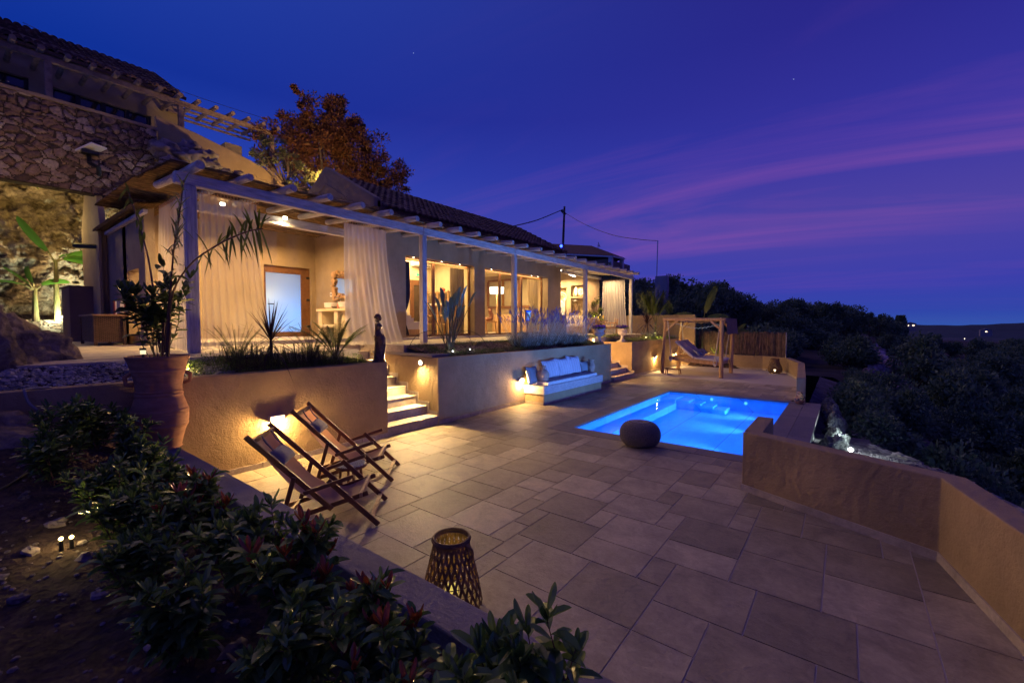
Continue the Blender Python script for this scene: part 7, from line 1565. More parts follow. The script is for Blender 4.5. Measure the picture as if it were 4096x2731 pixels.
drape('narrow dark drape at the left edge of the right glass door', 12.82, 13.05, M_drdk, 3, (0.8, .3, -1)); drape('pale tied drape at the right side of the right glass door', 16.2, 16.98, soft(mat('cream_drape', (0.3, 0.23, 0.13), (0.5, 0.4, 0.24), rough=0.9, ns=2, stretch=(6, 6, .3))), 4, (0.62, .55, 1))
# living room
ye = 18.42; x0, x1, z0, z1 = onY(z5, 275, 965, 1245, 300, ye - .05); z1 = min(z1, 4.75)
iw = empty('inner_window', (x0, ye, z0), 'wide brown framed inner window on the end wall of the right room', 'window'); xm = [x0, x0 + (x1 - x0) * .34, x0 + (x1 - x0) * .68, x1]
g = MB(); g.box(x0, x1, ye - .08, ye - .001, z0, z0 + .12); g.box(x0, x1, ye - .08, ye - .001, z1 - .1, z1)
for x in xm: g.box(x - .06, x + .06, ye - .08, ye - .001, z0 + .1205, z1 - .1005)
U_(g, 'frame', M_frame, iw); g = MB(); g.box(x0 + .061, x1 - .061, ye - .02, ye - .002, z0 + .121, z1 - .101); U_(g, 'pane', mat('beige_glazing', (0.30, 0.25, 0.15), (0.38, 0.31, 0.2), rough=0.15, ns=.5), iw)
a = W(*z5(455, 585), Y=16.5); fl2 = empty('floor_lamp', (a.x, 16.5, 1.79), 'white drum floor lamp shining in the right room', 'lamp'); g = MB(); g.tube([(0, 0, 0), (0, 0, a.z - 1.79)], .02, 8); P(g, 'stand', M_log, fl2); g = MB(); g.lathe([(.34, a.z - 1.79 - .16), (.36, a.z - 1.79 + .16)], n=24); P(g, 'shade', emis('lamp_shade', (1, .86, .62), 2.2), fl2)
lamp('POINT', (a.x, 16.5, a.z - .3), 60, (1, .72, .38), .15).name = 'floor_lamp_light'
b0, b1, bz0, bz1 = onX(z5, 1060, 1225, 1222, 995, -12.4); tv = empty('television', (-12.4, b0, bz0), 'glowing blue screen standing behind the right glass door', 'screen')
g = MB(); g.box(-12.45, -12.4, b0, b1, bz0, bz1); U_(g, 'casing', M_metal, tv)
g = MB(); g.box(-12.399, -12.396, b0 + .03, b1 - .03, bz0 + .03, bz1 - .03, k=0)
for i in range(6): zz_ = bz1 - .12 - i * (bz1 - bz0 - .2) / 6; g.box(-12.3955, -12.393, b0 + .08, b1 - (.1 + .07 * (i % 3)), zz_ - .028, zz_, k=1)
U_(g, 'screen', [emis('screen_blue', (0.01, 0.06, 0.9), 1.2), emis('screen_text', (0.35, 0.8, 1.0), 1.3)], tv)
g = MB(); g.box(-12.75, -12.3, b0 - .1, b1 + .1, 1.79, bz0 - .01); o = g.build('slatted_cabinet', M_log); tag(o, 'slatted wooden cabinet under the blue screen', 'cabinet')
cb_ = empty('sideboard', (-14.0, 17.9, 1.79), 'carved wooden sideboard along the end wall of the right room', 'cabinet'); g = MB(); g.box(-15.0, -12.75, 17.75, 18.3, 1.79, 2.72); U_(g, 'body', M_log, cb_)
for i in range(6): g = MB(); xx_ = -14.95 + i * .365; g.box(xx_, xx_ + .31, 17.72, 17.749, 1.9, 2.62); U_(g, 'door', M_wood if False else M_log, cb_, bevel=.008)
a = W(*z5(360, 1255), X=-12.5); tb_ = empty('rustic_table', (-12.75, a.y - .1, 1.79), 'rustic log table with splayed legs behind the right glass door', 'table'); g = MB(); g.box(-.35, .35, -.75, .35, .48, .55); P(g, 'tabletop', M_log, tb_, bevel=.01)
for x, y in ((.28, -.62), (.28, .25), (-.28, -.6), (-.28, .25)): g = MB(); g.tube([(x, y, .48), (x * 1.1, y + (.12 if y > 0 else -.12), 0)], .045, 8); P(g, 'leg', M_log, tb_)
sc_ = empty('driftwood_boot', (-12.72, a.y + .1, 2.341), 'carved brown boot shaped ornament on the rustic table', 'ornament'); g = MB(); g.ball((0, -.08, .10), (.1, .26, .09), 12, 8, rough=.3); g.tube(curve_pts([(0, .06, .08), (0, .1, .3), (0, .02, .42), (0, .05, .55)], 4), [.12, .11, .11, .10, .1, .09, .09, .1, .09, .11, .1, .08, .1], 10); P(g, 'carving', M_wood, sc_, smooth=True)
g = MB(); g.box(-.14, .14, -.3, .2, -.0, .02); P(g, 'base', M_frame, sc_)
for i, (yo, lab) in enumerate(((-.9, 'red cushion at the left edge inside the right glass door'),)): g = cushion(.5, .4, .16); o = g.build('cushion', mat('red_fabric', (0.4, 0.06, 0.03), (0.55, 0.3, 0.1), ns=5), smooth=True); o.location = (-12.9, a.y - .55, 2.62); o.rotation_euler = (0, 0, R(60)); tag(o, lab, 'cushion')
# vanity in the recess: on wall Y = 7.78
yv = 7.77; zc_ = lambda x, y: (1000 + x / 3.484, 950 + y / 3.484)
vx0, vx1, _, vz = onY(zc_, 960, 1000, 1420, 1010, 7.25); van = empty('vanity_table', (vx0, 7.4, 1.79), 'masonry washstand with open shelves in the lit recess', 'washstand')
vx1 = -11.75; g = MB(); g.box(vx0, vx1, 7.15, 7.76, vz - .07, vz); U_(g, 'counter', M_cream, van, bevel=.005)
g = MB(); g.box(vx0 + .05, vx0 + .25, 7.2, 7.76, 1.79, vz - .0705); g.box(-12.45, -12.25, 7.2, 7.76, 1.79, vz - .0705); g.box(vx0 + .2505, -12.4505, 7.2, 7.76, 2.12, 2.2); g.box(-12.2, vx1 - .05, 7.3, 7.76, 1.79, vz - .0705); U_(g, 'masonry', M_cream, van)
for i, (px, lab) in enumerate(((1150, 'marbled white vessel basin on the left of the washstand'), (1345, 'marbled white vessel basin on the right of the washstand'))):
    a = W(*zc_(px, 995), Y=7.45); r = empty('wash_basin', (a.x, 7.45, vz), lab, 'basin', 'vessel basins'); g = MB(); g.lathe([(0.0, 0.0), (.17, 0.0), (.235, .05), (.25, .20), (.235, .20), (.15, .05), (0, .04)], n=28); P(g, 'bowl', M_white_p, r, smooth=False)
    g = MB(); g.tube(curve_pts([(0, .27, 0), (0, .27, .34), (0, .12, .36)], 4), .018, 8); P(g, 'tap', M_chrome, r)
a = W(*zc_(1220, 990), Y=7.3); r = empty('soap_tray', (a.x, 7.25, vz), 'woven tray of small green items between the basins', 'tray'); g = MB(); g.lathe([(0, .01), (.1, .01), (.14, .06)], n=18); P(g, 'tray', M_rat, r)
r = empty('lotion_bottle', (a.x + .17, 7.22, vz), 'small pink bottle beside the tray', 'bottle'); g = MB(); g.lathe([(0, 0), (.03, 0), (.03, .12), (.015, .13), (.015, .16), (0, .16)], n=14); P(g, 'body', mat('pink_plastic', (.6, .2, .15), rough=.4), r)
mx0, mx1, mz0, mz1 = onY(zc_, 1170, 865, 1640, 485, yv); mir = empty('mirror', ((mx0 + mx1) / 2, yv, (mz0 + mz1) / 2), 'mirror in a chunky driftwood frame above the basins', 'mirror')
mz1 = W(*zc_(1170, 490), Y=yv).z; mz0 = W(*zc_(1180, 865), Y=yv).z; m_ = bpy.data.materials.new('mirror_glass'); m_.use_nodes = True; m_.node_tree.nodes['Principled BSDF'].inputs['Metallic'].default_value = 1; m_.node_tree.nodes['Principled BSDF'].inputs['Roughness'].default_value = .03; m_.node_tree.nodes['Principled BSDF'].inputs['Base Color'].default_value = (.8, .8, .8, 1)
g = MB(); g.box(mx0 + .12, mx1 - .12, yv - .02, yv - .01, mz0 + .12, mz1 - .12); U_(g, 'glass', m_, mir); rnd2 = random.Random(4); g = MB()
for i in range(170):
    s = i % 4; t = rnd2.random(); w_ = rnd2.uniform(0, .15)
    if s == 0: c = (mx0 + w_, mz0 + (mz1 - mz0) * t)
    elif s == 1: c = (mx1 - w_, mz0 + (mz1 - mz0) * t)
    elif s == 2: c = (mx0 + (mx1 - mx0) * t, mz0 + w_)
    else: c = (mx0 + (mx1 - mx0) * t, mz1 - w_)
    g.obox((c[0], yv - .05, c[1]), (rnd2.uniform(.04, .12), .07, rnd2.uniform(.03, .07)), (rnd2.uniform(-.5, .5), rnd2.uniform(0, 3), rnd2.uniform(-.4, .4)))
U_(g, 'driftwood_frame', M_log, mir)
a = W(*zc_(1135, 795), Y=yv); r = empty('wall_socket', (a.x, yv, a.z), 'white double wall socket left of the mirror', 'socket'); g = MB(); g.box(-.07, .07, -.012, 0, -.07, .07); P(g, 'plate', M_white_p, r); g = MB(); g.box(-.035, -.01, -.016, -.0125, -.03, .03); g.box(.01, .035, -.016, -.0125, -.03, .03); P(g, 'outlets', M_metal, r)
# shower heads on the rear wall
a = W(985, 1025, X=-14.5); r = empty('rain_shower', (-14.59, a.y, a.z), 'round rain shower head on an arm behind the thin curtain', 'shower'); g = MB(); g.tube([(0, 0, 0), (.4, 0, 0)], .015, 8); P(g, 'arm', M_chrome, r); g = MB(); g.lathe([(0, -.03), (.16, -.04), (.16, -.055), (0, -.055)], c=(.4, 0, 0), n=24); P(g, 'head', M_chrome, r)
# ------------------------------------------------------------------ lounge
M_sofa = mat('cream_fabric', (0.5, 0.42, 0.32), (0.58, 0.49, 0.38), rough=0.95, ns=9, bump=.2)
so_ = empty('built_in_sofa', (-12.6, 20.6, DZ), 'cream cushioned corner sofa on a masonry base under the niches', 'sofa')
g = MB(); g.box(-14.5, -11.0, 20.2, 21.05, 1.7, 2.08); U_(g, 'base', M_plh, so_)
for i in range(3): g = MB(); x = -14.3 + i * 1.1; g.box(x, x + 1.08, 20.15, 20.85, 2.081, 2.24); U_(g, 'seat_cushion', M_sofa, so_, bevel=.04)
for i in range(3): g = MB(); x = -14.3 + i * 1.1; g.box(x, x + 1.06, 20.8, 21.02, 2.241, 2.66); U_(g, 'back_cushion', M_sofa, so_, bevel=.05)
for i, (x, lab) in enumerate(((-12.75, 'cream striped scatter cushion, left one on the lounge sofa'), (-12.05, 'cream striped scatter cushion, right one on the lounge sofa'))): g = cushion(.56, .42, .16); o = g.build('cushion', M_sofa, smooth=True); o.location = (x, 20.68, 2.46); o.rotation_euler = (R(-14), 0, 0); tag(o, lab, 'cushion', 'lounge cushions')
def arm_chair(lab):
    r = empty('bamboo_armchair', (0, 0, 0), lab, 'chair', 'bamboo armchairs')
    for x in (-.33, .33):
        g = MB(); g.tube([(x, .3, 0), (x, .3, .6)], .028, 8); P(g, 'leg', M_log, r); g = MB(); g.tube([(x, -.32, 0), (x, -.38, .78)], .028, 8); P(g, 'leg', M_log, r)
        g = MB(); g.tube([(x, -.36, .58), (x, .34, .6)], .026, 8); P(g, 'armrest', M_log, r)
        g = MB()
        for k in range(3): g.tube([(x, -.2 + k * .18, .32), (x, -.2 + k * .18, .58)], .014, 6)
        g.tube([(x, -.34, .3), (x, .3, .3)], .02, 8); P(g, 'side_bars', M_log, r)
    g = MB(); g.tube([(-.33, -.38, .76), (.33, -.38, .76)], .026, 8)
    for k in range(6): xx = -.27 + k * .108; g.tube([(xx, -.36, .3), (xx, -.38, .76)], .014, 6)
    g.tube([(-.33, -.35, .3), (.33, -.35, .3)], .02, 8); P(g, 'back_bars', M_log, r)
    g = MB(); g.box(-.31, .31, -.34, .34, .28, .31); P(g, 'seat_frame', M_log, r); g = MB(); g.box(-.3, .3, -.28, .34, .311, .44); P(g, 'seat_cushion', M_sofa, r, bevel=.03); g = MB(); g.box(-.29, .29, -.33, -.2, .441, .84); P(g, 'back_cushion', M_sofa, r, bevel=.04); return r
c1_ = arm_chair('bamboo armchair seen from behind beside the fourth pergola post'); p = W(2382, 1340, X=-9.75); put(c1_, (-9.75, p.y, DZ), R(-10))
c2_ = copy_tree(c1_); p = W(2450, 1330, X=-9.9); put(c2_, (-9.9, p.y - .3, DZ), R(115), label='bamboo armchair facing left before the far pleated curtain')
p = W(2416, 1320, X=-9.9); tq = empty('teak_table', (-9.9, p.y - .5, DZ), 'small round golden table with crossed log legs between the armchairs', 'table'); g = MB(); g.lathe([(0, .66), (.42, .66), (.43, .68), (.42, .70), (0, .70)], n=32); P(g, 'tabletop', M_log, tq)
for a in (0, 2.1, 4.2): g = MB(); g.tube([(.3 * math.cos(a), .3 * math.sin(a), .66), (-.2 * math.cos(a), -.2 * math.sin(a), 0)], .03, 8); P(g, 'leg', M_log, tq)
tx, ty = -9.9, p.y - .5
M_ice = glassm('clear_glass', (.95, .9, .7)); r = empty('ice_bucket', (tx - .05, ty - .1, DZ + .70), 'glass ice bucket glowing amber on the lounge table', 'bucket'); g = MB(); g.lathe([(.09, .0), (.12, .24)], n=20); P(g, 'bucket', M_ice, r); g = MB(); rnd2 = random.Random(2)
for i in range(26): g.obox((rnd2.uniform(-.05, .05), rnd2.uniform(-.05, .05), .03 + .16 * rnd2.random()), (.035, .035, .035), (rnd2.random() * 3, rnd2.random() * 3, 0))
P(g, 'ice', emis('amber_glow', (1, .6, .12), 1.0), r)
r = empty('wine_bottle', (tx - .03, ty - .06, DZ + .74), 'dark bottle leaning in the ice bucket', 'bottle'); g = MB(); g.lathe([(0, 0), (.038, 0), (.038, .2), (.014, .27), (.014, .34), (0, .34)], n=14); P(g, 'body', mat('bottle_green', (.02, .05, .02), rough=.1), r); r.rotation_euler = (0, R(24), 0)
for i, (dx, dy, lab) in enumerate(((.05, -.3, 'left tall wine glass beside the ice bucket'), (.1, .2, 'right tall amber wine glass on the lounge table'))):
    r = empty('wine_glass', (tx + dx, ty + dy, DZ + .70), lab, 'glass', 'wine glasses'); g = MB(); g.lathe([(.04, .005), (.006, .01), (.006, .1), (.035, .13), (.045, .2), (.038, .27)], n=16); P(g, 'bowl', M_ice if i == 0 else emis('amber_drink_glow', (1, .5, .08), .7), r)  # amber glass glows by itself; its lit look is put into the material
lamp('POINT', (tx, ty, DZ + 1.0), 8, (1, .6, .2), .05).name = 'table_lamp'
q = W(*zn(790, 965), X=-10.9); bush('lounge_plant', 'bushy green house plant in the lounge corner behind the armchair', (-10.9, q.y, 2.25), (.42, .42, .75), 1400, L_palm, 71, .12, .05, None, 'plant')
g = MB(); g.lathe([(0, 0), (.17, 0), (.22, .45), (.2, .45)], n=20); o = g.build('planter_pot', M_clay); o.location = (-10.9, q.y, 1.78); tag(o, 'clay pot of the bushy lounge plant', 'pot')
lamp('SPOT', (-10.6, q.y - .4, 2.35), 40, (1, .8, .3), .03, rot=aim((-.3, .4, 1)), spot=R(120)).name = 'plant_lamp'
# niche ornaments
YW = YN + 0.02
def flat(nm, lab, build, f=zn, px=(0, 0), cat='ornament', Y=YN + .18, m=M_log, grp=None):
    a = W(*f(*px), Y=Y); r = empty(nm, (a.x, Y, a.z), lab, cat, grp); build(r); return r
def turtle(r, s):
    g = MB(); g.ball((0, 0, 0), (.19 * s, .04, .22 * s), 16, 10); P(g, 'shell', M_rat, r); g = MB(); g.ball((0, 0, .26 * s), (.05 * s, .03, .07 * s), 8, 6)
    for sx_, sz_, dx, dz in ((-1, 1, .32, .08), (1, 1, .32, .08), (-1, -1, .18, -.3), (1, -1, .18, -.3)): g.tube([(sx_ * .13 * s, 0, sz_ * .1 * s), (sx_ * .24 * s, 0, sz_ * .16 * s), (sx_ * dx * s, 0, dz * s)], [.03 * s, .03 * s, .012 * s], 6)
    P(g, 'limbs', M_rat, r)
flat('wicker_turtle', 'larger wicker turtle on the lower niche wall', lambda r: turtle(r, 1.0), px=(467, 815), Y=YN + .24, grp='wicker turtles'); flat('wicker_turtle', 'smaller wicker turtle, upper right in the lower niche', lambda r: turtle(r, .72), px=(590, 760), Y=YN + .24, grp='wicker turtles')
def plate(r):
    g = MB(); g.tube([(0, .03, 0), (0, 0, 0)], .26, 28); P(g, 'disc', M_log, r); g = MB()
    for k in range(8): a = k * PI / 4; g.ball((.14 * math.cos(a), -.02, .14 * math.sin(a)), (.045 + .03 * abs(math.cos(a)), .015, .045 + .03 * abs(math.sin(a))), 8, 6)
    g.ball((0, -.02, 0), (.05, .02, .05), 10, 6); P(g, 'petals', M_white_p, r); g = MB(); g.box(-.08, .08, -.04, .1, -.36, -.33); g.tube([(0, .02, -.33), (0, .02, -.24)], .015, 6); P(g, 'stand', M_white_p, r)
flat('flower_plate', 'round carved flower disc on a stand in the upper niche', plate, px=(556, 525), Y=YN + .15)
def feat(r, m, s=1):
    g = MB(); g.leaf((0, 0, -.25 * s), (0, 0, 1), (0, -1, 0), .5 * s, .2 * s, 0); g.leaf((0, .01, -.25 * s), (0, 0, 1), (0, 1, 0), .5 * s, .2 * s, 0); P(g, 'feather', m, r); g = MB(); g.tube([(0, 0, -.5 * s), (0, 0, .2 * s)], .01, 6); g.box(-.08, .08, -.05, .05, -.53 * s, -.5 * s); P(g, 'stand', M_white_p, r)
flat('leaf_ornament', 'white leaf ornament on a stand in the upper niche', lambda r: feat(r, M_white_p), px=(465, 515), Y=YN + .12); flat('leaf_ornament', 'small brown leaf ornament left of the white one in the upper niche', lambda r: feat(r, M_log, .7), px=(430, 560), Y=YN + .16)
def macr(r):
    g = MB(); g.tube([(.28 * math.cos(2 * PI * q / 30), 0, .28 * math.sin(2 * PI * q / 30)) for q in range(31)], .018, 6, cap=False)
    for k in range(14): x = -.2 + k * .4 / 13; g.tube([(x, 0, -.2 + abs(x)), (x * .9, 0, -1.0 - .3 * math.cos(x * 6))], .012, 4)
    for k in range(6): a = k * PI / 3; g.tube([(.28 * math.cos(a), 0, .28 * math.sin(a)), (.28 * math.cos(a + 2.1), 0, .28 * math.sin(a + 2.1))], .008, 4)
    P(g, 'rope_weave', M_white_p, r)
flat('macrame_hanging', 'white macrame dreamcatcher hanging in the left niche', macr, px=(215, 625), Y=YN + .2, cat='wall hanging')
# ================================================================== LAND BEYOND THE TERRACE
def hland(x, y):
    xe = 2.1 - (y - 9.36) * 0.45 if y < 14 else -0.1
    if y > 26: xe = -0.1 + 2.7 * min(1, (y - 26) / 10)
    fall = 5.6 * (1 - math.exp(-max(0, x - xe) / (3.2 if y < 20 else 6.0))); rise = 11 * (1 - math.exp(-max(0, -x - 2) / 60.0))
    if y < 26: rise = 0
    k = min(1, max(0, (y - 210 - 0.4 * max(0, -x)) / 260)); k = k * k * (3 - 2 * k)
    h = -0.62 - fall + rise * min(1, max(0, (y - 25) / 8)) + 0.0125 * y
    h -= 0.30 * max(0, x - 45) * 0.5
    h += 0.10 * noise.noise(Vector((x * 0.7, y * 0.7, 0))) + (0.8 * noise.noise(Vector((x * 0.05, y * 0.05, 4))) if y > 30 or x > 8 else 0)
    return h * (1 - k) - 62 * k
M_land = rockmat('scrub_ground', (0.018, 0.022, 0.018), (0.075, 0.06, 0.055), 0.35, 1.0)
M_path = rockmat('rubble_ground', (0.07, 0.06, 0.06), (0.24, 0.2, 0.19), 3.0, 1.0)
def grid(xs, ys, fz):
    vs = [(x, y, fz(x, y)) for x in xs for y in ys]; n = len(ys); fs = [(i * n + j, (i + 1) * n + j, (i + 1) * n + j + 1, i * n + j + 1) for i in range(len(xs) - 1) for j in range(n - 1)]
    g = MB(); g.add(vs, fs); return g
xs = [0.5 + 0.16 * i for i in range(60)] + [10.2 + i * 1.5 for i in range(60)]; ys = [-8 + i * 0.4 for i in range(85)]
struct(grid([-0.9] + xs[:1] + xs[1:], [6.0 + i * 0.3 for i in range(66)], hland).build('hillside_ground', M_path, smooth=True))
xs = [-140 + i * 4 for i in range(28)] + [-28 + i * 1.2 for i in range(50)] + [34 + i * 6 for i in range(50)]; ys = [25.6 + 1.2 * i for i in range(40)] + [75 + i * 6 for i in range(75)]
struct(grid(xs, ys, hland).build('hillside', M_land, smooth=True))
xs2 = [1.3 + i * 0.8 for i in range(60)]; struct(grid(xs2, [-6 + i * 0.5 for i in range(25)], hland).build('slope_ground', M_path, smooth=True))
m, n, l, b, out = newmat('valley_plain'); t = nd(n, 'ShaderNodeTexNoise', i_Scale=0.004, i_Detail=8.0, i_Roughness=0.7); l.new(pos(n, l, 'world', (1, 0.5, 1)), t.inputs['Vector']); rr = ramp(n, [(0.35, (0.012, 0.03, 0.04)), (0.65, (0.06, 0.075, 0.09))]); l.new(t.outputs[0], rr.inputs[0]); l.new(rr.outputs[0], b.inputs['Base Color']); b.inputs['Roughness'].default_value = 1  # distance haze is put into this blue-green tone
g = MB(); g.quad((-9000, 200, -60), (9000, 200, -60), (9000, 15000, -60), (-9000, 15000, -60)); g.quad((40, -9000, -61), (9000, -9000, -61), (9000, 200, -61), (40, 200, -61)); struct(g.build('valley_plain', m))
M_hills = mat('far_hills', (0.012, 0.035, 0.05), (0.03, 0.06, 0.08), rough=1, ns=0.002, space='world')  # hill colour carries the blue of haze, no air is built
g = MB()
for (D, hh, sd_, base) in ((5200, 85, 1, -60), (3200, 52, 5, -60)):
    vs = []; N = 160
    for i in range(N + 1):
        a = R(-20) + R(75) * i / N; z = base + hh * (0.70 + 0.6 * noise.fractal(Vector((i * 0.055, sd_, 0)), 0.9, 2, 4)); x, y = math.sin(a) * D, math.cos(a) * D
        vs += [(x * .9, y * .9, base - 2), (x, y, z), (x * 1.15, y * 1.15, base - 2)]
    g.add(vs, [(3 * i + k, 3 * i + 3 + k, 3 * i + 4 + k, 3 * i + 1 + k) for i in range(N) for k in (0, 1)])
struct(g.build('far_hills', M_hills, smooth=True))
def hit(x, y, d0=12, d1=500):
    r = ray(x, y); o = Vector((0, 0, EYE)); t = d0
    while t < d1:
        p = o + r * t
        if p.z < hland(p.x, p.y): return Vector((p.x, p.y, hland(p.x, p.y)))
        t *= 1.01
    return o + r * d1
# hillside trees
def blob_tree(seed, n, rx, rz, ll, lw, m, trunk=1.2, clumps=34, tall=False):
    rnd = random.Random(seed); g, gt = MB(), MB(); cs = []
    for i in range(clumps):
        d = rvec(rnd, 0.3); q = rnd.uniform(0.45, 1.0); k = (0.55 + 0.45 * noise.noise(d * 2 + Vector((seed, 0, 0)))) + 0.35
        c = Vector((d.x * rx * q * k, d.y * rx * q * k, trunk + rz + d.z * rz * q * k)); cs.append((c, rnd.uniform(0.22, 0.42) * rx))
    gt.tube([(0, 0, -0.6), (0.1, 0, trunk), (0.1, 0.1, trunk + rz)], [0.16, 0.12, 0.05], 6)
    for c, q in cs[::3]: gt.tube([(0.05, 0, trunk * .8), Vector((c.x * .5, c.y * .5, (trunk + c.z) / 2)), c], [0.07, 0.05, 0.02], 4, cap=False)
    for c, q in cs:
        for i in range(n // clumps):
            d = rvec(rnd, .1); p = c + d * q * rnd.random() ** .45; dd = (d + rvec(rnd) * .7).normalized(); sd = dd.cross(rvec(rnd))
            if sd.length < .05: continue
            sd.normalize(); s = rnd.uniform(.6, 1.4); g.add([p - dd * ll * s / 2, p - sd * lw * s / 2, p + dd * ll * s / 2, p + sd * lw * s / 2], [(0, 1, 2, 3)])
    return g, gt
TV = []
for i, (n_, rx, rz, tr) in enumerate(((3200, 1.9, 1.5, 0.5), (3200, 1.6, 1.2, 0.3), (3600, 1.5, 1.9, 1.3), (3200, 1.9, 1.6, 1.0))):
    g, gt = blob_tree(60 + i, n_, rx, rz, 0.24, 0.12, None, tr); r = empty('hillside_tree' if i > 1 else 'hillside_bush', (0, 0, 0), 'x', 'tree' if i > 1 else 'bush'); P(gt, 'trunk', M_bark, r); P(g, 'crown', L_hill, r); TV.append(r)
used = [False] * 4; rnd = random.Random(12); NT_ = 0
def plant(k, p, sc, sz=1.0):
    global NT_
    o = TV[k] if not used[k] else copy_tree(TV[k]); used[k] = True; sz = rnd.uniform(0.7, 1.35) if k < 2 else sz; put(o, p, rnd.uniform(0, 6.28), (sc * rnd.uniform(.85, 1.2), sc, sc * sz)); NT_ += 1
    if k > 1: tag(o, 'dark tree standing on the skyline of the wooded hillside', None, 'hillside skyline trees')
    else: tag(o, 'dark rounded bush on the slope below the skyline trees', None, 'hillside bushes'); 
    return o
sk = [(2440, 1090, 44), (2520, 1110, 44), (2560, 1120, 42), (2600, 1118, 46), (2680, 1100, 40), (2720, 1105, 42), (2755, 1140, 44), (2815, 1130, 46), (2830, 1128, 40), (2880, 1125, 42), (2910, 1150, 44), (2945, 1170, 42), (2985, 1185, 46), (3020, 1205, 48), (3060, 1215, 50), (3100, 1212, 46), (3140, 1200, 52), (3175, 1195, 50), (3215, 1210, 52), (3250, 1208, 54), (3290, 1215, 56), (3330, 1208, 52), (3365, 1222, 58), (3395, 1220, 60), (3440, 1245, 62), (3480, 1250, 64), (3515, 1258, 68), (3545, 1262, 70), (3565, 1285, 110), (3575, 1286, 110)]
for (x, y, Y) in sk:
    t = W(x, y - 4, Y=Y); gz = hland(t.x, t.y); H = max(1.2, t.z - gz); k = rnd.choice((2, 3)); full = (1.3 + 3.8 * 1.05) if k == 2 else (1.0 + 3.2 * 1.05); plant(k, (t.x, t.y, gz), H / full * 1.0)
cnt = 0
while cnt < 165:
    x = rnd.uniform(2480, 4250); d = 26 * math.exp(rnd.uniform(0, 1.9)); r = ray(x, 1365); r.z = 0; r = r * (d / r.length); X_, Y_ = r.x, r.y
    if Y_ < 25.8 and X_ < 4.0: continue
    if X_ < 0.5 and Y_ < 27.5: continue
    gz = hland(X_, Y_); sc = rnd.uniform(0.45, 0.95) * (0.75 if d < 34 else 1) * (1 + d / 220)
    if Y_ > 200: continue
    top = gz + sc * 3.4; yp = 1297 - (top - EYE) / (r.length / 1) * F
    # keep the skyline where the photograph has it and the scree, path clear
    lim = 1110 if x < 2700 else (1150 if x < 2950 else (1225 if x < 3400 else (1285 if x < 3600 else 1320)))
    if yp < lim: continue
    pr = W  # noqa
    if 3440 < x < 3680 and d < 60 and rnd.random() < 0.7: continue
    plant(rnd.choice((0, 1)), (X_, Y_, gz - 0.3), sc); cnt += 1
for i in range(125):                                    # nearer bushes on the falling slope to the right
    Y_ = rnd.uniform(6, 27); xe = 2.1 - (Y_ - 9.36) * 0.45 if Y_ < 14 else -0.1
    dx = rnd.uniform(0, 1) ** 1.7 * 14; X_ = xe + (0.75 if Y_ < 14 else 0.4) + dx; gz = hland(X_, Y_)
    lim = (-0.55 if Y_ < 14 else 0.1) if dx < 1.5 else (-0.1 if Y_ < 14 else 0.8)
    plant(rnd.choice((0, 1)), (X_, Y_, gz - 0.25), min(rnd.uniform(0.35, 0.65), max(0.2, (lim - gz) / 3.0)))
# cypress
g, gt = MB(), MB(); rnd2 = random.Random(9); t = W(3603, 1268, Y=120); gz = hland(t.x, t.y)
for i in range(1600):
    q = rnd2.random(); a = rnd2.uniform(0, 6.28); rr_ = 1.3 * math.sin(PI * min(1, 0.12 + q * .8)) ** .6 * rnd2.uniform(.6, 1); c = Vector((rr_ * math.cos(a), rr_ * math.sin(a), 0.3 + q * (t.z - gz))); d = (Vector((math.cos(a), math.sin(a), 1.6))).normalized(); sd = d.cross(rvec(rnd2)).normalized(); g.add([c - d * .3, c - sd * .12, c + d * .3, c + sd * .12], [(0, 1, 2, 3)])
r = empty('cypress', (t.x, t.y, gz), 'lone dark cypress standing on the far ridge', 'tree'); P(g, 'crown', L_hill, r); gt.tube([(0, 0, -.5), (0, 0, (t.z - gz) * .9)], 0.15, 6); P(gt, 'trunk', M_bark, r)
# distant lit houses
M_lit = emis('far_window', (1.0, 0.75, 0.5), 3.0); M_hw = mat('far_wall', (0.3, 0.28, 0.27), rough=0.9)
for i, (x, y, Y, s, lab) in enumerate(((3549, 1290, 110, .45, 'distant house with a bright white lamp at the end of the tree line'), (3531, 1315, 95, .4, 'distant lit window glowing orange below the tree line'), (3642, 1300, 130, .6, 'distant house with two small lit windows right of the cypress'), (3945, 1325, 400, 1.6, 'tiny pale building far out in the valley'))):
    p = W(x, y, Y=Y); r = empty('distant_house', p, lab, 'house'); g = MB(); g.box(-1.6 * s, 1.6 * s, 0, 2 * s, -2.0 * s, 0.5 * s); g.slab([(-1.8 * s, 0.5 * s), (1.8 * s, 0.5 * s), (0, 1.1 * s)], 1, -.1, 2.1 * s); P(g, 'wall', M_hw, r)
    for k in ((0,) if i in (1, 3) else (-.7, .8)): g = MB(); g.box(k * s - .25 * s, k * s + .25 * s, -.06, -.02, -0.3 * s, 0.05 * s); P(g, 'window', M_lit, r)
rnd2 = random.Random(31); g = MB()
for i in range(40): X_ = rnd2.uniform(300, 3500); Y_ = rnd2.uniform(900, 3200); s = 1.6; g.box(X_, X_ + s, Y_, Y_ + s, -60, -56)
stuff(g.build('valley_lights', emis('valley_light', (1, 0.8, 0.6), 3)), 'scattered tiny lights of houses far down in the valley', 'lights')
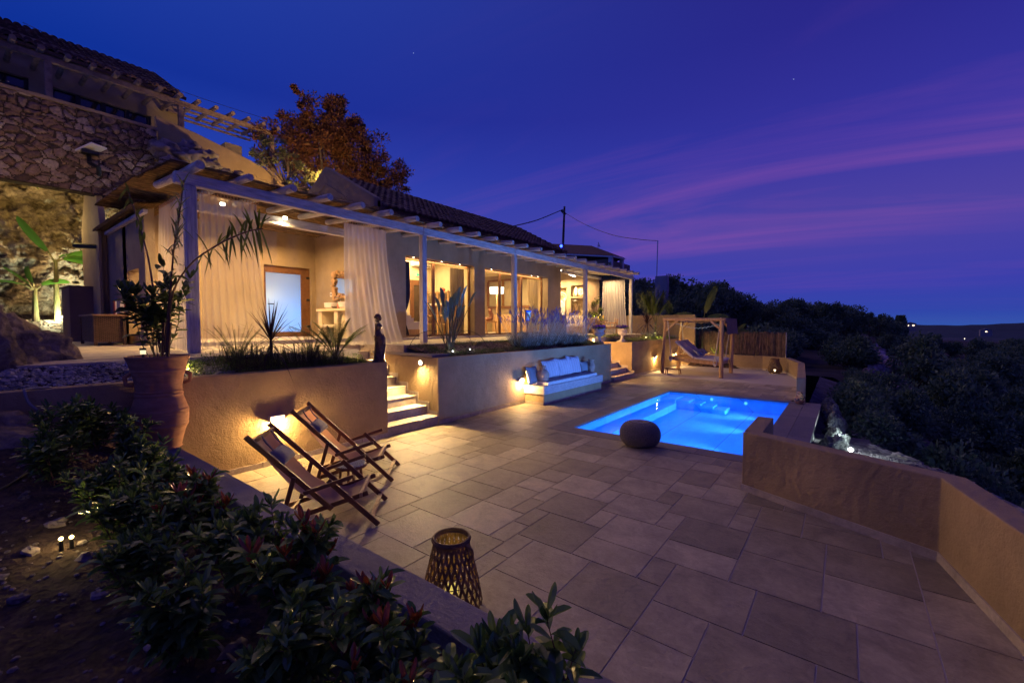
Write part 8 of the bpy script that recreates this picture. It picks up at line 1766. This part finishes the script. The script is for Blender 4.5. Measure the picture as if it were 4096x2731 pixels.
# scree, rocks, pale ledges
def scatter(name, label, px, n, rr, m, seed, cat='rocks'):
    rnd = random.Random(seed); g = MB()
    for i in range(n):
        k = rnd.randint(0, len(px) - 2); t = rnd.random(); x = px[k][0] + (px[k + 1][0] - px[k][0]) * t + rnd.gauss(0, px[k][2]); y = px[k][1] + (px[k + 1][1] - px[k][1]) * t + rnd.gauss(0, px[k][2] * .5); p = hit(x, y)
        d = math.hypot(p.x, p.y); r = rnd.uniform(*rr) * d / 30; g.ball((p.x, p.y, p.z + r * .3), (r * 1.2, r, r * .8), 8, 5, rough=0.6, seed=rnd.random() * 9)
    return stuff(g.build(name, m), label, cat)
M_scree = mat('scree', (0.16, 0.10, 0.11), (0.50, 0.40, 0.42), rough=0.95, ns=1.2, island=0.4)
scatter('scree', 'pale reddish rock scree running down the dark hillside', [(3480, 1405, 14), (3540, 1460, 30), (3590, 1540, 34), (3640, 1600, 12)], 260, (0.10, 0.35), M_scree, 3)
scatter('rock_outcrop', 'small pale rock patches among the hillside bushes', [(3290, 1360, 10), (3300, 1385, 12), (3130, 1340, 8)], 60, (0.1, 0.25), M_scree, 4)
# path edge stones, rubble beside the pool wall
rnd2 = random.Random(6); g = MB()
for i in range(150):
    t = i / 150; x = 3300 + 790 * t; y = 1745 + 330 * t ** 1.25; r_ = ray(x, y + rnd2.uniform(-8, 14)); tt = (-0.62 - EYE) / r_.z; p = Vector((0, 0, EYE)) + r_ * tt; r0 = rnd2.uniform(0.04, 0.13); g.ball((p.x, p.y, -0.62 + r0 * .3), (r0 * 1.3, r0, r0 * .8), 8, 5, rough=0.6, seed=rnd2.random() * 9)
stuff(g.build('edge_stones', M_dry), 'row of rough stones along the outer edge of the rubble path', 'stones')
g = MB()
for i in range(1500):
    X_, Y_ = rnd2.uniform(0.2, 5), rnd2.uniform(4.5, 15); r0 = rnd2.uniform(0.012, 0.035); g.ball((X_, Y_, hland(X_, Y_) + r0 * .2), (r0 * 1.2, r0, r0 * .7), 5, 4)
stuff(g.build('rubble', M_stn), 'small loose stones over the rubble path outside the parapet', 'stones')
for i, (x, y, z, r0) in enumerate(((-0.12, 13.2, -0.35, 0.28), (-0.1, 12.3, -0.5, 0.26), (-0.15, 11.5, -0.5, 0.27), (-0.2, 14.2, -0.3, 0.25), (-0.15, 10.8, -0.65, 0.22), (-0.25, 10.1, -0.65, 0.22), (-0.3, 15.1, -0.2, 0.26))):
    o = lump((0, 0, 0), (r0 * .8, r0, r0 * 1.1), i + 40, 20, 14, 0.6, 1.6).build('rock', M_rub, smooth=True); o.location = (x, y, z); tag(o, ['third', 'fourth', 'fifth', 'second', 'sixth', 'seventh', 'first'][i] + ' pale boulder from the far end of the row against the outer pool wall', 'rock', 'boulders along the outer pool wall')
p = W(3403, 1798, Z=-0.42); fl_ = empty('garden_floodlight', (p.x, p.y, -0.62), 'small white floodlight on the rubble ground outside the parapet', 'lamp'); g = MB(); g.tube([(0, 0, 0), (0, 0, .14)], 0.02, 8); P(g, 'stake', M_metal, fl_); g = MB(); g.ball((0, 0, 0.2), 0.045, 10, 8); P(g, 'bulb', emis('flood_bulb', (0.85, 0.95, 1.0), 8), fl_)
lamp('POINT', (p.x + 0.3, p.y - 0.1, -0.2), 8, (0.72, 0.95, 1.0), 0.05).name = 'flood_lamp'
lamp('SPOT', (p.x + 0.35, p.y + 0.2, -0.25), 110, (0.72, 0.95, 1.0), 0.05, rot=aim((-1, 0.4, 0.1)), spot=R(90)).name = 'flood_lamp'
# wire fence posts on the slope
wf = empty('wire_fence', hit(3325, 1640), 'thin wire fence with slim steel posts on the slope below the terrace', 'fence'); tops = []
for (x, yt, yb_) in ((3325, 1572, 1635), (3388, 1583, 1625), (3446, 1560, 1625), (3462, 1583, 1625)):
    q = W(x, yb_, Y=24); t = W(x, yt, Y=24); g = MB(); g.tube([q - Vector((0, 0, 1.0)), t], 0.025, 6); U_(g, 'post', M_chrome, wf); tops.append((q, t))
g = MB()
for (a, at), (c, ct) in zip(tops[:-1], tops[1:]):
    for k in range(5): f = k / 4; g.tube([a + (at - a) * f, c + (ct - c) * f], 0.004, 3)
U_(g, 'wires', M_chrome, wf)
# reed fence
rf = empty('reed_fence', (-4, 24.3, 0.6), 'brown reed screen fence on the low wall behind the daybed', 'fence'); path = [(-6.35, 25.1), (-4.9, 24.55), (-3.15, 24.0), (-2.13, 23.24)]; rnd2 = random.Random(3); g = MB(); gr = MB()
tot = [math.dist(path[i], path[i + 1]) for i in range(3)]
for i in range(520):
    s = sum(tot) * i / 520; k = 0
    while s > tot[k] and k < 2: s -= tot[k]; k += 1
    t = s / tot[k]; x = path[k][0] + (path[k + 1][0] - path[k][0]) * t + rnd2.uniform(-.012, .012); y = path[k][1] + (path[k + 1][1] - path[k][1]) * t + rnd2.uniform(-.02, .02); zb_ = 0.55 if k == 0 else 0.70
    g.tube([(x, y, zb_), (x + rnd2.uniform(-.02, .02), y, 1.80 + rnd2.uniform(-.05, .06))], rnd2.uniform(.005, .010), 5)
M_fence = mat('fence_reed', (0.12, 0.07, 0.04), (0.36, 0.24, 0.14), rough=0.85, ns=6, stretch=(4, 4, .7), bump=0.5, island=0.45); U_(g, 'reeds', M_fence, rf)
g = MB(); g.tube([(-2.11, 23.2, 0.68), (-2.11, 23.2, 1.82)], 0.022, 8); U_(g, 'end_post', M_chrome, rf)
# concrete pillar with mast, utility pole, cables, far house
pil = empty('concrete_pillar', W(2645, 1200, Y=36), 'tall pale concrete pillar behind the feathery palm', 'pillar'); a, b_ = W(2621, 1105, Y=36), W(2667, 1107, Y=36)
g = MB(); g.box(a.x, b_.x, 36, 36 + 0.6, -1, a.z); U_(g, 'shaft', mat('concrete', (0.3, 0.29, 0.3), (0.4, 0.38, 0.38), ns=1, bump=0.2), pil)
g = MB(); q = W(2627, 1105, Y=36.2); t = W(2631, 962, Y=36.2); g.tube([q, t], 0.05, 8); U_(g, 'mast', M_chrome, pil)
up_ = empty('utility_pole', W(2250, 1010, Y=46), 'leaning dark wooden utility pole above the end of the villa roof', 'pole'); a = W(2249, 1060, Y=46); b_ = W(2258, 826, Y=46); g = MB(); g.tube([a, b_], [0.17, 0.12], 10); U_(g, 'pole', M_bark, up_); g = MB(); g.bar(W(2246, 842, Y=46), W(2262, 858, Y=46), 0.08, 0.3); U_(g, 'insulator', M_metal, up_)
def cable(nm, pts, r_, lab): g = MB(); g.tube(curve_pts(pts, 8), r_, 4); o = g.build(nm, M_metal); tag(o, lab, 'cable')
cable('overhead_cable', [W(2252, 838, Y=46), W(2150, 880, Y=38), W(2040, 908, Y=30)], 0.05, 'thick overhead cable running from the utility pole down to the villa roof')
cable('overhead_cable', [W(2258, 850, Y=46), W(2340, 898, Y=43), W(2450, 940, Y=40), W(2560, 958, Y=37.5), W(2631, 963, Y=36.2)], 0.025, 'thin overhead cable sagging between the utility pole and the concrete pillar mast')
g = MB(); bp_l = W(2245, 984, Y=45.5); o = empty('blue_beacon', bp_l, 'small bright blue light on the foot of the utility pole', 'lamp'); g.ball((0, 0, 0), 0.16, 8, 6); P(g, 'bulb', emis('beacon', (0.02, 0.05, 1.0), 10), o); g = MB(); g.tube([(0, 0, -1.0), (0, 0, -0.17)], 0.1, 8); P(g, 'stand', M_white_p, o)
fh = empty('neighbour_house', W(2350, 1020, Y=44), 'dark neighbouring house with maroon roof and columned porch beyond the pergola', 'house')
M_maroon = mat('maroon_tiles', (0.07, 0.02, 0.025), (0.12, 0.035, 0.035), rough=0.8, ns=2, bump=0.5)
rl, rr2, el_, er, tp, bk = W(2190, 974, Y=48), W(2366, 983, Y=48), W(2190, 1010, Y=43), W(2452, 1022, Y=43), W(2499, 1032, Y=48), W(2420, 1006, Y=43)
g = MB(); vs = [rl, rr2, el_, er, tp, rl + Vector((0, 6, -1.5)), rr2 + Vector((0, 6, -1.5))]; th_ = Vector((0, 0, -0.18)); g.add(vs + [v_ + th_ for v_ in vs], [(2, 3, 1, 0), (3, 4, 1), (0, 1, 6, 5), (1, 4, 6), (2, 9, 10, 3), (3, 10, 11, 4), (9, 12, 11, 10)]); U_(g, 'roof', M_maroon, fh)
g = MB(); xw = W(2425, 1030, Y=43.5).x; g.box(el_.x, xw, 43.6, 50, er.z - 4, er.z - 0.2); U_(g, 'wall', M_box, fh)
for x, Y in ((2443, 43.3), (2487, 47.5)): q = W(x, 1030, Y=Y); g = MB(); g.box(q.x - .2, q.x + .2, Y - .2, Y + .2, er.z - 4.2, q.z); U_(g, 'column', M_white_p, fh)
g = MB(); g.bar(el_ + Vector((0, -.05, -.12)), er + Vector((0, -.05, -.12)), .06, .14); g.bar(er + Vector((0.05, -.05, -.12)), tp + Vector((0.05, 0, -.12)), .06, .14); U_(g, 'gutter', M_white_p, fh)
g = MB(); q0, q1 = W(2392, 992, Y=46), W(2392, 978, Y=46); g.tube([q0, q1], .04, 5); g.tube([W(2393, 970, Y=46), W(2400, 989, Y=46)], .04, 5); g.tube([W(2392, 984, Y=46), W(2399, 984, Y=46)], .03, 5); U_(g, 'antenna', M_metal, fh)
q = W(2390, 1062, Y=40); o = copy_tree(TV[1]); put(o, (q.x, q.y, q.z - 2.2), 1, 0.95); tag(o, 'dark bush in front of the maroon roofed house', None, None); o['group'] = ''
del o['group']
q = W(2450, 1075, Y=39); o = copy_tree(TV[1]); put(o, (q.x, q.y, q.z - 2.2), 2, 0.7); tag(o, 'dark bush below the porch columns of the maroon roofed house'); del o['group']
